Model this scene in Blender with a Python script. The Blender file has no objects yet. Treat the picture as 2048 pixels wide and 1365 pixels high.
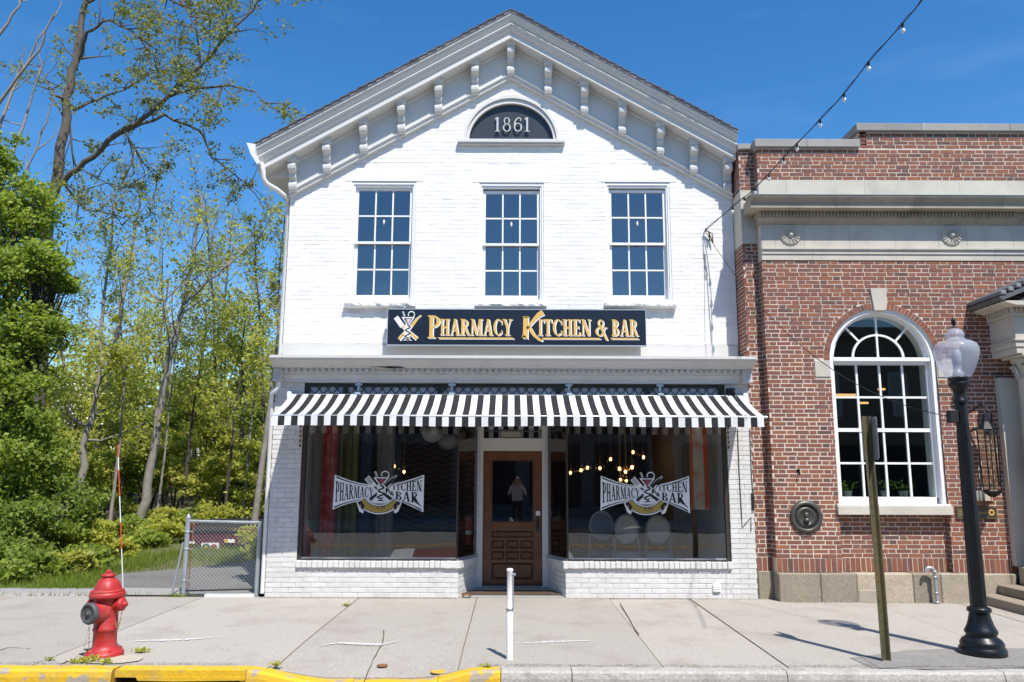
import bpy, bmesh, math, random
import numpy as np
from mathutils import Vector, Matrix, noise
random.seed(7)
sc = bpy.context.scene
COL = sc.collection
R = math.radians
PI = math.pi

# ------------------------------------------------------------------ camera
F_PX, PITCH, ROLL, CAM = 1600.0, R(9.5), R(0.2), Vector((0, -11.27, 1.65))
cam_d = bpy.data.cameras.new('camera'); cam = bpy.data.objects.new('camera', cam_d); COL.objects.link(cam)
cam_d.sensor_width = 36; cam_d.lens = F_PX / 2048 * 36; cam_d.clip_start = 0.05; cam_d.clip_end = 2000
_f = Vector((0, math.cos(PITCH), math.sin(PITCH))); _u = Vector((0, -math.sin(PITCH), math.cos(PITCH))); _r = Vector((1, 0, 0))
_cr = _r * math.cos(ROLL) + _u * math.sin(ROLL); _cu = _u * math.cos(ROLL) - _r * math.sin(ROLL)
cam.matrix_world = Matrix(((_cr.x, _cu.x, -_f.x, CAM.x), (_cr.y, _cu.y, -_f.y, CAM.y), (_cr.z, _cu.z, -_f.z, CAM.z), (0, 0, 0, 1)))
sc.camera = cam

# ------------------------------------------------------------------ sky and sun
SUN_EL, SUN_AZ = R(58.5), R(24)          # sun stands behind the viewer, to the right
SUNV = Vector((math.sin(SUN_AZ) * math.cos(SUN_EL), -math.cos(SUN_AZ) * math.cos(SUN_EL), math.sin(SUN_EL)))
w = bpy.data.worlds.new('World'); sc.world = w; w.use_nodes = True
nt = w.node_tree; bg = nt.nodes['Background']
sky = nt.nodes.new('ShaderNodeTexSky'); sky.sky_type = 'NISHITA'; sky.sun_disc = False
sky.sun_elevation = SUN_EL; sky.sun_rotation = PI - SUN_AZ; sky.altitude = 300; sky.air_density = 1.0; sky.dust_density = 0.45; sky.ozone_density = 3.2
# thin cirrus streaks over the Nishita sky
tc = nt.nodes.new('ShaderNodeTexCoord'); mp = nt.nodes.new('ShaderNodeMapping'); mp.inputs['Scale'].default_value = (1.2, 1.2, 5.0)
mp.inputs['Rotation'].default_value = (0, 0.25, 0.4)
nz = nt.nodes.new('ShaderNodeTexNoise'); nz.inputs['Scale'].default_value = 2.3; nz.inputs['Detail'].default_value = 6; nz.inputs['Roughness'].default_value = 0.55
cr = nt.nodes.new('ShaderNodeValToRGB'); cr.color_ramp.elements[0].position = 0.52; cr.color_ramp.elements[1].position = 0.80
cr.color_ramp.elements[1].color = (0.06, 0.06, 0.06, 1)
mx = nt.nodes.new('ShaderNodeMixRGB'); mx.inputs[2].default_value = (7.5, 8.0, 8.6, 1)
hs = nt.nodes.new('ShaderNodeHueSaturation'); hs.inputs['Saturation'].default_value = 1.32
nt.links.new(tc.outputs['Generated'], mp.inputs[0]); nt.links.new(mp.outputs[0], nz.inputs[0]); nt.links.new(nz.outputs[0], cr.inputs[0])
nt.links.new(sky.outputs[0], hs.inputs['Color']); nt.links.new(cr.outputs[0], mx.inputs[0]); nt.links.new(hs.outputs[0], mx.inputs[1]); nt.links.new(mx.outputs[0], bg.inputs[0])
bg.inputs[1].default_value = 0.145
sun_d = bpy.data.lights.new('sun', 'SUN'); sun_d.energy = 5.0; sun_d.angle = R(0.53); sun_d.color = (1, 0.955, 0.89)
sun = bpy.data.objects.new('sun', sun_d); COL.objects.link(sun); sun.location = (8, -20, 30)
sun.rotation_euler = SUNV.to_track_quat('Z', 'Y').to_euler()
sc.view_settings.view_transform = 'Standard'; sc.view_settings.look = 'None'; sc.view_settings.gamma = 1; sc.view_settings.use_curve_mapping = False
sc.view_settings.exposure = 0.38
sc.render.engine = 'CYCLES'; sc.cycles.max_bounces = 8; sc.cycles.transparent_max_bounces = 12
sc.cycles.caustics_reflective = False; sc.cycles.caustics_refractive = False; sc.cycles.use_denoising = True

# ------------------------------------------------------------------ survey helpers: sight lines from the survey station
def ray(px, py):
    a = (px - 1024) / F_PX; b = -(py - 682.5) / F_PX
    a, b = a * math.cos(ROLL) - b * math.sin(ROLL), a * math.sin(ROLL) + b * math.cos(ROLL)
    return Vector((a, math.cos(PITCH) - b * math.sin(PITCH), math.sin(PITCH) + b * math.cos(PITCH)))
def at(px, py, Y):
    d = ray(px, py); return CAM + d * ((Y - CAM.y) / d.y)
def gr(px, py, z=0.0):
    d = ray(px, py); return CAM + d * ((z - CAM.z) / d.z)

# ------------------------------------------------------------------ mesh helpers
class MB:
    def __init__(s): s.v = []; s.f = []; s.m = []; s.sm = []
    def add(s, vs, fs, m=0, sm=False):
        o = len(s.v); s.v += [tuple(v) for v in vs]
        for f in fs: s.f.append(tuple(i + o for i in f)); s.m.append(m); s.sm.append(sm)
        return s
    def box(s, x0, x1, y0, y1, z0, z1, m=0, j=0):
        vs = [(x, y, z) for z in (z0, z1) for y in (y0, y1) for x in (x0, x1)]
        if j: vs = [(x + random.uniform(-j, j), y + random.uniform(-j, j), z + random.uniform(-j, j)) for x, y, z in vs]
        return s.add(vs, [(0, 2, 3, 1), (4, 5, 7, 6), (0, 1, 5, 4), (1, 3, 7, 5), (3, 2, 6, 7), (2, 0, 4, 6)], m)
    def bbox(s, x0, x1, y0, y1, z0, z1, b=0.008, m=0):     # box with chamfered edges
        bm = bmesh.new(); bmesh.ops.create_cube(bm, size=1)
        for v in bm.verts: v.co = Vector(((x0 + x1) / 2 + v.co.x * (x1 - x0), (y0 + y1) / 2 + v.co.y * (y1 - y0), (z0 + z1) / 2 + v.co.z * (z1 - z0)))
        bmesh.ops.bevel(bm, geom=bm.edges[:], offset=b, segments=1, affect='EDGES')
        return s.bm(bm, m)
    def bm(s, bm, m=0, sm=False):
        bm.verts.ensure_lookup_table(); bm.verts.index_update()
        s.add([v.co[:] for v in bm.verts], [[v.index for v in f.verts] for f in bm.faces], m, sm); bm.free(); return s
    def prism(s, poly, a, b, axis='y', m=0, cap=True, sm=False):
        # poly in the two other axes (x,z for 'y'; y,z for 'x'; x,y for 'z')
        n = len(poly)
        def p(q, t): return {'y': (q[0], t, q[1]), 'x': (t, q[0], q[1]), 'z': (q[0], q[1], t)}[axis]
        vs = [p(q, a) for q in poly] + [p(q, b) for q in poly]
        fs = [(i, (i + 1) % n, n + (i + 1) % n, n + i) for i in range(n)]
        s.add(vs, fs, m, sm)
        if cap: s.add(vs, [tuple(range(n))[::-1], tuple(range(n, 2 * n))], m)
        return s
    def tube(s, pts, r, n=6, m=0, cap=True, sm=True):
        pts = [Vector(p) for p in pts]; k = len(pts)
        rs = r if isinstance(r, (list, tuple)) else [r] * k
        vs = []; prev = None
        for i in range(k):
            d = (pts[min(i + 1, k - 1)] - pts[max(i - 1, 0)]); d = d.normalized() if d.length > 1e-9 else Vector((0, 0, 1))
            if prev is None:
                a = d.orthogonal().normalized()
            else:
                a = prev - d * prev.dot(d); a = a.normalized() if a.length > 1e-6 else d.orthogonal().normalized()
            prev = a; b = d.cross(a)
            for q in range(n):
                t = 2 * PI * q / n; vs.append(tuple(pts[i] + (a * math.cos(t) + b * math.sin(t)) * rs[i]))
        fs = [(i * n + q, i * n + (q + 1) % n, (i + 1) * n + (q + 1) % n, (i + 1) * n + q) for i in range(k - 1) for q in range(n)]
        s.add(vs, fs, m, sm)
        if cap: s.add(vs[:n] + vs[-n:], [tuple(range(n))[::-1], tuple(range(n, 2 * n))], m)
        return s
    def lathe(s, c, prof, n=20, m=0, sm=True, flute=None, M=None):
        vs = []
        for (r, z) in prof:
            for q in range(n):
                t = 2 * PI * q / n; rr = r * (flute(q, z) if flute else 1)
                p = Vector((rr * math.cos(t), rr * math.sin(t), z))
                if M: p = M @ p
                vs.append(tuple(Vector(c) + p))
        fs = [(i * n + q, i * n + (q + 1) % n, (i + 1) * n + (q + 1) % n, (i + 1) * n + q) for i in range(len(prof) - 1) for q in range(n)]
        s.add(vs, fs, m, sm)
        s.add(vs[:n] + vs[-n:], [tuple(range(n))[::-1], tuple(range(n, 2 * n))], m); return s
    def sphere(s, c, r, n=10, sz=1.0, m=0):
        k = max(5, n // 2 + 1)
        return s.lathe(c, [(max(1e-4, r * math.sin(PI * i / k)), -r * sz * math.cos(PI * i / k)) for i in range(k + 1)], n, m)
    def quad(s, a, b, c, d, m=0): return s.add([a, b, c, d], [(0, 1, 2, 3)], m)
    def build(s, name, mats, parent=None, loc=None):
        me = bpy.data.meshes.new(name); me.from_pydata(s.v, [], s.f)
        mats = mats if isinstance(mats, (list, tuple)) else [mats]
        for q in mats: me.materials.append(q)
        me.polygons.foreach_set('material_index', s.m); me.polygons.foreach_set('use_smooth', s.sm); me.update()
        return link(name, me, parent, loc)
def link(name, me, parent=None, loc=None):
    o = bpy.data.objects.new(name, me); COL.objects.link(o)
    if parent: o.parent = parent
    if loc is not None: o.location = loc
    return o
def tag(o, label=None, cat=None, group=None, kind=None):
    if label: o['label'] = label
    if cat: o['category'] = cat
    if group: o['group'] = group
    if kind: o['kind'] = kind
    return o
def thing(name, label, cat, loc=(0, 0, 0), group=None):
    o = bpy.data.objects.new(name, None); COL.objects.link(o); o.location = loc; o.empty_display_size = 0.1
    return tag(o, label, cat, group)
def struct(o): o['kind'] = 'structure'; return o
def part(name, mb, mat, root):
    """mesh in world coordinates, parented to an empty that may stand away from the origin"""
    o = mb.build(name, mat); o.parent = root
    L = Vector((0, 0, 0)); q = root
    while q: L += q.location; q = q.parent
    o.location = -L
    return o

# ------------------------------------------------------------------ materials
def mat(name, col, rough=0.6, var=0.10, scale=5.0, bump=0.0, bscale=60.0, metal=0.0, spec=0.4, island=0.0, stain=None, stain_amt=0.0, stain_scale=1.2, ramp=None, coat=0.0, spot=None, spot_scale=14.0, spot_lo=0.66, spot_hi=0.72, spot_amt=0.8):
    m = bpy.data.materials.new(name); m.use_nodes = True; t = m.node_tree; b = t.nodes['Principled BSDF']
    N = t.nodes.new; Lk = t.links.new
    b.inputs['Roughness'].default_value = rough; b.inputs['Metallic'].default_value = metal; b.inputs['Specular IOR Level'].default_value = spec
    b.inputs['Coat Weight'].default_value = coat
    g = N('ShaderNodeNewGeometry')
    base = None
    if ramp:
        oi = N('ShaderNodeObjectInfo'); ad = N('ShaderNodeMath'); ad.operation = 'ADD'; fr = N('ShaderNodeMath'); fr.operation = 'FRACT'
        Lk(oi.outputs['Random'], ad.inputs[0]); Lk(g.outputs['Random Per Island'], ad.inputs[1]); Lk(ad.outputs[0], fr.inputs[0])
        rp = N('ShaderNodeValToRGB'); e = rp.color_ramp.elements
        while len(e) < len(ramp): e.new(0.5)
        for i, (p, c) in enumerate(ramp): e[i].position = p; e[i].color = (*c, 1)
        Lk(fr.outputs[0], rp.inputs[0]); base = rp.outputs[0]
    n1 = N('ShaderNodeTexNoise'); n1.inputs['Scale'].default_value = scale; n1.inputs['Detail'].default_value = 6; n1.inputs['Roughness'].default_value = 0.6
    Lk(g.outputs['Position'], n1.inputs['Vector'])
    mr = N('ShaderNodeMapRange'); mr.inputs[1].default_value = 0.25; mr.inputs[2].default_value = 0.75; mr.inputs[3].default_value = 1 - var; mr.inputs[4].default_value = 1 + var
    Lk(n1.outputs[0], mr.inputs[0]); val = mr.outputs[0]
    if island:
        mi = N('ShaderNodeMapRange'); mi.inputs[3].default_value = 1 - island; mi.inputs[4].default_value = 1 + island
        oi = N('ShaderNodeObjectInfo'); ad = N('ShaderNodeMath'); ad.operation = 'ADD'; fr = N('ShaderNodeMath'); fr.operation = 'FRACT'
        Lk(oi.outputs['Random'], ad.inputs[0]); Lk(g.outputs['Random Per Island'], ad.inputs[1]); Lk(ad.outputs[0], fr.inputs[0]); Lk(fr.outputs[0], mi.inputs[0])
        mm = N('ShaderNodeMath'); mm.operation = 'MULTIPLY'; Lk(val, mm.inputs[0]); Lk(mi.outputs[0], mm.inputs[1]); val = mm.outputs[0]
    hv = N('ShaderNodeHueSaturation')
    if base: Lk(base, hv.inputs['Color'])
    else: hv.inputs['Color'].default_value = (*col, 1)
    Lk(val, hv.inputs['Value']); out = hv.outputs[0]
    if stain:
        n2 = N('ShaderNodeTexNoise'); n2.inputs['Scale'].default_value = stain_scale; n2.inputs['Detail'].default_value = 8; n2.inputs['Roughness'].default_value = 0.65
        Lk(g.outputs['Position'], n2.inputs['Vector'])
        r2 = N('ShaderNodeMapRange'); r2.inputs[1].default_value = 0.5; r2.inputs[2].default_value = 0.78; r2.inputs[4].default_value = stain_amt
        Lk(n2.outputs[0], r2.inputs[0]); mxr = N('ShaderNodeMixRGB'); mxr.inputs[2].default_value = (*stain, 1)
        Lk(r2.outputs[0], mxr.inputs[0]); Lk(out, mxr.inputs[1]); out = mxr.outputs[0]
    if spot:
        n4 = N('ShaderNodeTexNoise'); n4.inputs['Scale'].default_value = spot_scale; n4.inputs['Detail'].default_value = 3; n4.inputs['Roughness'].default_value = 0.5
        Lk(g.outputs['Position'], n4.inputs['Vector'])
        r4 = N('ShaderNodeMapRange'); r4.inputs[1].default_value = spot_lo; r4.inputs[2].default_value = spot_hi; r4.inputs[4].default_value = spot_amt
        Lk(n4.outputs[0], r4.inputs[0]); m4 = N('ShaderNodeMixRGB'); m4.inputs[2].default_value = (*spot, 1); Lk(r4.outputs[0], m4.inputs[0]); Lk(out, m4.inputs[1]); out = m4.outputs[0]
    Lk(out, b.inputs['Base Color'])
    if bump:
        n3 = N('ShaderNodeTexNoise'); n3.inputs['Scale'].default_value = bscale; n3.inputs['Detail'].default_value = 5
        Lk(g.outputs['Position'], n3.inputs['Vector']); bp = N('ShaderNodeBump'); bp.inputs['Strength'].default_value = bump; bp.inputs['Distance'].default_value = 0.01
        Lk(n3.outputs[0], bp.inputs['Height']); Lk(bp.outputs[0], b.inputs['Normal'])
    return m
def glass(name, tint=(0.9, 0.93, 0.93), ior=1.7, rough=0.0, mixmin=0.0, wav=0.0):
    m = bpy.data.materials.new(name); m.use_nodes = True; t = m.node_tree; t.nodes.remove(t.nodes['Principled BSDF']); N = t.nodes.new; Lk = t.links.new
    tr = N('ShaderNodeBsdfTransparent'); tr.inputs[0].default_value = (*tint, 1); gl = N('ShaderNodeBsdfGlossy'); gl.inputs['Roughness'].default_value = rough
    # Schlick reflectance, the same from both sides of a thin pane
    R0 = ((ior - 1) / (ior + 1)) ** 2; gm = N('ShaderNodeNewGeometry'); dt = N('ShaderNodeVectorMath'); dt.operation = 'DOT_PRODUCT'; Lk(gm.outputs['Incoming'], dt.inputs[0]); Lk(gm.outputs['Normal'], dt.inputs[1])
    def mth(op, a, b):
        q = N('ShaderNodeMath'); q.operation = op
        for i, v in ((0, a), (1, b)):
            if v is None: continue
            if isinstance(v, (int, float)): q.inputs[i].default_value = v
            else: Lk(v, q.inputs[i])
        return q.outputs[0]
    c1 = mth('SUBTRACT', 1.0, mth('ABSOLUTE', dt.outputs['Value'], None)); sch = mth('ADD', mth('MULTIPLY', mth('POWER', c1, 5.0), 1 - R0), R0); mx = N('ShaderNodeMixShader')
    ad = N('ShaderNodeMath'); ad.operation = 'ADD'; ad.inputs[1].default_value = mixmin; ad.use_clamp = True
    Lk(sch, ad.inputs[0]); Lk(ad.outputs[0], mx.inputs[0]); Lk(tr.outputs[0], mx.inputs[1]); Lk(gl.outputs[0], mx.inputs[2])
    if wav:
        g = N('ShaderNodeNewGeometry'); n = N('ShaderNodeTexNoise'); n.inputs['Scale'].default_value = 1.1; Lk(g.outputs['Position'], n.inputs['Vector'])
        bp = N('ShaderNodeBump'); bp.inputs['Strength'].default_value = wav; bp.inputs['Distance'].default_value = 0.05; Lk(n.outputs[0], bp.inputs['Height']); Lk(bp.outputs[0], gl.inputs['Normal'])
    Lk(mx.outputs[0], t.nodes['Material Output'].inputs[0]); return m
def emit(name, col, s):
    m = bpy.data.materials.new(name); m.use_nodes = True; b = m.node_tree.nodes['Principled BSDF']
    b.inputs['Base Color'].default_value = (*col, 1); b.inputs['Emission Color'].default_value = (*col, 1); b.inputs['Emission Strength'].default_value = s; return m
def leafmat(name, c1, c2, tl=0.45):
    m = bpy.data.materials.new(name); m.use_nodes = True; t = m.node_tree; t.nodes.remove(t.nodes['Principled BSDF']); N = t.nodes.new; Lk = t.links.new
    g = N('ShaderNodeNewGeometry'); rp = N('ShaderNodeValToRGB'); rp.color_ramp.elements[0].color = (*c1, 1); rp.color_ramp.elements[1].color = (*c2, 1)
    n = N('ShaderNodeTexNoise'); n.inputs['Scale'].default_value = 0.55; n.inputs['Detail'].default_value = 3; Lk(g.outputs['Position'], n.inputs['Vector'])
    a = N('ShaderNodeMath'); a.operation = 'MULTIPLY_ADD'; a.inputs[1].default_value = 0.7; Lk(g.outputs['Random Per Island'], a.inputs[0])
    s = N('ShaderNodeMath'); s.operation = 'SUBTRACT'; s.inputs[1].default_value = 0.33; Lk(n.outputs[0], s.inputs[0]); Lk(s.outputs[0], a.inputs[2]); Lk(a.outputs[0], rp.inputs[0])
    d = N('ShaderNodeBsdfDiffuse'); tr = N('ShaderNodeBsdfTranslucent'); gl = N('ShaderNodeBsdfGlossy'); gl.inputs['Roughness'].default_value = 0.6
    Lk(rp.outputs[0], d.inputs[0]); h = N('ShaderNodeHueSaturation'); h.inputs['Value'].default_value = 1.25; h.inputs['Saturation'].default_value = 1.1; Lk(rp.outputs[0], h.inputs['Color']); Lk(h.outputs[0], tr.inputs[0])
    m1 = N('ShaderNodeMixShader'); m1.inputs[0].default_value = tl; Lk(d.outputs[0], m1.inputs[1]); Lk(tr.outputs[0], m1.inputs[2])
    m2 = N('ShaderNodeMixShader'); m2.inputs[0].default_value = 0.018; Lk(m1.outputs[0], m2.inputs[1]); Lk(gl.outputs[0], m2.inputs[2]); Lk(m2.outputs[0], t.nodes['Material Output'].inputs[0])
    return m
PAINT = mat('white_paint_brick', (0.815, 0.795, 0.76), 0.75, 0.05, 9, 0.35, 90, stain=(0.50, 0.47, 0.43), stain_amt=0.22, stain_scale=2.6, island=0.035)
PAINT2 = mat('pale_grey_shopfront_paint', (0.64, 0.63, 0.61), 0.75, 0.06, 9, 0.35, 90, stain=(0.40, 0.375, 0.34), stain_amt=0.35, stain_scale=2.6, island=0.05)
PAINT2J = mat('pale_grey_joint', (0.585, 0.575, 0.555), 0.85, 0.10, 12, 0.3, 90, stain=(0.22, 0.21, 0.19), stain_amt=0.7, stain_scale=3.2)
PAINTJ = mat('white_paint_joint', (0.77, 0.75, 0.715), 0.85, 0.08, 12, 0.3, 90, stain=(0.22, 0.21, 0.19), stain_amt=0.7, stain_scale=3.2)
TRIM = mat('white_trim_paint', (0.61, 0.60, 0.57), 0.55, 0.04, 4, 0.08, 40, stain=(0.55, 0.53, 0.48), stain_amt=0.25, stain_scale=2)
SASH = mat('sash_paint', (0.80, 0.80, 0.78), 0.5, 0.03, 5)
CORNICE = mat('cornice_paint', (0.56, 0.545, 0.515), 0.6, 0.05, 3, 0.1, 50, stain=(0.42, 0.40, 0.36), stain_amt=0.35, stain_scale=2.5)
STONEW = mat('painted_stone', (0.80, 0.785, 0.75), 0.8, 0.05, 14, 0.35, 25)
SHINGLE = mat('roof_shingle', (0.13, 0.115, 0.12), 0.9, 0.2, 14, 0.4, 80, island=0.2)
GUTTER = mat('gutter_metal', (0.74, 0.73, 0.70), 0.4, 0.04, 3)
BLACKS = mat('sign_black', (0.012, 0.016, 0.026), 0.25, 0.1, 3, spec=0.6)
GOLD = mat('sign_gold', (0.62, 0.40, 0.10), 0.5, 0.06, 8)
WHITEP = mat('print_white', (0.80, 0.80, 0.80), 0.5, 0.03, 8)
BLACKP = mat('print_black', (0.012, 0.012, 0.016), 0.5, 0.05, 8)
REDP = mat('print_red', (0.35, 0.06, 0.10), 0.5, 0.05, 8)
GOLDP = mat('print_gold', (0.38, 0.27, 0.06), 0.5, 0.05, 8)
SILVER = mat('silver_numerals', (0.62, 0.58, 0.50), 0.35, 0.05, 9, metal=0.6)
BRONZE = mat('bronze_frame', (0.045, 0.038, 0.032), 0.45, 0.1, 4)
ALU = mat('aluminium_edge', (0.55, 0.57, 0.60), 0.35, 0.05, 4, metal=0.5)
WOOD = mat('varnished_oak', (0.150, 0.058, 0.024), 0.42, 0.35, 7, 0.15, 40, coat=0.2)
WOODD = mat('varnished_oak_dark', (0.105, 0.040, 0.018), 0.45, 0.35, 7, 0.15, 40, coat=0.2)
AWB = mat('awning_black', (0.018, 0.018, 0.021), 0.85, 0.15, 6, 0.2, 150)
AWW = mat('awning_white', (0.74, 0.74, 0.74), 0.85, 0.05, 6, 0.2, 150, stain=(0.5, 0.5, 0.5), stain_amt=0.2)
STEELB = mat('pale_blue_steel', (0.38, 0.47, 0.54), 0.45, 0.1, 6, metal=0.3)
BRICKRAMP = [(0.0, (0.11, 0.068, 0.052)), (0.08, (0.165, 0.080, 0.062)), (0.3, (0.20, 0.083, 0.058)), (0.62, (0.23, 0.087, 0.053)), (0.88, (0.275, 0.108, 0.056)), (1.0, (0.19, 0.094, 0.072))]
BRICK = mat('red_brick', (0.2, 0.07, 0.05), 0.88, 0.16, 22, 0.5, 70, ramp=BRICKRAMP)
MORTAR = mat('mortar', (0.60, 0.515, 0.43), 0.95, 0.10, 15, 0.5, 90)
LIME = mat('limestone', (0.52, 0.48, 0.405), 0.85, 0.08, 4, 0.3, 60, stain=(0.20, 0.185, 0.16), stain_amt=0.35, stain_scale=1.6, island=0.05)
LIMED = mat('weathered_limestone', (0.36, 0.315, 0.245), 0.9, 0.12, 5, 0.4, 50, stain=(0.10, 0.10, 0.095), stain_amt=0.55, stain_scale=2.0, island=0.06)
COPING = mat('coping_stone', (0.30, 0.285, 0.265), 0.9, 0.14, 6, 0.4, 50, stain=(0.12, 0.12, 0.12), stain_amt=0.5, stain_scale=3, island=0.1)
GRANITE = mat('granite_base', (0.36, 0.305, 0.23), 0.85, 0.32, 55, 0.3, 120, island=0.28, stain=(0.14, 0.12, 0.095), stain_amt=0.5, stain_scale=3)
CONC = mat('sidewalk_concrete', (0.37, 0.338, 0.296), 0.92, 0.2, 42, 0.6, 120, island=0.07, stain=(0.265, 0.225, 0.19), stain_amt=0.85, stain_scale=1.4, spot=(0.13, 0.115, 0.10), spot_scale=15, spot_lo=.685, spot_hi=.73, spot_amt=.6)
CONCD = mat('patched_concrete', (0.22, 0.21, 0.195), 0.95, 0.16, 22, 0.4, 130, stain=(0.36, 0.34, 0.31), stain_amt=0.6, stain_scale=4)
YEL = mat('yellow_kerb_paint', (0.66, 0.40, 0.018), 0.7, 0.12, 6, 0.5, 40, stain=(0.42, 0.30, 0.10), stain_amt=0.9, stain_scale=4.5, spot=(0.33, 0.30, 0.26), spot_scale=7, spot_lo=.58, spot_hi=.64, spot_amt=.9)
KERBG = mat('granite_kerb', (0.40, 0.375, 0.34), 0.9, 0.28, 45, 0.6, 60, stain=(0.12, 0.115, 0.11), stain_amt=0.6, stain_scale=5)
ASPH = mat('asphalt', (0.17, 0.167, 0.162), 0.9, 0.18, 40, 0.5, 150, stain=(0.17, 0.16, 0.15), stain_amt=0.6, stain_scale=0.8)
ASPHD = mat('old_driveway_asphalt', (0.16, 0.155, 0.145), 0.95, 0.22, 18, 0.5, 120, stain=(0.075, 0.07, 0.06), stain_amt=0.7, stain_scale=0.9)
SOIL = mat('woodland_soil', (0.115, 0.105, 0.055), 0.95, 0.35, 5, 0.6, 30, stain=(0.085, 0.115, 0.03), stain_amt=0.9, stain_scale=0.9)
REDH = mat('hydrant_red', (0.41, 0.024, 0.022), 0.45, 0.14, 9, 0.25, 45, stain=(0.40, 0.12, 0.11), stain_amt=0.7, stain_scale=7, spec=0.45, spot=(0.12, 0.035, 0.025), spot_scale=26, spot_lo=.66, spot_hi=.70, spot_amt=.8)
GREYH = mat('nozzle_grey', (0.075, 0.078, 0.08), 0.55, 0.15, 12, 0.2, 60)
CHAIN = mat('brass_chain', (0.32, 0.20, 0.09), 0.5, 0.1, 9, metal=0.7)
LAMPB = mat('lamp_black_paint', (0.007, 0.008, 0.010), 0.36, 0.15, 6, spec=0.35)
GALV = mat('galvanised_steel', (0.40, 0.43, 0.44), 0.45, 0.12, 12, metal=0.55, stain=(0.22, 0.23, 0.23), stain_amt=0.4, stain_scale=8)
RUST = mat('rusty_green_post', (0.085, 0.078, 0.035), 0.75, 0.3, 12, 0.3, 60, stain=(0.16, 0.07, 0.03), stain_amt=0.7, stain_scale=6)
RUSTO = mat('rusty_iron', (0.22, 0.10, 0.045), 0.85, 0.3, 15, 0.3, 60)
BURG = mat('burgundy_dumpster', (0.095, 0.014, 0.030), 0.6, 0.15, 5)
DARK = mat('dark_plastic', (0.015, 0.015, 0.016), 0.55, 0.15, 6)
WIRE = mat('black_wire', (0.012, 0.012, 0.013), 0.6, 0.1, 6)
BULB = mat('white_bulb', (0.80, 0.79, 0.76), 0.25, 0.02, 6)
GLASSU = glass('upper_pane_glass', (0.55, 0.60, 0.65), 1.6, 0.0, 0.20)
GLASSS = glass('shop_glass', (0.84, 0.88, 0.88), 1.75, 0.0, 0.11, wav=0.05)
GLASSA = glass('arched_window_glass', (0.72, 0.78, 0.76), 1.75, 0.0, 0.02)
ROOMD = mat('dark_room', (0.03, 0.033, 0.038), 0.9, 0.1, 3)

# ================================================================== SETTING: ground, street, pavement
struct(MB().quad((-400, -400, -0.24), (400, -400, -0.24), (400, 400, -0.24), (-400, 400, -0.24)).build('ground', SOIL))
KY = -4.10          # kerb line
def dip(x):         # dropped kerb in front of the left shop window
    t = 0.0
    if -2.35 < x < -0.2:
        a = min(1, max(0, (x + 2.30) / 0.75)); b = min(1, max(0, (-0.22 - x) / 0.62)); a = a * a * (3 - 2 * a); b = b * b * (3 - 2 * b); t = min(a, b)
    return t
def walkz(x, y):
    r = min(1, max(0, (-2.5 - y) / 1.6)); return -0.105 * dip(x) * r * r
sidewalk = struct(MB().quad((-40, KY + 0.2, -0.16), (30, KY + 0.2, -0.16), (30, -0.02, -0.16), (-40, -0.02, -0.16)).build('sidewalk', CONCD))
seams = [-12.6, -10.4, -8.3, -6.25, -4.17, -2.06, -0.46, 1.33, 2.42, 3.62, 4.75, 5.9, 7.6, 9.6, 11.8]
for i in range(len(seams) - 1):
    x0, x1 = seams[i] + 0.006, seams[i + 1] - 0.006
    mb = MB(); nx, ny = 8, 12; y0, y1 = KY + 0.165, (0.12 if x1 < 3.62 else -0.12)
    sk = random.uniform(-0.0006, 0.0006); dz = random.uniform(-0.004, 0.004)
    if 3.6 <= seams[i]: sk = 0.0
    for a in range(nx + 1):
        for b in range(ny + 1):
            x = x0 + (x1 - x0) * a / nx; y = y0 + (y1 - y0) * b / ny
            mb.v.append((x + sk * b, y, walkz(x, y) + dz))
    top = len(mb.v)
    for a in range(nx):
        for b in range(ny):
            q = a * (ny + 1) + b; mb.f.append((q, q + ny + 1, q + ny + 2, q + 1)); mb.m.append(0); mb.sm.append(True)
    # slab edges
    rim = [a * (ny + 1) for a in range(nx + 1)] + [nx * (ny + 1) + b for b in range(1, ny + 1)] + [a * (ny + 1) + ny for a in range(nx - 1, -1, -1)] + [b for b in range(ny - 1, 0, -1)]
    base = len(mb.v)
    nr = len(rim)
    for r_ in rim: mb.v.append(mb.v[r_])
    for r_ in rim: v = mb.v[r_]; mb.v.append((v[0], v[1], v[2] - 0.08))
    for k in range(nr):
        k2 = (k + 1) % nr; mb.f.append((base + k2, base + k, base + nr + k, base + nr + k2)); mb.m.append(0); mb.sm.append(False)
    mb.build('slab', CONC, sidewalk)
JDIRT = mat('joint_dirt', (0.17, 0.135, 0.095), 0.95, 0.3, 30)
for x in seams[1:-1]:
    mb = MB(); n_ = 16; ys_ = [KY + .165 + (.1 - KY - .165) * i / n_ for i in range(n_ + 1)]; V = []
    for y in ys_: V += [(x - .009, y, walkz(x, y) - .006), (x + .009, y, walkz(x, y) - .006)]
    mb.add(V, [(2 * i, 2 * i + 1, 2 * i + 3, 2 * i + 2) for i in range(n_)]); mb.build('joint', JDIRT, sidewalk)
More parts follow.
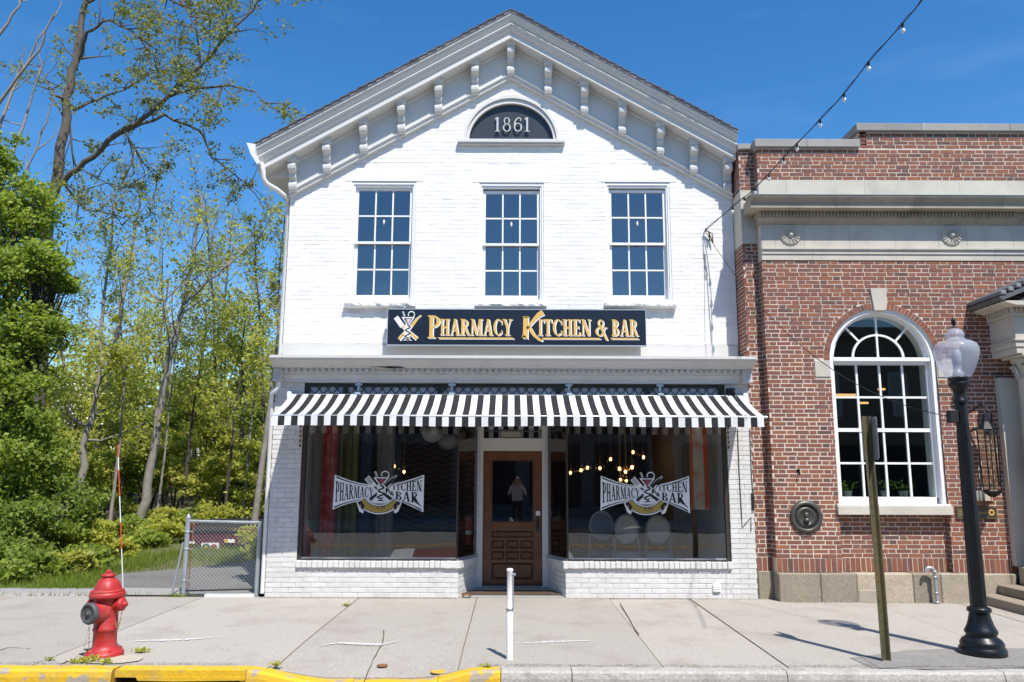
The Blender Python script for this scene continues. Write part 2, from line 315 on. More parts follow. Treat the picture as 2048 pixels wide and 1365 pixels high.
# joint line behind the kerb: dirt strip, patches, paint marks, valve covers
def sheet(poly, z, name, m, parent=None, yz=True):
    mb = MB(); mb.add([(x, y, (walkz(x, y) if yz else 0) + z) for x, y in poly], [tuple(range(len(poly)))]); return mb.build(name, m, parent)
def blob(cx, cy, rx, ry, n=18, j=0.18, s=0):
    rnd = random.Random(s); return [(cx + rx * math.cos(2 * PI * i / n) * (1 + rnd.uniform(-j, j)), cy + ry * math.sin(2 * PI * i / n) * (1 + rnd.uniform(-j, j))) for i in range(n)]
sheet([(g.x, g.y) for g in (gr(1700, 1318), gr(1812, 1303), gr(1900, 1299), gr(2046, 1298), gr(2100, 1330), gr(2046, 1338), gr(1880, 1342), gr(1745, 1338))], 0.008, 'patch', CONCD, sidewalk)
sheet([(g.x, g.y) for g in (gr(1722, 1316), gr(1812, 1316), gr(1826, 1335), gr(1760, 1339))], 0.011, 'patch', CONCD, sidewalk)
sheet(blob(-3.62, -3.72, 0.34, 0.16, s=3), 0.010, 'patch', mat('pale_dirt', (0.42, 0.38, 0.30), 0.95, 0.25, 25), sidewalk)
SPRAY = mat('spray_paint', (0.70, 0.70, 0.69), 0.8, 0.05, 9)
_t = SPRAY.node_tree; _tr = _t.nodes.new('ShaderNodeBsdfTransparent'); _mx = _t.nodes.new('ShaderNodeMixShader'); _nz = _t.nodes.new('ShaderNodeTexNoise'); _nz.inputs['Scale'].default_value = 55; _nz.inputs['Detail'].default_value = 4; _rp = _t.nodes.new('ShaderNodeMapRange'); _rp.inputs[1].default_value = .38; _rp.inputs[2].default_value = .62
_g = _t.nodes.new('ShaderNodeNewGeometry'); _t.links.new(_g.outputs['Position'], _nz.inputs['Vector']); _t.links.new(_nz.outputs[0], _rp.inputs[0]); _t.links.new(_rp.outputs[0], _mx.inputs[0]); _t.links.new(_tr.outputs[0], _mx.inputs[1]); _t.links.new(_t.nodes['Principled BSDF'].outputs[0], _mx.inputs[2]); _t.links.new(_mx.outputs[0], _t.nodes['Material Output'].inputs[0])
def paint_mark(pxs, wd=0.02):
    ps = [gr(*p) for p in pxs]; mb = MB(); L = []; U = []
    for i, p in enumerate(ps):
        t = i / (len(ps) - 1); w_ = wd * (0.25 + 1.5 * math.sin(PI * min(0.96, max(0.04, t))))
        L.append((p.x, p.y - w_, walkz(p.x, p.y) + 0.009)); U.append((p.x, p.y + w_, walkz(p.x, p.y) + 0.009))
    mb.add(L + U, [(i, i + 1, len(ps) + i + 1, len(ps) + i) for i in range(len(ps) - 1)]); mb.build('paint_mark', SPRAY, sidewalk)
paint_mark([(642, 1291), (675, 1286), (700, 1287), (730, 1288), (760, 1289), (780, 1286), (802, 1281)], 0.028)
paint_mark([(1028, 1288), (1060, 1288), (1090, 1286), (1120, 1285), (1155, 1284), (1186, 1283)], 0.022)
paint_mark([(262, 1284), (300, 1283), (350, 1282), (400, 1279), (446, 1275)], 0.022)
for (px, py, rx, m_) in ((765, 1320, 0.05, RUSTO), (876, 1331, 0.065, YEL)):
    g = gr(px, py); mb = MB(); z = walkz(g.x, g.y)
    mb.lathe((g.x, g.y, z + 0.004), [(rx, 0), (rx, 0.008), (rx * 0.8, 0.008), (rx * 0.75, 0.005), (0.01, 0.005)], 16); mb.build('valve_cover', m_, sidewalk)
# pavement cracks (recessed dark seams laid into the slab surface)
CRK = mat('crack_dirt', (0.10, 0.085, 0.06), 0.95, 0.2, 20)
for pts in ([(0, 1302), (18, 1296), (34, 1297), (60, 1299), (95, 1295), (125, 1292)], [(768, 1262), (766, 1285), (752, 1305), (738, 1325), (722, 1352)], [(1240, 1208), (1262, 1245), (1282, 1280)], [(1430, 1336), (1520, 1339), (1640, 1341)], [(118, 1331), (140, 1322), (160, 1312)]):
    ps = []
    for a, b in zip(pts, pts[1:]):
        for k in range(4): ps.append(gr(a[0] + (b[0] - a[0]) * k / 4 + random.uniform(-1, 1), a[1] + (b[1] - a[1]) * k / 4 + random.uniform(-.5, .5)))
    mb = MB(); wd = [random.uniform(0.003, 0.009) for _ in ps]
    V = [(p.x - q, p.y, walkz(p.x, p.y) + 0.007) for p, q in zip(ps, wd)] + [(p.x + q, p.y + q, walkz(p.x, p.y) + 0.007) for p, q in zip(ps, wd)]
    n_ = len(ps); mb.add(V, [(i, i + 1, n_ + i + 1, n_ + i) for i in range(n_ - 1)]); mb.build('crack', CRK, sidewalk)
# grit gathered along the wall foot and behind the kerb
GRIT = SPRAY.copy(); GRIT.name = 'grit'; GRIT.node_tree.nodes['Hue/Saturation/Value'].inputs['Color'].default_value = (.16, .135, .10, 1)
for nd in GRIT.node_tree.nodes:
    if nd.type == 'MAP_RANGE' and abs(nd.inputs[1].default_value - .38) < 1e-3: nd.inputs[1].default_value = .46; nd.inputs[2].default_value = .70; nd.inputs[4].default_value = .75
for (x0, x1, ya, yb_, s_) in ((-3.33, -.74, -.10, -.004, 1), (.76, 3.34, -.10, -.004, 2), (3.6, 6.2, -.36, -.25, 3), (-8, -2.4, KY + .165, KY + .27, 4), (-.3, 8, KY + .165, KY + .25, 5)):
    n_ = int((x1 - x0) / .12); V = []
    for i in range(n_ + 1):
        x = x0 + (x1 - x0) * i / n_; e = .05 * noise.noise((x * 3, s_, 0)); far = (ya - e * .8, yb_) if ya > -1 else (ya, yb_ + e)
        V += [(x, far[0], walkz(x, far[0]) + .0095), (x, far[1], walkz(x, far[1]) + .0095)]
    mb = MB(); mb.add(V, [(2 * i, 2 * i + 2, 2 * i + 3, 2 * i + 1) for i in range(n_)]); mb.build('grit_strip', GRIT, sidewalk)
# street with markings
street = struct(MB().quad((-120, -15.2, -0.165), (120, -15.2, -0.165), (120, KY + 0.01, -0.165), (-120, KY + 0.01, -0.165)).build('street', ASPH))
PW = mat('road_white', (0.62, 0.62, 0.60), 0.8, 0.2, 6); PY = mat('road_yellow', (0.62, 0.36, 0.03), 0.8, 0.2, 6); BRP = mat('red_brick_paving', (0.20, 0.075, 0.06), 0.9, 0.2, 12)
for y in (-9.9, -10.15):
    MB().quad((-120, y - 0.06, -0.16), (120, y - 0.06, -0.16), (120, y + 0.06, -0.16), (-120, y + 0.06, -0.16)).build('lane_line', PY, street)
MB().quad((-120, -6.5, -0.16), (-5.0, -6.5, -0.16), (-5.0, -6.38, -0.16), (-120, -6.38, -0.16)).build('lane_line', PW, street)
MB().quad((-2.9, -9.2, -0.16), (-2.4, -9.2, -0.16), (-2.0, -4.6, -0.16), (-2.5, -4.6, -0.16)).build('crosswalk_line', PW, street)
MB().quad((-2.4, -9.2, -0.16), (0.9, -9.2, -0.16), (0.9, -4.6, -0.16), (-2.0, -4.6, -0.16)).build('crosswalk_paving', BRP, street)
MB().quad((0.9, -9.2, -0.159), (1.4, -9.2, -0.159), (1.4, -4.6, -0.159), (0.9, -4.6, -0.159)).build('crosswalk_line', PW, street)
struct(MB().box(-120, 120, -19.5, -15.2, -0.3, -0.02).build('far_sidewalk', CONC))
# kerb stones
kerb = struct(MB().box(-40, 30, KY + 0.02, KY + 0.14, -0.5, -0.19).build('kerb', KERBG))
def kerbz(x): return -0.105 * dip(x) + 0.004
def kerb_stone(x0, x1, m_, name='kerb_stone', drop=0.0, zlow=-0.22):
    mb = MB(); n = max(2, int((x1 - x0) / 0.08)); prof = [(KY + 0.16, -0.001), (KY + 0.03, 0.0), (KY + 0.004, -0.018), (KY - 0.006, -0.06), (KY - 0.012, zlow)]
    rows = []
    for i in range(n + 1):
        x = x0 + (x1 - x0) * i / n; e = 0.006 * noise.noise((x * 6, 0, 1)); rows.append([(x, y + e + 0.004 * noise.noise((x * 9, k, 3)), max(zlow, z + kerbz(x) + e)) for k, (y, z) in enumerate(prof)])
    k = len(prof); vs = [p for r_ in rows for p in r_]
    mb.add(vs, [(i * k + j, i * k + j + 1, (i + 1) * k + j + 1, (i + 1) * k + j) for i in range(n) for j in range(k - 1)], 0, False)
    mb.add([rows[0][0], rows[0][1], rows[0][2], rows[0][3], rows[0][4], (x0, KY + 0.16, zlow)], [(0, 1, 2, 3, 4, 5)]); mb.add([rows[-1][0], rows[-1][1], rows[-1][2], rows[-1][3], rows[-1][4], (x1, KY + 0.16, zlow)], [(5, 4, 3, 2, 1, 0)])
    return mb.build(name, m_, kerb)
ks = [-14.0, -11.2, -8.6, -6.2, -4.95, -3.39]
for a, b in zip(ks, ks[1:]): kerb_stone(a + 0.004, b - 0.004, YEL)
for a, b in ((-2.25, -1.35), (-1.35, -0.62), (-0.62, -0.085)): kerb_stone(a + 0.003, b - 0.003, YEL)
for a, b in ((-0.085, 0.52), (0.52, 2.35), (2.35, 4.2), (4.2, 6.0), (6.0, 8.4), (8.4, 12)): kerb_stone(a + 0.004, b - 0.004, KERBG)
# storm drain inlet set into the kerb under a yellow steel head
g0, g1 = -3.36, -2.25
dr = thing('storm_drain', 'yellow painted kerb inlet with a dark open throat below the red hydrant', 'storm drain', (-2.8, KY, -0.2))
mb = MB(); mb.box(g0, g1, KY - 0.008, KY + 0.16, -0.055, 0.004); part('head_plate', mb, YEL, dr)
mb = MB(); mb.prism([(g0 + 0.18, -0.05), (g1, -0.05), (g1, -0.075), (g0 + 0.5, -0.085), (g0 + 0.2, -0.08)], KY - 0.014, KY + 0.012); part('lip', mb, YEL, dr)
mb = MB(); mb.box(g0, g1, KY + 0.14, KY + 0.155, -0.3, -0.06); mb.box(g0, g0 + 0.01, KY, KY + 0.15, -0.3, -0.06); mb.box(g0, g1, KY - .01, KY + 0.14, -0.30, -0.285); part('throat', mb, mat('drain_rust', (0.06, 0.03, 0.018), 0.95, 0.4, 14), dr)
mb = MB(); mb.bbox(g1 - 0.05, g1 + 0.0, KY - 0.004, KY + 0.1, -0.26, -0.06, 0.006); part('cheek', mb, YEL, dr)
# wooded lot behind: soil rising to the back, driveway
def lotz(x, y): return -0.03 + 0.055 * max(0, y - 5) + 0.04 * noise.noise((x * .5, y * .5, 0)) * min(1, max(0, y - 2) / 3)
mb = MB(); nx, ny = 60, 60
xs = [-60 + 56.55 * i / nx for i in range(nx + 1)]; ys = [0.03 + 62 * (j / ny) ** 1.7 for j in range(ny + 1)]
mb.v = [(x, y, lotz(x, y)) for x in xs for y in ys]; mb.f = [(i * (ny + 1) + j, (i + 1) * (ny + 1) + j, (i + 1) * (ny + 1) + j + 1, i * (ny + 1) + j + 1) for i in range(nx) for j in range(ny)]
mb.m = [0] * len(mb.f); mb.sm = [True] * len(mb.f); struct(mb.build('terrain', SOIL))
drive = [(-5.7, 0.03), (-3.46, 0.03), (-3.46, 14), (-5.2, 14), (-4.9, 4.3), (-5.86, 3.1), (-6.45, 2.4), (-6.2, 1.2)]
mb = MB(); mb.add([(x, y, lotz(x, y) + 0.05) for x, y in drive], [tuple(range(len(drive)))]); struct(mb.build('driveway', ASPHD))
mb = MB(); mb.add([(-9.5, .05, -.03), (-3.46, .05, -.03)] + [(x, y, 0.030) for x, y in ((-9.5, 0.10), (-3.46, 0.10), (-3.46, 0.5), (-4.6, 0.62), (-6, 0.7), (-9.5, 0.45))], [(2, 3, 4, 5, 6, 7), (0, 1, 3, 2)]); struct(mb.build('gravel_strip', mat('pale_gravel', (0.30, 0.285, 0.27), 0.95, 0.35, 45, 0.6, 90)))

# ================================================================== lettering
def _arc(cx, cy, rx, ry, a0, a1, th, tn, n=14):
    o = []
    for i in range(n):
        q = []
        for a, (ex, ey) in ((a0 + (a1 - a0) * i / n, (rx, ry)), (a0 + (a1 - a0) * (i + 1) / n, (rx, ry)), (a0 + (a1 - a0) * (i + 1) / n, (rx - th, ry - tn)), (a0 + (a1 - a0) * i / n, (rx - th, ry - tn))):
            q.append((cx + ex * math.cos(R(a)), cy + ey * math.sin(R(a))))
        o.append(q)
    return o
def _r(x0, x1, y0=0.0, y1=1.0): return [[(x0, y0), (x1, y0), (x1, y1), (x0, y1)]]
def _d(x0, y0, x1, y1, w_): return [[(x0, y0), (x0 + w_, y0), (x1 + w_, y1), (x1, y1)]]
def glyph(c):
    s = 0.055
    if c == 'P': return _r(.08, .26) + _r(0, .36, 0, s) + _r(0, .1, 1 - s, 1) + _arc(.25, .73, .33, .27, -90, 90, .16, .07), .60
    if c == 'H': return _r(.07, .23) + _r(.45, .61) + _r(.22, .46, .47, .54) + _r(0, .29, 0, s) + _r(0, .29, 1 - s, 1) + _r(.38, .68, 0, s) + _r(.38, .68, 1 - s, 1), .68
    if c == 'A': return _d(.06, 0, .30, 1, .075) + _d(.48, 0, .27, 1, .17) + _r(.15, .5, .28, .345) + _r(-.02, .2, 0, s) + _r(.42, .72, 0, s), .70
    if c == 'R': return _r(.07, .24) + _r(0, .32, 0, s) + _r(0, .1, 1 - s, 1) + _arc(.23, .745, .32, .255, -90, 90, .15, .065) + _d(.50, 0, .24, .53, .17) + _r(.5, .72, 0, s), .70
    if c == 'M': return _d(.05, 0, .09, 1, .07) + _r(.64, .80) + _d(.36, 0.02, .07, 1, .16) + _d(.40, .02, .62, 1, .06) + _r(-.01, .2, 0, s) + _r(.56, .88, 0, s) + _r(0, .2, 1 - s, 1) + _r(.6, .88, 1 - s, 1), .87
    if c == 'C': return _arc(.36, .5, .36, .51, 48, 312, .17, .065, 22) + _d(.58, .66, .59, .9, .04) + _d(.58, .10, .59, .32, .04), .64
    if c == 'Y': return _d(.25, .45, .02, 1, .17) + _d(.33, .45, .52, 1, .07) + _r(.25, .41, 0, .48) + _r(.15, .51, 0, s) + _r(-.04, .25, 1 - s, 1) + _r(.43, .68, 1 - s, 1), .66
    if c == 'K': return _r(.08, .25) + _r(0, .34, 0, s) + _r(0, .33, 1 - s, 1) + _d(.24, .42, .52, 1, .08) + _d(.52, 0, .28, .56, .17) + _r(.5, .74, 0, s), .74
    if c == 'I': return _r(.08, .24) + _r(0, .32, 0, s) + _r(0, .32, 1 - s, 1), .34
    if c == 'T': return _r(.22, .38) + _r(.13, .47, 0, s) + _r(0, .6, .925, 1) + _d(0, .76, 0, .93, .06) + _d(.54, .76, .54, .93, .06), .60
    if c == 'E': return _r(.07, .23) + _r(0, .5, 0, .065) + _r(0, .48, .935, 1) + _r(.2, .4, .47, .535) + _r(.44, .52, 0, .22) + _r(.43, .49, .8, 1) + _r(.37, .42, .4, .6), .54
    if c == 'N': return _r(.08, .15) + _r(.54, .61) + _d(.44, 0, .06, 1, .17) + _r(0, .22, 0, s) + _r(0, .2, 1 - s, 1) + _r(.45, .7, 1 - s, 1), .70
    if c == 'B': return _r(.07, .24) + _r(0, .1, 0, s) + _r(0, .1, 1 - s, 1) + _arc(.23, .76, .29, .24, -90, 90, .14, .06) + _arc(.23, .265, .34, .265, -90, 90, .16, .06), .60
    if c == '&': return _arc(.33, .76, .19, .24, 0, 360, .09, .06) + _arc(.27, .27, .27, .28, 40, 330, .13, .07) + _d(.62, -.25, .20, .68, .14) + _d(.46, .3, .56, .52, .07) + _r(.46, .7, .48, .53), .72
    if c == 'S': return _arc(.26, .75, .25, .26, 30, 270, .12, .07) + _arc(.26, .26, .26, .27, -150, 90, .12, .07), .54
    if c == '1': return _r(.15, .29) + _r(.05, .40, 0, .05) + _d(.02, .86, .15, 1, .05) + _r(.03, .2, .86, .92), .46
    if c == '8': return _arc(.27, .76, .21, .24, 0, 360, .085, .05, 20) + _arc(.27, .28, .27, .285, 0, 360, .10, .055, 20), .58
    if c == '6': return _arc(.29, .31, .28, .31, 0, 360, .10, .055, 20) + _arc(.37, .47, .36, .53, 80, 190, .11, .06, 12) + _arc(.42, .85, .10, .13, -60, 110, .07, .07, 6), .60
    return [], .3
def put_text(mb, s, x0, x1, z0, z1, Y, m=0, th=0.004, warp=None, gap=0.05, sub=1):
    gs = [glyph(c) for c in s]; W = sum(g[1] for g in gs) + gap * (len(gs) - 1); k = (x1 - x0) / W; x = 0; n = 0
    for polys, wd in gs:
        for p in polys:
            q = [(x0 + (x + a) * k, z0 + b * (z1 - z0)) for a, b in p]
            if warp: q = [warp(*e) for e in q]
            dy = 0.00012 * (n % 9); n += 1
            ar = sum(q[i][0] * q[(i + 1) % len(q)][1] - q[(i + 1) % len(q)][0] * q[i][1] for i in range(len(q)))
            if ar < 0: q = q[::-1]
            mb.prism(q, Y - th - dy, Y, 'y', m)
        x += wd + gap
def flat(mb, poly, Y, m, th=0.0012): mb.prism(poly, Y - th, Y, 'y', m)
def stroke(mb, pts, w0, Y, m, th=0.0012, w1=None):
    pts = [Vector((p[0], p[1])) for p in pts]; n = len(pts); L = []; U = []
    for i, p in enumerate(pts):
        d = (pts[min(i + 1, n - 1)] - pts[max(i - 1, 0)]); d.normalize(); nn = Vector((-d.y, d.x)); ww = (w0 + ((w1 if w1 is not None else w0) - w0) * i / (n - 1)) / 2
        L.append(p + nn * ww); U.append(p - nn * ww)
    for i in range(n - 1):
        q = [tuple(L[i]), tuple(U[i]), tuple(U[i + 1]), tuple(L[i + 1])]
        mb.prism(q, Y - th - 0.0001 * (i % 3), Y, 'y', m)

# ================================================================== brickwork
def brick_rects(u0, u1, v0, v1, ch, kind, joint, holes, rnd, L=0.195, H=0.093):
    out = []; r = 0; v = v0
    while v < v1 - 0.02:
        va, vb = v + joint / 2, min(v + ch - joint / 2, v1)
        u = u0 - (0 if r % 2 == 0 else (L / 2 if kind == 'run' else (L + H) / 2)) - (0 if kind == 'run' else rnd.choice((0, 0.02, -0.02)))
        k = 0
        while u < u1:
            l = L if (kind == 'run' or k % 2 == 0) else H
            l2 = l + joint
            a, b = max(u + joint / 2, u0), min(u + l2 - joint / 2, u1)
            segs = [(a, b)] if b - a > 0.015 else []
            for h in holes:
                iv = h(va, vb); ns = []
                for (s0, s1) in segs:
                    if iv is None or iv[1] <= s0 or iv[0] >= s1: ns.append((s0, s1)); continue
                    if iv[0] - s0 > 0.015: ns.append((s0, iv[0]))
                    if s1 - iv[1] > 0.015: ns.append((iv[1], s1))
                segs = ns
            for (s0, s1) in segs: out.append((s0, s1, va, vb, 'f' if abs((s1 - s0) - l) < 1e-4 and vb - va > ch - joint - 1e-4 else 'c', l))
            u += l2; k += 1
        v += ch; r += 1
    return out
def rect_hole(u0, u1, v0, v1): return lambda a, b: (u0, u1) if (b > v0 and a < v1) else None
def ell_hole(cu, cv, ru, rv):
    def f(a, b):
        m_ = max(0, (a + b) / 2 - cv)
        if b < cv or m_ >= rv: return None
        h = ru * math.sqrt(max(0, 1 - (m_ / rv) ** 2)); return (cu - h, cu + h)
    return f
class Bricks:
    """collects brick places on one building; nearest 300 whole ones become objects, the others one joined mesh"""
    def __init__(s, root, m, depth, jit, proud): s.root = root; s.m = m; s.d = depth; s.j = jit; s.p = proud; s.full = []; s.cut = []; s.mesh = {}
    def field(s, rects, O, U, N):
        O, U, N = Vector(O), Vector(U), Vector(N)
        for (a, b, c, d, k, l) in rects:
            ctr = O + U * ((a + b) / 2) + Vector((0, 0, (c + d) / 2)); pr = random.uniform(0, s.p)
            rec = (ctr, U, N, (b - a) / 2, (d - c) / 2, pr, l)
            (s.full if k == 'f' else s.cut).append(rec)
    def finish(s, name='brick', limit=300, stuff='brickwork'):
        s.full.sort(key=lambda r_: (r_[0] - CAM).length); ind, rest = s.full[:limit], s.full[limit:] + s.cut
        for (ctr, U, N, hu, hv, pr, l) in ind:
            key = round(hu, 3)
            if key not in s.mesh:
                mb = MB(); mb.bbox(-hu, hu, 0, s.d, -hv, hv, min(0.004, s.j + 0.001)); me = bpy.data.meshes.new(name); me.from_pydata(mb.v, [], mb.f); me.materials.append(s.m); s.mesh[key] = me
            o = link(name, s.mesh[key], s.root); Z = Vector((0, 0, 1)); p = ctr + N * pr - s.root.location
            o.matrix_local = Matrix(((U.x, -N.x, 0, p.x), (U.y, -N.y, 0, p.y), (U.z, -N.z, 1, p.z), (0, 0, 0, 1)))
        mb = MB(); j = s.j
        for (ctr, U, N, hu, hv, pr, l) in rest:
            vs = []
            for dn in (pr, -s.d):
                for (su, sv) in ((-1, -1), (1, -1), (1, 1), (-1, 1)):
                    vs.append(ctr + U * (su * hu + random.uniform(-j, j)) + Vector((0, 0, sv * hv + random.uniform(-j, j))) + N * (dn + (random.uniform(-j, j) * .5 if dn > 0 else 0)))
            mb.add(vs, [(0, 1, 2, 3), (0, 4, 5, 1), (1, 5, 6, 2), (2, 6, 7, 3), (3, 7, 4, 0)])
        o = part(stuff, mb, s.m, s.root); o['kind'] = 'stuff'; return o
FRONT = ((1, 0, 0), (0, -1, 0))

# ================================================================== WHITE GABLED BUILDING
WB = thing('gabled_shop_building', 'white painted brick shop building with a bracketed gable dated 1861', 'building', (0, 6, 0))
def wp(name, mb, m=TRIM): return part(name, mb, m, WB)
SL, ZP, XC = 0.577, 8.665, -0.03        # roof pitch, peak height, gable axis
XL, XR, YW = -3.385, 3.345, 0.40        # upper wall
def zroof(x): return ZP - SL * abs(x - XC)
WIN = [(-1.962, 4.19, 6.07), (-0.016, 4.19, 6.055), (1.907, 4.20, 6.07)]
WHW = 0.49
FC, FZ, FA, FB = -0.023, 6.735, 0.735, 0.745      # fanlight opening (half ellipse)
rnd = random.Random(2)
holes = []
for cx, z0, z1 in WIN:
    holes += [rect_hole(cx - WHW, cx + WHW, z0 - .02, z1), rect_hole(cx - .53, cx + .53, z0 - .12, z0), rect_hole(cx - .60, cx + .60, z1, z1 + .265)]
holes += [ell_hole(FC, FZ, FA, FB), rect_hole(FC - .83, FC + .83, FZ - .08, FZ)]
rects = brick_rects(XL, XR, 3.56, 8.0, 0.0655, 'run', 0.006, holes, rnd, L=0.205)
rects = [q for q in rects if q[3] < zroof((q[0] + q[1]) / 2) - 0.72]
BW = Bricks(WB, PAINT, 0.02, 0.0018, 0.0022)
BW.field(rects, (0, YW, 0), *FRONT)
# plaster sheet behind the bricks, with the openings left out
mb = MB(); yb = YW + 0.0014
def wall_rect(x0, x1, z0, z1): mb.quad((x0, yb, z0), (x1, yb, z0), (x1, yb, z1), (x0, yb, z1))
xe = XL; zt = 6.075
for cx, z0, z1 in WIN:
    wall_rect(xe, cx - WHW, 3.1, zt); wall_rect(cx - WHW, cx + WHW, 3.1, z0); wall_rect(cx - WHW, cx + WHW, z1, zt) if zt - z1 > 0.004 else None; xe = cx + WHW
wall_rect(xe, XR, 3.1, zt)
xs = sorted(set([XL, XR, XC] + [FC + FA * math.sin(PI * (i / 24 - .5)) for i in range(25)] + [XL + (XR - XL) * i / 20 for i in range(21)]))
for a, b in zip(xs, xs[1:]):
    lo = []
    for x in (a, b): lo.append(FZ + FB * math.sqrt(max(0, 1 - ((x - FC) / FA) ** 2)) if abs(x - FC) <= FA else None)
    m_ = (a + b) / 2
    if abs(m_ - FC) < FA:
        mb.quad((a, yb, zt), (b, yb, zt), (b, yb, FZ), (a, yb, FZ)); mb.quad((a, yb, lo[0] or FZ), (b, yb, lo[1] or FZ), (b, yb, zroof(b) - .4), (a, yb, zroof(a) - .4))
    else: mb.quad((a, yb, zt), (b, yb, zt), (b, yb, zroof(b) - .4), (a, yb, zroof(a) - .4))
wp('wall', mb, PAINTJ)
mb = MB(); mb.box(XL + 0.004, XL + 0.2, YW + 0.006, 11, 0, 6.4); mb.box(XR - 0.2, XR - 0.004, YW + 0.006, 11, 0, 6.4); mb.box(XL, XR, 10.9, 11.1, 0, 6.4); mb.box(XL + .2, XR - .2, YW + .25, 10.9, 3.0, 3.1); mb.prism([(XL + .2, 6.2), (XR - .2, 6.2), (XC, 8.2)], 2.6, 2.7)
wp('side_wall', mb, PAINTJ)
# board course under the sign
mb = MB(); mb.box(XL - .003, XR - .02, YW - .022, YW + .1, 3.1, 3.535); mb.box(XL - .003, XR - .02, YW - .006, YW + .05, 3.539, 3.556); wp('board_course', mb, TRIM)
# window lintels, sills
for i, (cx, z0, z1) in enumerate(WIN):
    mb = MB(); mb.bbox(cx - .597, cx + .597, YW - 0.004, YW + 0.15, z1 + .003, z1 + .262, 0.006); wp('lintel', mb, STONEW)
    mb = MB(); nx = 26
    bm = bmesh.new()
    grid = []
    for k in range(nx + 1):
        x = cx - .528 + 1.056 * k / nx; col = []
        for (y, z) in ((YW + .12, z0 - .003), (YW - .09, z0 - .012), (YW - .10, z0 - .04), (YW - .095, z0 - .075), (YW - .07, z0 - .1), (YW + .05, z0 - .1)):
            e = 0.012 * noise.noise((x * 16, y * 30, z * 30 + i)); col.append(bm.verts.new((x, y + e, z + e * .9)))
        grid.append(col)
    for a in range(nx):
        for b in range(5): bm.faces.new((grid[a][b], grid[a][b + 1], grid[a + 1][b + 1], grid[a + 1][b]))
    bm.faces.new(grid[0][::-1]); bm.faces.new(grid[-1]); mb.bm(bm); wp('sill', mb, STONEW)
PULL = mat('white_pull', (0.8, 0.8, 0.8), 0.5, 0.02, 4)
def sash_window(cx, z0, z1, drop):
    mb = MB(); f = 0.052; yo = YW + 0.03
    mb.box(cx - WHW, cx - WHW + f, yo, YW + .26, z0, z1); mb.box(cx + WHW - f, cx + WHW, yo, YW + .26, z0, z1)
    mb.box(cx - WHW + f, cx + WHW - f, yo, YW + .26, z1 - .075, z1); mb.box(cx - WHW + f, cx + WHW - f, yo + .01, YW + .26, z0, z0 + .05)
    mb.box(cx - WHW - .0, cx - WHW + .03, YW + .012, yo, z0 + .001, z1 - .001); mb.box(cx + WHW - .03, cx + WHW, YW + .012, yo, z0 + .001, z1 - .001); mb.box(cx - WHW + .03, cx + WHW - .03, YW + .012, yo, z1 - .04, z1 - .001)
    wn = wp('window', mb, SASH)
    xa, xb = cx - WHW + f, cx + WHW - f; zt_, zb_ = z1 - .075 - drop, z0 + .05; zm = (zt_ + zb_) / 2 + .01
    ya, yl = YW + .075, YW + .115; st = 0.045
    def sash(y, za, zb, top, bot, name):
        m2 = MB(); m2.box(xa, xa + st, y, y + .038, za, zb); m2.box(xb - st, xb, y, y + .038, za, zb); m2.box(xa + st, xb - st, y, y + .038, zb - top, zb); m2.box(xa + st, xb - st, y, y + .038, za, za + bot)
        s_ = part(name, m2, SASH, WB); s_.parent = wn
        s_.location = (0, 0, 0)
        gx0, gx1, gz0, gz1 = xa + st, xb - st, za + bot, zb - top; mw = 0.011; m3 = MB()
        xsb = [gx0 + (gx1 - gx0) * k / 3 for k in range(4)]; zsb = [gz0, (gz0 + gz1) / 2, gz1]
        for k in (1, 2): m3.box(xsb[k] - mw, xsb[k] + mw, y + .004, y + .03, gz0, gz1)
        m3.box(gx0, gx1, y + .006, y + .028, zsb[1] - mw, zsb[1] + mw)
        o = m3.build('muntin', SASH, wn)
        for a in range(3):
            for b in range(2):
                m4 = MB(); t = random.uniform(-0.0012, 0.0012); t2 = random.uniform(-0.0012, 0.0012)
                m4.quad((xsb[a], y + .018 + t, zsb[b]), (xsb[a + 1], y + .018 - t + t2, zsb[b]), (xsb[a + 1], y + .018 - t, zsb[b + 1]), (xsb[a], y + .018 + t - t2, zsb[b + 1])); p_ = m4.build('pane', GLASSU, wn)
        return gx0, gx1, gz0, gz1
    sash(yl, zb_, zm + .02, .035, .075, 'lower_sash'); g = sash(ya, zm - .02, zt_, .045, .035, 'upper_sash')
    m5 = MB(); xm = cx + .0; zz = g[2] + (g[3] - g[2]) * .38; m5.sphere((xm, ya + .01, zz), .016, 8, 2.6); o = m5.build('sash_pull', PULL, wn)
    m6 = MB(); m6.box(xa, xb, YW + .8, YW + .82, z0, z1); m6.box(xa - .01, xa, YW + .27, YW + .82, z0, z1); m6.box(xb, xb + .01, YW + .27, YW + .82, z0, z1); m6.box(xa, xb, YW + .27, YW + .82, z1 - .03, z1 - .02); m6.box(xa, xb, YW + .27, YW + .82, z0, z0 + .01)
    m6.build('dark_interior', ROOMD, wn)
    for c in wn.children: c.location = (0, 0, 0); c.matrix_parent_inverse = Matrix()
    return wn
for (cx, z0, z1), dr_ in zip(WIN, (0.0, 0.03, 0.02)): sash_window(cx, z0, z1, dr_)
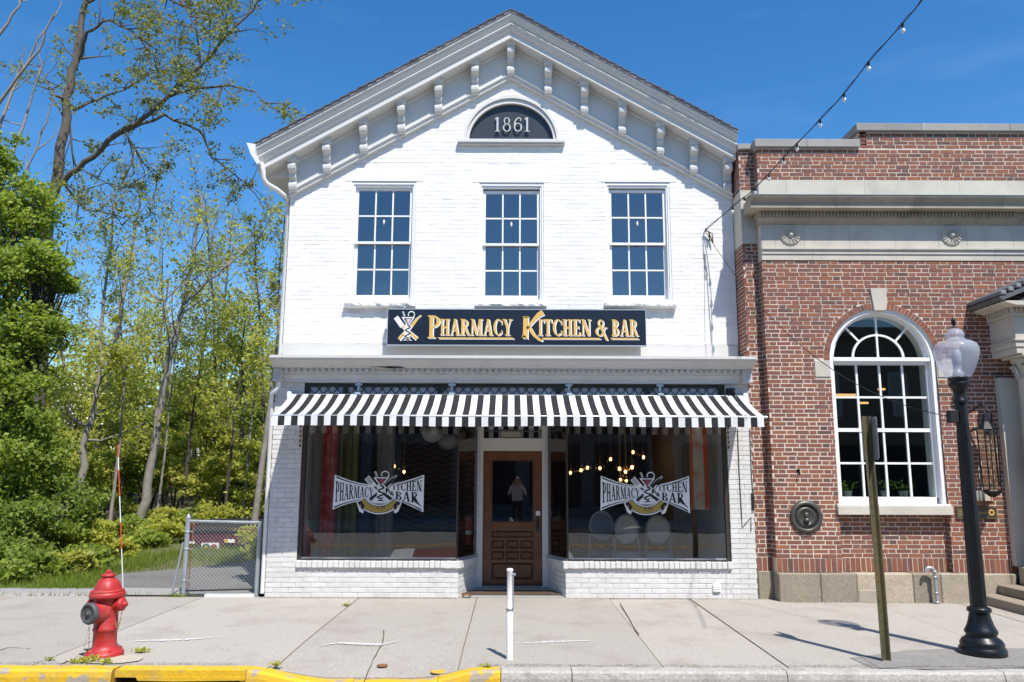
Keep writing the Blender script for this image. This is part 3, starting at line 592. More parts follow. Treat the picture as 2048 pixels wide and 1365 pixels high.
# fanlight
def ell(c, z, a, b, n=28, a0=0, a1=180): return [(c + a * math.cos(R(a0 + (a1 - a0) * i / n)), z + b * math.sin(R(a0 + (a1 - a0) * i / n))) for i in range(n + 1)]
fan = None
mb = MB()
for (ao, bo, ai, bi, y0, y1) in ((FA + .004, FB + .004, .70, .70, YW - .015, YW + .2), (.698, .695, .655, .625, YW + .012, YW + .2)):
    O, I = ell(FC, FZ, ao, bo), ell(FC, FZ, ai, bi)
    for i in range(28): mb.prism([O[i], O[i + 1], I[i + 1], I[i]], y0, y1, 'y')
fan = wp('fanlight', mb, TRIM)
_e = ell(FC, FZ, .66, .63); mb = MB(); mb.add([(x, YW + .06, z) for x, z in _e], [tuple(range(len(_e)))]); o = mb.build('pane', glass('fanlight_glass', (0.80, 0.82, 0.84), 1.42, 0.0, 0.0), fan)
mb = MB(); mb.prism(ell(FC, FZ, .72, .70), YW + .075, YW + .085, 'y'); mb.build('back_board', mat('slate_board', (.046, .052, .060), .6, .15, 4), fan)
mb = MB(); mb.bbox(FC - .825, FC + .825, YW - .085, YW + .1, FZ - .055, FZ - .002, 0.006); mb.bbox(FC - .80, FC + .80, YW - .055, YW + .05, FZ - .083, FZ - .057, 0.003); mb.build('sill', TRIM, fan)
for ch_, (xa_, xb_) in zip('1861', ((-.285, -.185), (-.155, -.02), (.015, .15), (.175, .275))): mb = MB(); put_text(mb, ch_, xa_, xb_, 6.905, 7.14, YW + .05, 0, 0.014); mb.build('numeral', SILVER, fan)
# rake cornice, soffit, frieze
def rake(name, prof, x0, x1, m):
    mb = MB(); prof = list(prof); n = len(prof)
    xs_ = [x0, x1]
    vs = [(x, y, zroof(x) + dz) for x in xs_ for (y, dz) in prof]
    mb.add(vs, [(i, (i + 1) % n, n + (i + 1) % n, n + i) for i in range(n)]); mb.add(vs, [tuple(range(n))[::-1], tuple(range(n, 2 * n))]); return wp(name, mb, m)
crown = [(-0.060, -.05), (-0.060, -.085), (-0.040, -.09), (-0.030, -.125), (0.000, -.165), (0.015, -.178), (-0.003, -.19), (-0.007, -.205), (0.003, -.222), (0.023, -.228), (0.033, -.262), (0.060, -.295), (0.073, -.302), (0.075, -.312), (0.075, -.392), (0.095, -.40), (.42, -.40), (.42, -.05)]
frieze = [(.335, -.398), (.335, -.845), (.308, -.848), (.300, -.862), (.315, -.885), (.330, -.893), (.330, -.925), (.345, -.93), (.42, -.93), (.42, -.398)]
bed = [(.31, -.395), (.31, -.425), (.325, -.445), (.34, -.445), (.34, -.395)]
XEL, XER = -3.80, 3.342
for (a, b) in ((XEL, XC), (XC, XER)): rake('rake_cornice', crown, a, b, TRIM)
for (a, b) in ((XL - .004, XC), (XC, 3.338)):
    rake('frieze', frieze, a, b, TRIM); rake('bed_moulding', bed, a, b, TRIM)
# brackets
bprof = [(.335, 0.06), (.10, 0.06), (.10, -.035), (.095, -.04), (.105, -.05), (.088, -.065), (.080, -.10), (.092, -.14), (.125, -.162), (.185, -.172), (.205, -.19), (.195, -.215), (.185, -.24), (.195, -.262), (.235, -.275), (.255, -.295), (.245, -.315), (.215, -.33), (.200, -.355), (.205, -.39), (.23, -.43), (.27, -.452), (.335, -.46)]
for k, px in enumerate([582, 651, 725, 801, 876, 949.5, 1021.5, 1097, 1170, 1246, 1323, 1390, 1458]):
    bpx = [(.335 - (.335 - y) * (.74 if z > -.2 else .6), z) for y, z in bprof]
    x = at(px, 100 + abs(px - 1021) * .53, .15).x; zt_ = zroof(x) - .40 - SL * .06; mb = MB()
    mb.prism([(y, zt_ + z) for y, z in bpx], x - .052, x + .052, 'x'); mb.prism([(y, zt_ + z) for y, z in ((.335, .05), (.145, .05), (.145, -.02), (.152, -.034), (.335, -.034))], x - .068, x + .068, 'x')
    for s in (-1, 1):
        mb.prism([(y, zt_ + z) for y, z in ((.31, -.06), (.165, -.07), (.158, -.10), (.166, -.135), (.19, -.155), (.31, -.15))], x + s * .052, x + s * .060, 'x')
        mb.prism([(y, zt_ + z) for y, z in ((.32, -.33), (.272, -.335), (.262, -.36), (.265, -.39), (.28, -.425), (.32, -.44))], x + s * .052, x + s * .060, 'x')
    wp('bracket', mb, TRIM)
# roof with shingle courses
def roof_side(x0, x1):
    mb = MB(); n = 30
    for k in range(n):
        a, b = x0 + (x1 - x0) * k / n, x0 + (x1 - x0) * (k + 1.25) / n
        b = min(b, x1) if x1 > x0 else max(b, x1)
        lift = random.uniform(-.004, .002); e = random.uniform(-.006, .006)
        vs = [(a, -.095 + e, zroof(a) + .012 + lift), (b, -.095 + e, zroof(b) - .012), (b, 11.2, zroof(b) - .012), (a, 11.2, zroof(a) + .012 + lift)]
        vs += [(x, y, z - .012) for x, y, z in vs]
        mb.add(vs, [(0, 1, 2, 3), (7, 6, 5, 4), (0, 4, 5, 1), (1, 5, 6, 2), (2, 6, 7, 3), (3, 7, 4, 0)])
    r_ = wp('roof', mb, SHINGLE)
    m2 = MB(); vs = [(x, y, zroof(x) + dz) for x in (x0, x1) for y, dz in ((-.078, -.012), (-.078, -.048), (11, -.048), (11, -.012))]
    m2.add(vs, [(0, 1, 5, 4), (1, 2, 6, 5), (2, 3, 7, 6), (3, 0, 4, 7), (0, 3, 2, 1), (4, 5, 6, 7)]); m2.build('roof_deck', mat('roof_edge', (0.30, 0.27, 0.27), .8, .1, 6), r_).location = -WB.location if False else (0, 0, 0)
    return r_
roof_side(-3.86, XC); roof_side(3.35, XC)
# gutter and downspout
mb = MB(); mb.prism([(-3.93, 6.475), (-3.80, 6.455), (-3.795, 6.30), (-3.72, 6.17), (-3.76, 6.15), (-3.86, 6.30)], -.10, 11, 'y'); wp('gutter', mb, GUTTER)
mb = MB(); mb.prism([(XEL + .01, zroof(XEL) - .06), (XL, zroof(XL) - .06), (XL, zroof(XL) - .62), (XL - .06, zroof(XL) - .62), (XEL + .06, zroof(XEL) - .40), (XEL + .01, zroof(XEL) - .36)], .34, 11, 'y'); wp('eave_box', mb, TRIM)
mb = MB(); mb.tube([(-3.73, .0, 6.2), (-3.70, .02, 6.08), (-3.70, .04, 5.98), (-3.66, .08, 5.91), (-3.55, .2, 5.87), (-3.44, .42, 5.81), (-3.44, .5, 5.7), (-3.44, .5, 3.2)], .038, 8); wp('downspout', mb, GUTTER)

# ---------------------------------------------------------------- shop front
PLX0, PLX1, PRX0, PRX1 = -3.345, -2.935, 3.015, 3.352
ZK, ZC = .395, .487
rnd = random.Random(5); BW2 = Bricks(WB, PAINT2, 0.02, 0.0022, 0.003)
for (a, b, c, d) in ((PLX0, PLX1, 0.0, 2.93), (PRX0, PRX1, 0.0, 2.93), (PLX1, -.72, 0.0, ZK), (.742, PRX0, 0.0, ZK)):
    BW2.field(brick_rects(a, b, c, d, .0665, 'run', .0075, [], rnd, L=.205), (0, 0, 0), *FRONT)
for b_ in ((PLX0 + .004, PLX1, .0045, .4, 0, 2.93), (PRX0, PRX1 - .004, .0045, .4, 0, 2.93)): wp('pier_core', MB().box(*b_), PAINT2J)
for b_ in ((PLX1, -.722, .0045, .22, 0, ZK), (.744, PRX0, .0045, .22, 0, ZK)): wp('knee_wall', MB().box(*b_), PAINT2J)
SPL = [((-.72, 0.0), (-.485, .70)), ((.742, 0.0), (.515, .70))]
for k, ((xa, ya), (xb, yb_)) in enumerate(SPL):
    U = Vector((xb - xa, yb_ - ya, 0)); L_ = U.length; U.normalize(); N = Vector((U.y, -U.x, 0)); N = N if (N.x > 0) == (k == 0) else -N
    r_ = brick_rects(0, L_, 0.0, ZK, .0665, 'run', .0075, [], rnd, L=.205)
    BW2.field(r_, (xa - N.x * .003, ya - N.y * .003, 0), U, N)
    mb = MB(); o_ = -N * .008; mb.prism([(xa + o_.x, ya + .004), (xb + o_.x, yb_), (xb + o_.x - N.x * .2, yb_), (xa + o_.x - N.x * .2, ya + .004)], 0, ZK, 'z'); wp('splay_wall', mb, PAINT2J)
    mb = MB(); q = [(xa + N.x * .03, ya - .036), (xb + N.x * .03, yb_), (xb - N.x * .2, yb_), (xa - N.x * .2, ya - .036)]; mb.prism(q, ZK + .001, ZC - .001, 'z'); wp('splay_cap', mb, PAINT2)
BW2.mesh = {}; BW2.finish('shopfront_brick', 150, 'shopfront_brickwork'); BW.finish('brick', 150, 'painted_brickwork')
for (a, b) in ((PLX1, -.75), (.772, PRX0)):          # rowlock cap bricks
    n = int((b - a) / .072); s = (b - a) / n
    for k in range(n):
        mb = MB(); pr = random.uniform(0, .006); mb.bbox(a + s * k + .0025, a + s * (k + 1) - .0025, -.036 - pr, .2, ZK + random.uniform(0, .004), ZC + random.uniform(-.003, .003), .006); wp('cap_brick', mb, PAINT2)
# entry floor
mb = MB(); mb.add([(-.72, .015, .012), (.742, .015, .012), (.52, .86, .075), (-.49, .86, .075), (-.72, .015, -.1), (.742, .015, -.1)], [(0, 1, 2, 3), (4, 5, 1, 0)]); wp('entry_floor', mb, mat('entry_concrete', (.30, .30, .28), .9, .1, 12, .3, 90))
mb = MB(); mb.tube([(-.66, .02, .02), (-.63, .0, .05), (-.58, .0, .045), (-.55, .02, .02)], .012, 6); wp('hose_stub', mb, RUSTO)
# frames and glass
GY, ZH = .06, 2.56
for (xa, xb, s) in ((PLX1, -.75, 1), (.775, PRX0, -1)):
    fr = MB(); fr.box(xa, xb, .03, .10, ZH, ZH + .07); fr.box(xa, xb, .028, .115, ZC + .002, ZC + .022)
    if s == 1: fr.box(xa, xa + .055, .025, .10, ZC + .022, ZH); fr.box(xb - .012, xb + .012, .035, .085, ZC + .022, ZH)
    else: fr.box(xb - .055, xb, .025, .10, ZC + .022, ZH); fr.box(xa - .012, xa + .012, .035, .085, ZC + .022, ZH)
    wn = wp('shop_window', fr, BRONZE)
    gx0, gx1 = (xa + .055, xb - .012) if s == 1 else (xa + .012, xb - .055)
    MB().quad((gx0, GY, ZC + .04), (gx1, GY, ZC + .04), (gx1, GY, ZH), (gx0, GY, ZH)).build('pane', GLASSS, wn)
    MB().box(gx0, gx1, .045, .075, ZC + .0225, ZC + .042).build('glazing_bead', ALU, wn)
    # splayed sidelight
    (pa, pb) = SPL[0] if s == 1 else SPL[1]; x0_, x1_ = (xb, pb[0]) if s == 1 else (xa, pb[0])
    sl = MB(); sl.quad((x0_, GY, ZC + .03), (x1_, .68, ZC + .03), (x1_, .68, ZH), (x0_, GY, ZH)); sl.build('side_pane', GLASSS, wn)
    e = MB(); d_ = .018
    e.prism([(x0_ - d_, GY), (x0_ + d_, GY), (x1_ + d_, .69), (x1_ - d_, .69)], ZC + .002, ZC + .032, 'z'); e.box(x1_ - .02, x1_ + .02, .645, .69, ZC + .034, ZH); e.build('side_frame', ALU, wn)
    e = MB(); e.prism([(x0_ - d_, GY), (x0_ + d_, GY), (x1_ + d_, .69), (x1_ - d_, .69)], ZH + .001, ZH + .04, 'z'); e.build('side_head', BRONZE, wn)
# recess ceiling, wall above glazing, transom of leaded diamonds
mb = MB(); mb.box(-2.935, 3.01, .1, .9, ZH + .045, ZH + .11); wp('recess_ceiling', mb, CORNICE)
tz0, tz1 = 2.64, 2.925
mb = MB(); mb.box(-2.94, 3.01, .03, .09, ZH + .072, tz0); mb.box(-2.94, 3.01, .02, .09, tz1 - .05, tz1 + .02)
for x in (-2.90, -2.36, -1.02, .66, 1.92, 2.96): mb.box(x - .035, x + .035, .022, .09, tz0, tz1 - .05)
trn = wp('transom', mb, mat('dark_green_frame', (.028, .034, .032), .5, .2, 6))
MB().box(-2.93, 3.0, .066, .07, tz0, tz1 - .04).build('transom_glass', mat('ripple_glass', (.48, .54, .60), .25, .25, 9, .5, 30), trn)
MB().box(-2.93, 3.0, .12, .13, tz0 - .02, tz1).build('transom_back', mat('transom_back', (.42, .47, .52), .5, .3, 7), trn)
mb = MB(); hh = tz1 - .05 - tz0; x = -2.93
while x < 3.0:
    for s in (-1, 1):
        xe_ = x + s * hh * .95
        if -2.95 < xe_ < 3.02: mb.tube([(x, .056, tz0), (xe_, .056, tz1 - .05)], .007, 4, cap=False)
    x += .128
mb.build('lead_came', BRONZE, trn)
# cornice over the shop front
prof = [(.395, 3.29), (-.36, 3.272), (-.362, 3.235), (-.345, 3.228), (-.335, 3.205), (-.30, 3.185), (-.26, 3.172), (-.225, 3.15), (-.205, 3.128), (-.20, 3.118), (-.125, 3.116), (-.125, 3.062), (-.112, 3.055), (-.112, 3.03), (-.085, 3.012), (-.075, 2.985), (-.055, 2.975), (-.055, 2.928), (.0, 2.926), (.395, 2.926)]
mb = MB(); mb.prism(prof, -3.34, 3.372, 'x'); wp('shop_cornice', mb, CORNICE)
n = 74
for k in range(n):
    x = -3.20 + 6.40 * (k + .5) / n
    if k in (15, 16): continue
    mb = MB(); mb.box(x - .024, x + .024, -.168, -.1245, 3.066, 3.1155, j=.0012); wp('dentil', mb, CORNICE)
for (x0, x1) in ((-3.335, -3.215), (3.225, 3.355)):
    mb = MB(); mb.box(x0, x1, -.172, .0, 2.955, 3.114)
    for k in range(5): xx = x0 + (x1 - x0) * (k + .5) / 5; mb.tube([(xx, -.172, 2.957), (xx, -.172, 3.112)], .010, 6)
    mb.box(x0 - .008, x1 + .008, -.182, .0, 2.935, 2.957); wp('end_block', mb, CORNICE)
mb = MB(); mb.tube([(-3.26, -.12, 2.93), (-3.265, -.12, 2.87), (-3.30, -.11, 2.81), (-3.365, -.08, 2.765), (-3.385, -.03, 2.70), (-3.385, .02, 2.60), (-3.385, .03, .05)], .03, 8); wp('shop_downspout', mb, GUTTER)
# rotted gap under the cornice crown
mb = MB(); mb.prism([(-1.98, 3.135), (-1.80, 3.128), (-1.72, 3.138), (-1.60, 3.134), (-1.50, 3.118), (-1.70, 3.112)], -.216, -.19, 'y'); wp('rot_hole', mb, DARK)
# exposed brick teeth at the pier edges
for k in range(8):
    z = 2.02 + k * .0665
    for (x0, x1) in ((-2.972, -2.945), (3.02, 3.045)): wp('chipped_brick', MB().box(x0, x1, -.006, .01, z, z + .045, j=.003), RUSTO)
# vent, conduits on the right pier
mb = MB(); mb.bbox(2.735, 2.845, -.022, .02, .09, .20, .008); vt = wp('wall_vent', mb, SASH)
for k in range(3): MB().prism([(-.024, .105 + k * .03), (-.034, .105 + k * .03), (-.024, .128 + k * .03)], 2.75, 2.83, 'x').build('louvre', SASH, vt)
def hang(pts, r, name, m=WIRE): mb = MB(); mb.tube(pts, r, 5); return wp(name, mb, m)
hang([(3.165, -.012, 2.3), (3.162, -.012, 1.7), (3.17, -.012, 1.12), (3.172, -.012, .95), (3.30, -.012, 1.09), (3.29, -.012, .90)], .006, 'conduit')
hang([(3.335, -.012, 2.3), (3.332, -.012, 1.6), (3.345, -.012, 1.2)], .005, 'conduit')
mb = MB(); mb.bbox(3.318, 3.345, -.03, .0, 1.18, 1.42, .005); wp('cable_clip', mb, DARK)
# camera box at the right end of the transom
mb = MB(); mb.bbox(3.02, 3.13, -.10, -.01, 2.75, 2.86, .008); mb.sphere((3.10, -.115, 2.81), .022, 8); wp('floodlight', mb, DARK)

# door
mb = MB(); DY = .75
for (a, b) in ((-.505, -.418), (.450, .53)): mb.box(a, b, .66, .80, .06, 2.52)
mb.box(-.418, .45, .675, .80, 2.0, 2.15); mb.box(-.418, .45, .665, .80, 2.151, 2.185); mb.box(-.418, .45, .675, .80, 2.47, 2.52)
df = wp('door_frame', mb, TRIM)
MB().box(-.418, .45, .745, .75, 2.186, 2.469).build('transom_pane', GLASSS, df)
MB().bbox(-.16, .14, .68, .742, 2.19, 2.30, .02).build('door_closer_box', mat('tan_plastic', (.30, .28, .22), .6, .1, 5), df)
a0, a1, d0, d1 = -.414, .446, .082, 1.995
mb = MB(); y0_, y1_ = DY, DY + .05
mb.box(a0, a0 + .115, y0_, y1_, d0, d1); mb.box(a1 - .115, a1, y0_, y1_, d0, d1)
for (za, zb) in ((1.875, d1), (.845, .955), (.715, .74), (.56, .585), (.395, .43), (d0, .15)): mb.box(a0 + .115, a1 - .115, y0_, y1_, za, zb)
mb.box(a0 + .115, a1 - .115, y0_ + .03, y1_, .15, .845)
door = wp('door', mb, WOOD)
xa, xb = a0 + .115, a1 - .115
for (za, zb) in ((.74, .845),): MB().bbox(xa + .02, xb - .02, DY + .004, DY + .035, za + .015, zb - .015, .012).build('panel', WOODD, door)
for (za, zb) in ((.585, .715), (.43, .56)):
    for k in range(3):
        p0, p1 = xa + (xb - xa) * k / 3 + .018, xa + (xb - xa) * (k + 1) / 3 - .018
        MB().bbox(p0, p1, DY + .003, DY + .034, za + .016, zb - .016, .016).build('panel', WOODD, door)
        if k: xk = xa + (xb - xa) * k / 3; MB().box(xk - .012, xk + .012, DY + .001, DY + .032, za, zb).build('mullion', WOOD, door)
MB().bbox(xa + .02, xb - .02, DY + .003, DY + .034, .165, .38, .02).build('panel', WOODD, door)
m2 = MB(); m2.box(xa, xa + .018, DY - .008, DY + .02, .957, 1.873); m2.box(xb - .018, xb, DY - .008, DY + .02, .957, 1.873); m2.box(xa + .018, xb - .018, DY - .008, DY + .02, .957, .975); m2.box(xa + .018, xb - .018, DY - .008, DY + .02, 1.855, 1.873); m2.build('glazing_bead', WOODD, door)
MB().quad((xa + .018, DY + .012, .975), (xb - .018, DY + .012, .975), (xb - .018, DY + .012, 1.855), (xa + .018, DY + .012, 1.855)).build('door_glass', glass('door_glass', (.5, .5, .5), 1.9, 0, .10), door)
MB().bbox(a1 - .085, a1 - .03, DY - .008, DY + .004, .83, 1.06, .003).build('lock_plate', BRONZE, door)
MB().bbox(a1 - .088, a1 - .022, DY - .03, DY - .002, 1.06, 1.13, .008).build('keypad', SASH, door)
m2 = MB(); m2.tube([(a1 - .06, DY - .008, .97), (a1 - .06, DY - .05, .965), (a1 - .06, DY - .055, .90), (a1 - .06, DY - .008, .87)], .008, 6); m2.build('door_handle', BRONZE, door)
# room behind the shop windows
IY = 6.6
for nm, b_, m_ in (('room_floor', (-3.15, 3.15, .12, IY, -.05, .045), mat('dark_floor', (.10, .07, .05), .5, .3, 5)), ('room_ceiling', (-3.15, 3.15, .12, IY, 2.93, 2.98), mat('dark_ceiling', (.25, .25, .24), .9, .1, 4)), ('room_back_wall', (-3.15, 3.15, IY, IY + .1, 0, 2.95), mat('dark_wall', (.09, .085, .08), .8, .2, 3)), ('room_side_wall', (-3.18, -2.96, .4, IY, 0, 2.95), mat('grey_wall', (.55, .56, .55), .8, .1, 3)), ('room_side_wall', (3.04, 3.18, .4, IY, 0, 2.95), mat('pale_wall', (.62, .62, .60), .8, .1, 3))):
    wp(nm, MB().box(*b_), m_)

# ================================================================== SIGN BOARD
SY = .185; SX0, SX1, SZ0, SZ1 = -1.818, 1.952, 3.500, 4.036
def sg(cx, cy): return (SX0 + (cx - 58) / 1927 * (SX1 - SX0), SZ0 + (302 - cy) / 267 * (SZ1 - SZ0))
sb = thing('shop_signboard', 'long black signboard with gold serif lettering above the striped awning', 'sign', (0, SY, SZ0))
mb = MB(); mb.box(SX0 + .008, SX1 - .008, SY, SY + .06, SZ0 + .008, SZ1 - .008); part('panel', mb, BLACKS, sb)
mb = MB(); mb.box(SX0, SX1, SY - .008, SY + .07, SZ1 - .008, SZ1 + .004); mb.box(SX0, SX1, SY - .008, SY + .07, SZ0 - .004, SZ0 + .008); mb.box(SX0, SX0 + .008, SY - .008, SY + .07, SZ0 + .008, SZ1 - .008); mb.box(SX1 - .008, SX1, SY - .008, SY + .07, SZ0 + .008, SZ1 - .008); part('edge_trim', mb, ALU, sb)
mb = MB(); xm = sg(1048, 0)[0]; mb.box(xm - .002, xm + .002, SY - .0015, SY, SZ0 + .01, SZ1 - .01); part('panel_joint', mb, BLACKP, sb)
for x in (-1.2, 0.2, 1.4): mb = MB(); mb.box(x - .02, x + .02, SY + .06, YW, SZ0 + .05, SZ1 - .05); part('mounting_bar', mb, DARK, sb)
def sign_text(mb, Y, m, ox, oz, th):
    def T(s, a, b, c, d, **k): (x0, z1), (x1, z0) = sg(a, b), sg(c, d); put_text(mb, s, x0 + ox, x1 + ox, z0 + oz, z1 + oz, Y, m, th, **k)
    T('P', 360, 82, 452, 250); T('HARMACY', 452, 108, 985, 228, gap=.06); T('ITCHEN', 1180, 108, 1574, 228, gap=.06); T('&', 1606, 108, 1694, 230); T('BAR', 1728, 108, 1924, 230, gap=.07)
    def S(p, w0, w1=None): stroke(mb, [(sg(*q)[0] + ox, sg(*q)[1] + oz) for q in p], w0, Y, m, th, w1)
    S([(1090, 90), (1085, 250)], .072); S([(1062, 228), (1090, 242), (1106, 252)], .03, .012); S([(1068, 92), (1110, 92)], .02)
    S([(1098, 178), (1140, 125), (1180, 80), (1215, 58)], .03, .085); S([(1110, 165), (1150, 225), (1185, 255), (1212, 266)], .05, .03)
    for (a, b) in ((435, 1003), (1208, 1648), (1716, 1930)):
        (x0, z0), (x1, _) = sg(a, 254), sg(b, 254); mb.prism([(x0 + ox + .015, z0 + oz), (x1 + ox, z0 + oz), (x1 + ox - .022, z0 + oz + .02), (x0 + ox, z0 + oz + .02)], Y - th, Y, 'y', m)
mb = MB(); sign_text(mb, SY - .0004, 0, .014, -.010, .0015); part('lettering_shadow', mb, WHITEP, sb)
mb = MB(); sign_text(mb, SY - .0034, 0, 0, 0, .0015); part('lettering', mb, GOLD, sb)
def emblem(mb, f, k, Y, white, black, gold, red, sign=True):
    """crossed spatula and knife behind a stemmed glass wound by a snake; f maps emblem units to the wall plane"""
    def S(p, w0, m, l, w1=None): stroke(mb, [f(*q) for q in p], w0 * k, Y - l * .0016, m, .001, None if w1 is None else w1 * k)
    def Fp(p, m, l): flat(mb, [f(*q) for q in p], Y - l * .0016, m, .001)
    S([(.06, .80), (.30, .50)], .17, white, 0); S([(.30, .5), (.82, .10)], .10, white, 0, .15); S([(.30, .5), (.82, .10)], .05, gold if sign else black, 1, .10)
    S([(.94, .86), (.80, .74), (.55, .45), (.20, .08)], .05, white, 0, .16); S([(.93, .85), (.80, .73), (.62, .52)], .02, gold if sign else black, 1, .12); S([(.42, .33), (.18, .10)], .06, gold if sign else black, 1, .10)
    if not sign:
        for t in (-.05, -.017, .017, .05): S([(.06 + t * .8, .80 + t * .6), (.22 + t * .8, .60 + t * .6)], .013, black, 1)
    Fp([(.26, .80), (.72, .80), (.49, .50)], white, 2); Fp([(.33, .765), (.65, .765), (.49, .55)], black, 3); Fp([(.42, .74), (.60, .74), (.49, .58)], red, 4)
    S([(.49, .56), (.47, .40), (.48, .20), (.47, .12)], .20, white, 2); Fp([(.33, .05), (.65, .05), (.52, .12), (.45, .12)], white, 2); Fp([(.38, .06), (.60, .06), (.52, .10), (.46, .10)], black, 3)
    S([(.49 + .085 * math.sin(i * .62), .53 - i * .0195) for i in range(22)], .045, black, 3); S([(.56, .18), (.50, .14), (.40, .16), (.30, .24)], .03, black, 3, .012)
    S([(.30, .98), (.36, .82)], .055, white, 2); S([(.30, .96), (.355, .82)], .02, black, 3)
    S([(.60 + .10 * math.cos(R(a)), .88 + .10 * math.sin(R(a))) for a in range(200, -60, -20)], .045, white, 2); S([(.60 + .085 * math.cos(R(a)), .88 + .075 * math.sin(R(a))) for a in range(190, -40, -20)], .025, black, 3)
mb = MB(); (ex0, ez1), (ex1, ez0) = sg(108, 50), sg(322, 280)
emblem(mb, lambda a, b: (ex0 + a * (ex1 - ex0), ez0 + b * (ez1 - ez0)), ex1 - ex0, SY - .0004, 0, 1, 2, 3); part('emblem', mb, [WHITEP, BLACKP, GOLD, mat('emblem_pink', (.6, .5, .6), .5, .05, 5)], sb)

# ================================================================== WINDOW DECALS
def decal(x0, x1, z0, z1, label):
    Y = GY - .002
    def c(a, b): return (x0 + (a - 165) / 1675 * (x1 - x0), z1 - (b - 105) / 805 * (z1 - z0))
    mb = MB(); W_, B_, G_, R_ = 0, 1, 2, 3
    def F(p, m, l): flat(mb, [c(*q) for q in p], Y - l * .0016, m, .001)
    def S(p, w0, m, l, w1=None): stroke(mb, [c(*q) for q in p], w0 * (x1 - x0) / 1675, Y - l * .0016, m, .001, None if w1 is None else w1 * (x1 - x0) / 1675)
    # white field, in convex strips between top and bottom curves
    top = [(180, 185), (320, 235), (480, 295), (640, 335), (780, 358), (920, 380), (1120, 375), (1280, 345), (1450, 305), (1640, 250), (1838, 180)]
    bot = [(165, 838), (320, 770), (480, 715), (640, 680), (780, 665), (920, 720), (1120, 720), (1280, 660), (1450, 700), (1640, 785), (1835, 878)]
    for i in range(len(top) - 1): F([bot[i], bot[i + 1], top[i + 1], top[i]], W_, 0)
    # black rules
    S([(210, 225), (330, 275), (480, 325), (640, 362), (800, 385)], 26, B_, 1, 8); S([(1815, 222), (1640, 285), (1450, 335), (1330, 360)], 22, B_, 1, 6)
    S([(190, 795), (330, 735), (480, 688), (660, 650)], 26, B_, 1, 8); S([(1800, 838), (1640, 752), (1500, 700), (1390, 672)], 26, B_, 1, 8)
    def mapper(xa, xb, ta, tb, ba, bb):
        def wf(u, v):
            t = (u - xa) / (xb - xa); s_ = t * (1.6 - .6 * t) if True else t
            tt = ta + (tb - ta) * s_; bt = ba + (bb - ba) * s_; return c(u, bt + (tt - bt) * v)
        return wf
    put_text(mb, 'PHARMACY', 205, 905, 0, 1, Y - .0018, B_, .001, mapper(205, 905, 300, 425, 695, 590), gap=.05)
    put_text(mb, 'ITCHEN', 1262, 1800, 0, 1, Y - .0018, B_, .001, mapper(1262, 1800, 385, 280, 462, 492), gap=.05)
    put_text(mb, 'BAR', 1310, 1745, 0, 1, Y - .0018, B_, .001, mapper(1310, 1745, 492, 505, 640, 705), gap=.05); S([(1640, 610), (1700, 690), (1800, 775)], 60, B_, 1, 10)
    put_text(mb, '&', 1215, 1290, 0, 1, Y - .0018, B_, .001, mapper(1215, 1290, 482, 482, 568, 568))
    S([(1148, 395), (1148, 530)], 34, B_, 1); S([(1160, 470), (1230, 380), (1300, 330), (1350, 300)], 10, B_, 1, 26); S([(1165, 450), (1220, 520), (1280, 575)], 30, B_, 1, 12)
    emblem(mb, lambda a, b: c(735 + a * 635, 905 - 195 + (0 - b) * 600 + 0), (x1 - x0) / 1675 * 620, Y - .0045, W_, B_, G_, R_, False)
    # ribbon
    rib = [(1020 + 345 * math.cos(R(a)) , 545 + 285 * math.sin(R(a))) for a in range(158, 20, -6)]
    S(rib, 170, W_, 8); S(rib, 128, B_, 9); S(rib, 108, G_, 10)
    for s in (-1, 1):
        q = lambda a: 1020 + s * a
        F([(q(420), 690), (q(330), 640), (q(240), 740), (q(290), 905), (q(355), 870)], W_, 7); F([(q(395), 700), (q(335), 670), (q(265), 750), (q(288), 850), (q(335), 800)], B_, 11); S([(q(352), 745), (q(322), 800)], 34, G_, 12, 8)
    rm = lambda u, v: (lambda a: c(1020 + (318 + 55 * v * -1 + 27) * math.cos(R(a)), 545 + (258 + 50 * -v + 27) * math.sin(R(a))))(128 - (u - 0) * 76)
    def rt(s, a, b): put_text(mb, s, a, b, 0, 1, Y - .0195, B_, .001, rm, gap=.08)
    rt('NY', .40, .52); rt('EST', .58, .78)
    o = mb.build('window_decal', [WHITEP, BLACKP, GOLDP, REDP]); tag(o, label, 'decal'); return o
decal(-2.48, -1.217, 1.112, 1.702, 'black and white logo decal on the shop window left of the wooden door')
decal(1.235, 2.48, 1.112, 1.700, 'black and white logo decal on the shop window beside the red brick building')

# ================================================================== AWNING
aw = thing('striped_awning', 'black and white striped canvas awning over the shop windows and door', 'awning', (0, -.1, 2.76))
AX0, AX1 = -3.095, 3.248; NS = 75
canv, val = MB(), MB(); nv = 10
def awp(x, t):      # sag of the cloth
    zt = 2.755; zf = 2.405 + .006 * math.sin(x * 2.1); y = -.09 + (-.935 + .09) * t; sag = -.024 * math.sin(PI * t) - .010 * math.sin(PI * t) * math.sin((x - AX0) * 2.95)
    e = .004 * noise.noise((x * 5, t * 4, 2)); return (x, y, zt + (zf - zt) * t + sag + e)
def valp(x, t):
    w_ = .010 * t * noise.noise((x * 2.2, 0, 5)) + .006 * t * math.sin(x * 9 + 1.2 * math.sin(x * 3)); return (x, -.938 + w_ - .004 * t, 2.392 + .006 * math.sin(x * 2.1) - .125 * t + .004 * t * noise.noise((x * 3, 1, 1)))
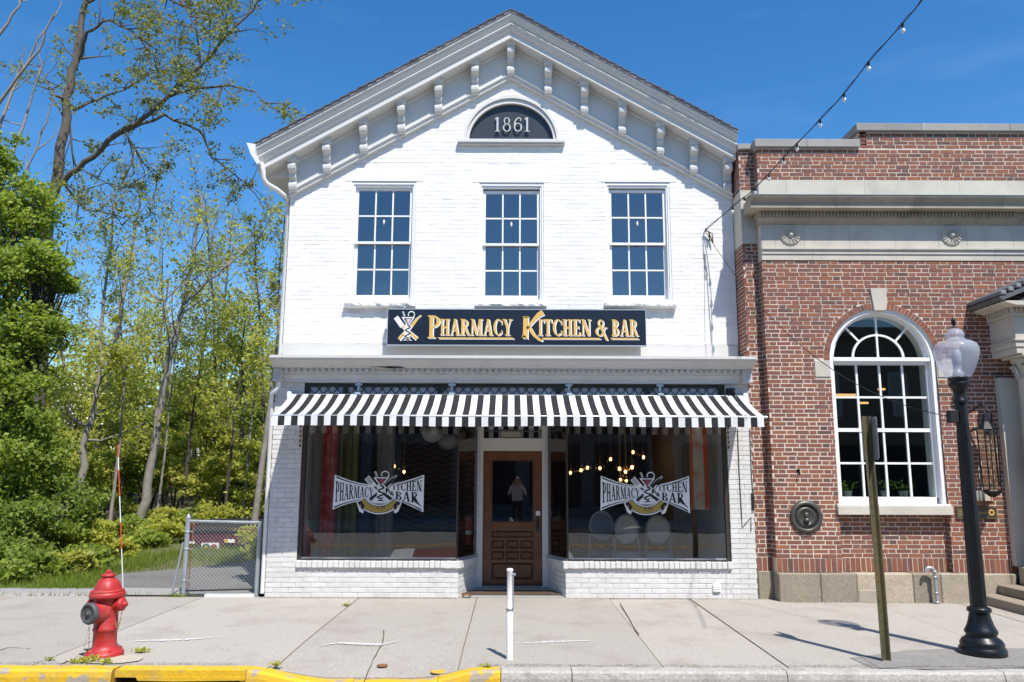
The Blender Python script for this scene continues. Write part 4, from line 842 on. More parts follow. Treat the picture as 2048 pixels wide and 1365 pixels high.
for k in range(NS):
    xa, xb = AX0 + (AX1 - AX0) * k / NS, AX0 + (AX1 - AX0) * (k + 1) / NS; m_ = k % 2
    for h in range(2):
        p, q = xa + (xb - xa) * h / 2, xa + (xb - xa) * (h + 1) / 2
        for j in range(nv): canv.add([awp(p, j / nv), awp(p, (j + 1) / nv), awp(q, (j + 1) / nv), awp(q, j / nv)], [(0, 1, 2, 3)], m_, True)
        for j in range(4): val.add([valp(p, j / 4), valp(p, (j + 1) / 4), valp(q, (j + 1) / 4), valp(q, j / 4)], [(0, 1, 2, 3)], m_, True)
def canvas(name, base):
    m = base.copy(); m.name = name; t = m.node_tree; b = t.nodes['Principled BSDF']; out = t.nodes['Material Output']
    tl = t.nodes.new('ShaderNodeBsdfTranslucent'); mx_ = t.nodes.new('ShaderNodeMixShader'); mx_.inputs[0].default_value = .12
    lk = b.inputs['Base Color'].links[0].from_socket; t.links.new(lk, tl.inputs[0]); t.links.new(b.outputs[0], mx_.inputs[1]); t.links.new(tl.outputs[0], mx_.inputs[2]); t.links.new(mx_.outputs[0], out.inputs[0]); return m
AWWt, AWBt = canvas('awning_white_canvas', AWW), canvas('awning_black_canvas', AWB)
part('canopy', canv, [AWWt, AWBt], aw); part('valance', val, [AWWt, AWBt], aw)
mb = MB(); mb.tube([(AX0 - .01, -.92, 2.395), (AX1 + .05, -.92, 2.395)], .018, 8); part('front_bar', mb, ALU, aw)
mb = MB(); mb.tube([(AX0 - .02, -.07, 2.735), (AX1 + .02, -.07, 2.735)], .032, 8); part('roller', mb, ALU, aw)
for x in (-2.6, -.9, .95, 2.7):
    mb = MB(); mb.tube([(x, -.05, 2.62), (x + .45, -.5, 2.43), (x, -.91, 2.385)], .014, 6); part('folding_arm', mb, DARK, aw)
for px in (717, 904, 1138, 1320):
    x = at(px, 775, -.05).x; mb = MB(); mb.box(x - .018, x + .018, -.06, -.035, 2.77, 2.93); mb.box(x - .05, x + .05, -.058, -.03, 2.885, 2.915); mb.bbox(x - .04, x + .04, -.12, -.03, 2.745, 2.78, .005); part('hanger_bracket', mb, STEELB, aw)
for x, s in ((AX0 - .02, 1), (AX1 + .02, -1)): mb = MB(); mb.bbox(x - .03, x + .03, -.12, .0, 2.69, 2.79, .008); part('end_bracket', mb, SASH, aw)

# ================================================================== THINGS INSIDE THE SHOP
AMB = emit('warm_bulb', (1.0, .58, .22), 13); GLOBE = glass('smoked_globe', (.75, .62, .45), 1.5, .02, .06); BRASS = mat('brass', (.42, .27, .10), .35, .1, 8, metal=.8)
def pendant(px, py, Y, r, label, lit=1, opal=False):
    p = at(px, py, Y); t = thing('pendant_lamp', label, 'lamp', (p.x, p.y, p.z), 'pendant lamps in the shop')
    mb = MB(); mb.sphere(p, r, 16, .82 if opal else 1); part('globe', mb, OPAL if opal else GLOBE, t)
    mb = MB(); mb.tube([(p.x, p.y, p.z + r * .7), (p.x, p.y, 2.93)], .006, 5); part('stem', mb, BRASS, t)
    if not opal:
        mb = MB(); mb.sphere(p, r * .26, 8, 1.3); part('bulb', mb, AMB, t); mb = MB(); mb.tube([(p.x, p.y, p.z + r * .5), (p.x, p.y, p.z + r * 1.15)], r * .28, 8); part('socket', mb, BRASS, t)
OPAL = mat('opal_glass', (.62, .62, .58), .3, .02, 4)
pendant(865, 868, 1.6, .17, 'white opal schoolhouse lamp nearest the left shop window glass', opal=True); pendant(895, 884, 2.4, .17, 'white opal schoolhouse lamp further back behind the left shop window', opal=True)
pendant(788, 933, 1.3, .085, 'amber glass globe pendant above the left window decal', 1); pendant(808, 944, 1.4, .075, 'smaller amber glass globe pendant hanging lower above the left window decal', 1)
gl_ = 'amber glass globe pendant in the cluster above the right window decal'
for (px, py, r) in ((1239, 938, .085), (1251, 944, .08), (1264, 935, .09), (1241, 960, .07), (1253, 962, .065)): pendant(px, py, 1.25, r, gl_)
g2 = 'small glowing amber globe lamp over the bar deep inside the shop'
for (px, py) in ((1141, 946), (1162, 941), (1175, 936), (1200, 937), (1221, 919), (1266, 905), (1287, 915)): pendant(px, py, 4.6, .10, g2)
def wavy(name, x0, x1, z0, z1, Y, amp, freq, m, label, cat, n=40):
    mb = MB(); fr, bk = [], []
    for k in range(n + 1): x = x0 + (x1 - x0) * k / n; y = Y + amp * math.sin(freq * (x - x0)) + .3 * amp * math.sin(freq * 2.3 * (x - x0)); fr.append((x, y)); bk.append((x, y + .006))
    for k in range(n):
        mb.add([(*fr[k], z0), (*fr[k + 1], z0), (*fr[k + 1], z1), (*fr[k], z1)], [(0, 1, 2, 3)], 0, True); mb.add([(*bk[k + 1], z0), (*bk[k], z0), (*bk[k], z1), (*bk[k + 1], z1)], [(0, 1, 2, 3)], 0, True)
    return tag(mb.build(name, m), label, cat)
CURT = mat('crimson_curtain', (.50, .085, .07), .85, .35, 9, stain=(.62, .30, .24), stain_amt=.8, stain_scale=9)
a_, b_ = at(641, 1000, .55), at(671, 1000, .55); wavy('curtain', a_.x, b_.x, .1, 2.9, .55, .022, 75, CURT, 'crimson patterned curtain hanging inside the left shop window', 'curtain')
for (p0, p1, c, lab) in ((685, 716, (.20, .22, .06), 'olive drape'), (724, 745, (.06, .07, .14), 'navy drape'), (755, 790, (.26, .22, .20), 'taupe drape')):
    a_, b_ = at(p0, 900, 1.1), at(p1, 900, 1.1); wavy('drape', a_.x, b_.x, .05, 2.9, 1.1, .02, 60, mat(lab.replace(' ', '_'), c, .9, .2, 7), lab + ' hanging behind the left shop window', 'curtain')
for px, lab in ((625, 'slim gilt post inside the left shop window beside the pier'), (683, 'slim gilt post inside the left shop window beside the olive drape')):
    a_ = at(px, 900, .75); mb = MB(); mb.tube([(a_.x, .75, .05), (a_.x, .75, 2.93)], .012, 8); tag(mb.build('gilt_post', BRASS), lab, 'post')
# slatted wave panel
wvp = thing('wave_panel', 'dark carved panel of wavy timber slats behind the left shop window', 'wall panel', (-1.4, 2.6, .9)); p0, p1 = at(795, 1000, 2.6).x, at(960, 1000, 2.6).x
for k in range(16):
    mb = MB(); z = .75 + k * .095; N_ = 36; ft = []
    for i in range(N_ + 1): x = p0 + (p1 - p0) * i / N_; ft.append((x, z + .028 * math.sin((x - p0) * 22 + (k % 2) * .4)))
    for i in range(N_): mb.prism([ft[i], ft[i + 1], (ft[i + 1][0], ft[i + 1][1] + .055), (ft[i][0], ft[i][1] + .055)], 2.58, 2.62 + (k % 3) * .004, 'y', cap=True)
    part('slat', mb, WOODD, wvp)
mb = MB(); mb.box(p0, p1, 2.66, 2.70, .6, 2.4); part('backing', mb, DARK, wvp)
# banner on the right
a_, b_ = at(1381, 950, .7), at(1416, 950, .7)
bn = wavy('banner', a_.x, b_.x, 1.16, 2.9, .7, .008, 12, mat('banner_print', (.80, .70, .58), .8, .08, 5, stain=(.80, .14, .03), stain_amt=1.0, stain_scale=4.5), 'tall cream banner splashed with orange inside the right shop window', 'banner')
ORG = mat('orange_edging', (.78, .13, .03), .8, .1, 6)
for (xa, xb) in ((a_.x, a_.x + .035), (b_.x - .06, b_.x)): MB().box(xa, xb, .682, .688, 1.17, 2.9).build('orange_edge', ORG, bn)
# chairs with oval backs
UPH = mat('pale_upholstery', (.62, .59, .50), .8, .08, 9); UPHB = mat('blue_grey_upholstery', (.16, .19, .23), .6, .1, 9); CHF = mat('silver_frame', (.36, .36, .37), .4, .1, 8, metal=.4)
def oval_chair(px, py, Y, m, label):
    p = at(px, py, Y); x, z = p.x, p.z; t = thing('oval_back_chair', label, 'chair', (x, Y + .25, .045), 'chairs at the window table')
    mb = MB(); mb.prism([(x + .155 * math.cos(2 * PI * i / 24), z + .19 * math.sin(2 * PI * i / 24)) for i in range(24)], Y - .012, Y + .02, 'y'); part('backrest', mb, m, t)
    mb = MB(); mb.tube([(x + .17 * math.cos(2 * PI * i / 24), Y, z + .205 * math.sin(2 * PI * i / 24)) for i in range(25)], .018, 6); part('back_frame', mb, CHF, t)
    mb = MB(); mb.bbox(x - .21, x + .21, Y + .02, Y + .45, .44, .52, .02); part('seat', mb, m, t)
    for s in (-1, 1):
        for (y, zt) in ((Y, z - .12), (Y + .42, .45)):
            mb = MB(); mb.tube([(x + s * .17, y, zt), (x + s * .19, y, .46), (x + s * .20, y - .02, .045)], [.017, .019, .013], 6); part('leg', mb, CHF, t)
oval_chair(1203, 1052, .95, UPHB, 'dark blue oval back chair nearest the door behind the right window'); oval_chair(1253, 1059, .8, UPH, 'pale oval back chair between two others behind the right window decal'); oval_chair(1316, 1060, .8, UPH, 'pale oval back chair nearest the red brick building behind the right window')
tb = thing('dining_table', 'dark dining table with gilt angular legs behind the right shop window', 'table', (1.9, 1.75, .045))
mb = MB(); mb.bbox(.95, 2.75, 1.45, 2.15, .74, .78, .01); part('table_top', mb, DARK, tb)
for x in (1.05, 1.45, 1.9, 2.3, 2.65):
    mb = MB(); mb.tube([(x - .12, 1.44, .72), (x - .12, 1.44, .60), (x, 1.44, .52), (x + .12, 1.44, .60), (x + .12, 1.44, .72)], .012, 5); mb.tube([(x - .06, 1.44, .72), (x - .06, 1.44, .62), (x, 1.44, .58), (x + .06, 1.44, .62), (x + .06, 1.44, .72)], .010, 5); part('gilt_fret', mb, BRASS, tb)
for x in (1.0, 2.7):
    for y in (1.5, 2.1): mb = MB(); mb.tube([(x, y, .74), (x, y, .045)], .02, 6); part('leg', mb, BRASS, tb)
bc = thing('bar_counter', 'dark bar counter across the back of the shop', 'counter', (1.2, 5.2, .045))
mb = MB(); mb.box(-.2, 2.9, 5.0, 5.5, .045, 1.05); part('front', mb, WOODD, bc); mb = MB(); mb.bbox(-.25, 2.95, 4.9, 5.6, 1.05, 1.10, .01); part('top', mb, DARK, bc)
ex = at(938, 1062, 1.1); t = thing('fire_extinguisher', 'red fire extinguisher mounted beside the entrance door glass', 'extinguisher', (ex.x, 1.1, ex.z - .2))
mb = MB(); mb.lathe((ex.x, 1.1, ex.z - .2), [(.05, 0), (.055, .01), (.055, .3), (.045, .35), (.02, .38), (.02, .42)], 14); part('cylinder', mb, REDH, t); mb = MB(); mb.box(ex.x - .04, ex.x + .03, 1.09, 1.11, ex.z + .21, ex.z + .24); mb.tube([(ex.x + .02, 1.1, ex.z + .21), (ex.x + .06, 1.1, ex.z + .1), (ex.x + .055, 1.1, ex.z - .05)], .008, 5); part('handle', mb, DARK, t)
mb = MB(); mb.lathe((ex.x, 1.1, ex.z - .05), [(.0555, 0), (.0555, .06)], 14); part('sticker', mb, WHITEP, t)

# ================================================================== RED BRICK BUILDING
RB = thing('brick_building', 'red brick building with limestone cornice, arched window and granite base', 'building', (8, 6, 0))
def rp(name, mb, m): return part(name, mb, m, RB)
MY, QX0, QX1, MX0, MX1 = -.16, 3.356, 3.572, 3.575, 10.4
ZS0, ZS1, ZB1 = .372, .556, 4.695
WCX, WHX, WZ0, WSP = 5.205, .745, 1.262, 3.25     # arched window
rnd = random.Random(11); CH = .0592; JT = .0124
BR = Bricks(RB, BRICK, .03, .0022, .0035)
apron = (WCX - WHX, WCX + WHX)
hol = [rect_hole(WCX - WHX, WCX + WHX, WZ0 - .13, WSP), ell_hole(WCX, WSP, WHX + .088, WHX + .088), rect_hole(4.235, 4.46, 3.01, 3.25), rect_hole(5.955, 6.175, 3.01, 3.25), rect_hole(5.085, 5.325, 3.98, 4.29), rect_hole(apron[0], apron[1], 0, WZ0 - .13), ell_hole(4.002, 1.103, .20, .20), lambda a, b: (lambda h: (4.002 - h, 4.002 + h) if abs((a + b) / 2 - 1.103) < .2 else None)(math.sqrt(max(0, .04 - ((a + b) / 2 - 1.103) ** 2)))]
BR.field(brick_rects(MX0, MX1, ZS1, ZB1, CH, 'flem', JT, hol, rnd), (0, MY, 0), *FRONT)
BR.field(brick_rects(apron[0] + .004, apron[1] - .004, ZS1, WZ0 - .13, CH, 'flem', JT, [], rnd), (0, MY + .10, 0), *FRONT)
# attic brickwork, two heights
BR.field(brick_rects(MX0, MX1, 5.902, 6.39, CH, 'flem', JT, [], rnd), (0, MY, 0), *FRONT); BR.field(brick_rects(5.10, MX1, 6.392, 6.645, CH, 'flem', JT, [], rnd), (0, MY, 0), *FRONT)
# recessed strip beside the white building and its return
BR.field(brick_rects(QX0, QX1, ZS1, 4.985, CH, 'flem', JT, [], rnd, L=.14, H=.07), (0, 0, 0), *FRONT); BR.field(brick_rects(QX0, QX1, 5.80, 6.42, CH, 'flem', JT, [], rnd, L=.14, H=.07), (0, 0, 0), *FRONT)
BR.field(brick_rects(.0, .62, 3.3, 4.985, CH, 'flem', JT, [], rnd), (QX0, 0, 0), (0, 1, 0), (-1, 0, 0)); BR.field(brick_rects(.0, .62, 5.80, 6.42, CH, 'flem', JT, [], rnd), (QX0, 0, 0), (0, 1, 0), (-1, 0, 0))
BR.field(brick_rects(.0, .155, ZS1, 4.69, CH, 'flem', JT, [], rnd, L=.14, H=.07), (MX0, MY, 0), (0, 1, 0), (-1, 0, 0)); BR.field(brick_rects(.0, .155, 5.902, 6.39, CH, 'flem', JT, [], rnd, L=.14, H=.07), (MX0, MY, 0), (0, 1, 0), (-1, 0, 0))
BR.field(brick_rects(.006, .098, ZS0, WZ0 - .13, CH, 'flem', JT, [], rnd, L=.14, H=.07), (apron[1], MY, 0), (0, 1, 0), (-1, 0, 0)); BR.field(brick_rects(.006, .098, ZS0, WZ0 - .13, CH, 'flem', JT, [], rnd, L=.14, H=.07), (apron[0], MY, 0), (0, 1, 0), (1, 0, 0))
BR.finish('brick', 300, 'brickwork')
mb = MB(); y = MY + .0012
def MR(x0, x1, z0, z1, yy=y): mb.quad((x0, yy, z0), (x1, yy, z0), (x1, yy, z1), (x0, yy, z1))
MR(MX0, WCX - WHX, ZS0, ZB1 + .1); MR(WCX + WHX, MX1, ZS0, ZB1 + .1); MR(MX0, MX1, 5.6, 6.5); MR(5.10, MX1, 6.5, 6.7)
N_ = 32; ar = [(WCX + (WHX + .05) * math.cos(PI * i / N_), WSP + (WHX + .05) * math.sin(PI * i / N_)) for i in range(N_ + 1)]
xl = [WCX + WHX] + [min(max(p[0], WCX - WHX), WCX + WHX) for p in ar] + [WCX - WHX]
for i in range(N_):
    (x0, z0), (x1, z1) = ar[i], ar[i + 1]; x0 = min(x0, WCX + WHX); x1 = max(x1, WCX - WHX)
    if x0 - x1 > 1e-4: mb.quad((x1, y, z1), (x0, y, z0), (x0, y, ZB1 + .1), (x1, y, ZB1 + .1))
MR(WCX - WHX, WCX + WHX, ZS0, WZ0 - .13, MY + .1012)
mb.quad((apron[1] + .002, y, ZS0), (apron[1] + .002, MY + .1012, ZS0), (apron[1] + .002, MY + .1012, WZ0), (apron[1] + .002, y, WZ0)); mb.quad((apron[0] - .002, MY + .1012, ZS0), (apron[0] - .002, y, ZS0), (apron[0] - .002, y, WZ0), (apron[0] - .002, MY + .1012, WZ0))
mb.box(QX0 + .0012, QX1 + .02, .0012, .6, .0, 6.45); mb.box(MX0 + .0012, MX0 + .1, y + .0008, .3, 0, 6.42); mb.box(5.10, 5.2, y, .5, 6.4, 6.66)
mb.box(QX0 + .01, QX0 + .2, .6, 11, 0, 6.4); mb.box(10.2, 10.4, .0, 11, 0, 6.4); mb.box(QX0, 10.4, 10.9, 11, 0, 6.4); mb.box(QX0 + .2, 10.2, .4, 10.9, 6.2, 6.28)
rp('wall', mb, MORTAR)
def soldier(x0, x1, yy, z0, z1):
    n = int((x1 - x0) / .068); s = (x1 - x0) / n
    for k in range(n): mb = MB(); mb.box(x0 + s * k + .0045, x0 + s * (k + 1) - .0045, yy - random.uniform(0, .005), yy + .03, z0 + .005, z1 - .005, j=.0015); rp('soldier_brick', mb, BRICK)
soldier(MX0, apron[0] - .004, MY, ZS0, ZS1); soldier(apron[0] + .004, apron[1] - .004, MY + .10, ZS0, ZS1); soldier(apron[1] + .004, 7.0, MY, ZS0, ZS1); soldier(QX0, QX1, 0, ZS0, ZS1)
# apron cheek bricks
# arch voussoirs
n = 46
for k in range(n):
    a, b = PI * (k + .06) / n, PI * (k + .94) / n
    if abs((a + b) / 2 - PI / 2) < .105: continue
    r0, r1 = WHX + .003, WHX + .083; mb = MB(); mb.prism([(WCX + r * math.cos(t), WSP + r * math.sin(t)) for r, t in ((r0, a), (r1, a), (r1, b), (r0, b))], MY - random.uniform(.002, .006), MY + .2, 'y'); rp('voussoir', mb, BRICK)
mb = MB()
for k in range(40):
    a, b = PI * k / 40, PI * (k + 1) / 40; mb.prism([(WCX + r * math.cos(t), WSP + r * math.sin(t)) for r, t in ((WHX + .001, a), (WHX + .088, a), (WHX + .088, b), (WHX + .001, b))], MY - .0005, MY + .19, 'y')
rp('arch_mortar', mb, MORTAR)
mb = MB(); mb.prism([(5.125, 3.965), (5.285, 3.965), (5.322, 4.285), (5.088, 4.285)], MY - .03, MY + .1, 'y'); rp('keystone', mb, LIME)
for (a, b) in ((4.24, 4.455), (5.96, 6.17)): mb = MB(); mb.bbox(a, b, MY - .012, MY + .1, 3.015, 3.245, .005); rp('impost_block', mb, LIME)
# arched window
FY = MY + .10
def ring(mb, r0, r1, y0, y1, N=36, a0=0, a1=PI):
    for k in range(N):
        a, b = a0 + (a1 - a0) * k / N, a0 + (a1 - a0) * (k + 1) / N; mb.prism([(WCX + r * math.cos(t), WSP + r * math.sin(t)) for r, t in ((r0, a), (r1, a), (r1, b), (r0, b))], y0, y1, 'y')
mb = MB(); ring(mb, WHX - .055, WHX, MY + .03, FY + .2); ring(mb, WHX - .095, WHX - .056, FY + .01, FY + .2)
for s in (-1, 1):
    e0, e1 = sorted((WCX + s * WHX, WCX + s * (WHX - .055))); mb.box(e0, e1, MY + .03, FY + .2, WZ0, WSP); e0, e1 = sorted((WCX + s * (WHX - .056), WCX + s * (WHX - .095))); mb.box(e0, e1, FY + .01, FY + .2, WZ0 + .1, WSP)
hx = WHX - .095; mb.box(WCX - hx, WCX + hx, FY - .02, FY + .1, WSP - .045, WSP + .055); mb.bbox(WCX - hx - .03, WCX + hx + .03, FY - .06, FY + .05, WSP - .005, WSP + .05, .005); mb.box(WCX - hx, WCX + hx, FY + .005, FY + .2, WZ0 + .0, WZ0 + .105)
aw_ = rp('arched_window', mb, SASH)
m2 = MB(); gz0, gz1 = WZ0 + .105, WSP - .045; gm = (gz0 + gz1) / 2; m2.box(WCX - hx, WCX + hx, FY + .025, FY + .07, gm - .025, gm + .025); xs4 = [WCX - hx + 2 * hx * k / 4 for k in range(5)]
for k in (1, 2, 3): m2.box(xs4[k] - .014, xs4[k] + .014, FY + .035, FY + .065, gz0, gz1)
for z in ((gz0 + gm) / 2, (gz1 + gm) / 2): m2.box(WCX - hx, WCX + hx, FY + .037, FY + .063, z - .014, z + .014)
zt0 = WSP + .055; ri = .345
for k in range(18):
    a, b = PI * k / 18, PI * (k + 1) / 18; m2.prism([(WCX + r * math.cos(t), zt0 + r * math.sin(t) * .92) for r, t in ((ri, a), (ri + .03, a), (ri + .03, b), (ri, b))], FY + .035, FY + .065, 'y')
for ang in (45, 90, 135):
    c_, s_ = math.cos(R(ang)), math.sin(R(ang)); nx_, nz_ = -s_ * .013, c_ * .013; r0 = .0 if ang == 90 else ri + .02; r1 = WHX - .09 - (.05 if ang == 90 else .035)
    m2.prism([(WCX + r0 * c_ - nx_, zt0 + r0 * s_ * .92 - nz_), (WCX + r1 * c_ - nx_, zt0 + r1 * s_ - nz_), (WCX + r1 * c_ + nx_, zt0 + r1 * s_ + nz_), (WCX + r0 * c_ + nx_, zt0 + r0 * s_ * .92 + nz_)], FY + .036, FY + .062, 'y')
m2.build('muntin', SASH, aw_)
zs5 = [gz0, (gz0 + gm) / 2, gm, (gz1 + gm) / 2, gz1]
for a in range(4):
    for b in range(4):
        t = random.uniform(-.0015, .0015); MB().quad((xs4[a], FY + .05 + t, zs5[b]), (xs4[a + 1], FY + .05 - t, zs5[b]), (xs4[a + 1], FY + .05 - t, zs5[b + 1]), (xs4[a], FY + .05 + t, zs5[b + 1])).build('pane', GLASSA, aw_)
for (a0, a1) in ((0, 45), (45, 90), (90, 135), (135, 180)):
    pts = [(WCX + hx * math.cos(R(a0 + (a1 - a0) * k / 8)), WSP + hx * math.sin(R(a0 + (a1 - a0) * k / 8))) for k in range(9)]; pts = [(x, max(z, zt0 - .02)) for x, z in pts] + [(WCX, zt0 - .02)]
    m3 = MB(); m3.add([(x, FY + .05 + .0006 * (a0 / 45), z) for x, z in pts], [tuple(range(len(pts)))]); m3.build('fan_pane', GLASSA, aw_)
MB().bbox(WCX - WHX - .03, WCX + WHX + .03, MY - .02, FY + .1, WZ0 - .012, WZ0 + .014, .005).build('wood_sill', SASH, aw_)
mb = MB(); mb.bbox(WCX - WHX - .035, WCX + WHX + .035, MY - .055, MY + .1, WZ0 - .13, WZ0 - .015, .006); rp('stone_sill', mb, LIME)
# room behind the arched window, with pot plants on the sill
DRM = mat('office_room', (.07, .07, .068), .9, .1, 4)
mb = MB(); mb.box(4.0, 6.4, 2.6, 2.65, .9, 4.4); mb.box(3.95, 4.0, .2, 2.6, .9, 4.4); mb.box(6.4, 6.45, .2, 2.6, .9, 4.4); mb.box(4.0, 6.4, .2, 2.6, .9, .95); mb.box(4.0, 6.4, .2, 2.6, 4.35, 4.4); rp('office_room', mb, DRM)
for (x0, x1, y_, z) in ((5.25, 5.65, 1.8, 2.95), (5.75, 5.85, 1.2, 2.98), (5.6, 5.75, 1.6, 2.8)): mb = MB(); mb.bbox(x0, x1, y_, y_ + .06, z, z + .03, .005); rp('strip_light', mb, emit('warm_strip', (1, .55, .2), 1.2))
# limestone entablature
def stone_run(name, prof, x0, x1, joints, m):
    xs_ = [x0] + joints + [x1]
    for a, b in zip(xs_, xs_[1:]): mb = MB(); mb.prism(prof, a + .0015, b - .0015, 'x'); rp(name, mb, m)
J = [4.25, 5.35, 6.35, 7.6, 8.9]
stone_run('architrave_stone', [(MY + .1, 4.697), (MY - .012, 4.697), (MY - .012, 4.785), (MY - .026, 4.787), (MY - .026, 4.842), (MY - .048, 4.85), (MY - .048, 4.872), (MY + .1, 4.872)], MX0, MX1, [4.3, 5.6, 6.9, 8.4], LIME)
stone_run('frieze_stone', [(MY + .1, 4.874), (MY - .008, 4.874), (MY - .008, 5.222), (MY + .1, 5.222)], MX0 + .01, MX1, [3.78, 4.20, 4.85, 5.5, 6.12, 6.54, 7.2, 8.0], LIME)
stone_run('bed_mould_stone', [(MY + .1, 5.224), (MY - .02, 5.224), (MY - .03, 5.25), (MY - .07, 5.285), (MY - .085, 5.30), (MY - .085, 5.312), (MY + .1, 5.312)], MX0 - .03, MX1, J, LIMED)
stone_run('dentil_band', [(MY + .1, 5.313), (MY - .09, 5.313), (MY - .09, 5.392), (MY + .1, 5.392)], MX0 - .05, MX1, J, LIMED)
k = 0; x = MX0 - .04
mbd = []
while x < 7.2:
    mb = MB(); mb.box(x, x + .026, MY - .118, MY - .089, 5.325, 5.388); rp('dentil', mb, LIMED); x += .0485
stone_run('cornice_stone', [(MY + .1, 5.393), (MY - .235, 5.393), (MY - .24, 5.40), (MY - .24, 5.465), (MY - .252, 5.47), (MY - .252, 5.482), (MY - .275, 5.51), (MY - .30, 5.535), (MY - .305, 5.545), (MY - .305, 5.57), (MY + .1, 5.60)], MX0 - .20, MX1, [4.6, 5.7, 6.95, 8.2, 9.4], LIMED)
mb = MB(); mb.add([(MX0 - .215, MY - .315, 5.574), (MX1, MY - .315, 5.574), (MX1, MY + .05, 5.612), (MX0 - .215, MY + .05, 5.612), (MX0 - .215, MY - .315, 5.566), (MX1, MY - .315, 5.566)], [(0, 1, 2, 3), (4, 5, 1, 0)]); rp('copper_flashing', mb, mat('copper_patina', (.25, .32, .31), .7, .2, 9))
stone_run('band_stone', [(MY + .1, 5.60), (MY - .01, 5.60), (MY - .01, 5.90), (MY + .1, 5.90)], MX0, MX1, [3.98, 5.12, 6.5, 7.7, 9], LIME)
mb = MB(); mb.box(QX0 - .004, QX1 + .0, -.012, .62, 4.99, 5.798); rp('corner_stone', mb, LIME)
for (a, b, z0, z1) in ((QX0 - .02, 3.56, 6.425, 6.51), (3.54, 4.3, 6.395, 6.515), (4.3, 5.085, 6.395, 6.515)):
    mb = MB(); yy = -.05 if b < 3.57 else MY - .055; mb.bbox(a, b - .002, yy, .5, z0, z1, .006); rp('coping_stone', mb, COPING)
for (a, b) in ((5.045, 6.0), (6.0, 7.3), (7.3, 9), (9, 10.4)): mb = MB(); mb.bbox(a, b - .002, MY - .055, .5, 6.65, 6.765, .006); rp('coping_stone', mb, COPING)
mb = MB(); mb.bbox(6.7, 9.5, .3, .9, 6.77, 6.92, .01); rp('roof_upstand', mb, COPING)
# rosettes
for rx in (3.998, 6.317):
    mb = MB(); mb.lathe((0, 0, 0), [(.148, 0), (.148, .012), (.135, .016), (.01, .012)], 28, M=Matrix.Rotation(PI / 2, 4, 'X') if True else None)
    for kk in range(16):
        a = 2 * PI * kk / 16; mb.add([], []); c_ = Vector((math.cos(a), 0, math.sin(a))); t_ = Vector((-math.sin(a), 0, math.cos(a))); p0 = c_ * .045; p1 = c_ * .13
        mb.add([p0 + t_ * .006 + Vector((0, -.016, 0)), p0 - t_ * .006 + Vector((0, -.016, 0)), p1 - t_ * .019 + Vector((0, -.018, 0)), p1 + c_ * .014 + Vector((0, -.022, 0)), p1 + t_ * .019 + Vector((0, -.018, 0)), (p0 + p1) / 2 + Vector((0, -.036, 0))], [(0, 1, 5), (1, 2, 5), (2, 3, 5), (3, 4, 5), (4, 0, 5)])
    mb.sphere((0, -.025, 0), .036, 12); o = mb.build('rosette', LIME, RB, (rx - RB.location.x, MY - .008 - RB.location.y, 5.068))
# granite base
for (a, b) in zip([MX0 - .01, 4.12, 4.60, 5.35, 5.72, 6.66], [4.12, 4.60, 5.35, 5.72, 6.66, 6.74]):
    mb = MB(); mb.bbox(a + .002, b - .002, MY - .085, MY + .1, -.05, .368, .012); rp('base_stone', mb, GRANITE)
mb = MB(); mb.bbox(QX0 + .002, QX1 - .012, -.03, .2, -.05, .37, .01); rp('base_stone', mb, GRANITE)
mb = MB(); mb.bbox(4.62, 4.98, MY - .092, MY, -.02, .16, .008); rp('mortar_patch', mb, LIMED)
# portico
PO = thing('portico', 'limestone portico with tiled pediment roof beside the black street lamp', 'portico', (8.3, MY, 0))
def pp(name, mb, m=LIME): return part(name, mb, m, PO)
PX, PFY = 6.74, -.72
mb = MB(); mb.box(PX, PX + .30, MY - .10, MY + .05, .47, 3.0); pp('pilaster', mb)
mb = MB(); mb.lathe((PX + .30, PFY + .22, .52), [(.235, 0), (.24, .05), (.215, .08), (.225, .12), (.195, .17), (.185, .2), (.18, 1.2), (.158, 2.42)], 28, flute=lambda q, z: 1 if z < .18 else 1 - .035 * (q % 2)); pp('column', mb)
mb = MB(); mb.lathe((PX + .30, PFY + .22, 2.94), [(.158, 0), (.175, .01), (.175, .03), (.16, .04), (.165, .14), (.21, .24), (.225, .25), (.225, .29)], 24)
for kk in range(10):
    a = 2 * PI * kk / 10; mb.tube([(PX + .3 + .16 * math.cos(a), PFY + .22 + .16 * math.sin(a), 2.98), (PX + .3 + .19 * math.cos(a), PFY + .22 + .19 * math.sin(a), 3.08), (PX + .3 + .225 * math.cos(a), PFY + .22 + .225 * math.sin(a), 3.14), (PX + .3 + .235 * math.cos(a), PFY + .22 + .235 * math.sin(a), 3.11)], .022, 5)
mb.bbox(PX + .06, PX + .54, PFY - .02, PFY + .46, 3.235, 3.275, .006); pp('capital', mb)
for (z0, z1, e) in ((3.276, 3.36, 0), (3.362, 3.44, .015), (3.442, 3.47, .035), (3.472, 3.78, .0), (3.782, 3.83, .03)): mb = MB(); mb.bbox(PX - e, 10, PFY - e, MY + .05, z0, z1, .004); pp('entablature_course', mb)
y_ = PFY + .02
while y_ < MY - .05: mb = MB(); mb.box(PX - .06, PX - .028, y_, y_ + .03, 3.835, 3.89); pp('dentil', mb); y_ += .055
x_ = PX - .05
while x_ < 7.2: mb = MB(); mb.box(x_, x_ + .03, PFY - .06, PFY - .028, 3.835, 3.89); pp('dentil', mb); x_ += .055
mb = MB(); mb.bbox(PX - .03, 10, PFY - .03, MY + .05, 3.832, 3.892, .003); mb.prism([(PX - .07, 3.894), (10, 3.894), (10, 3.95), (PX - .22, 3.95), (PX - .20, 3.93)], PFY - .20, MY + .02, 'y'); pp('portico_cornice', mb)
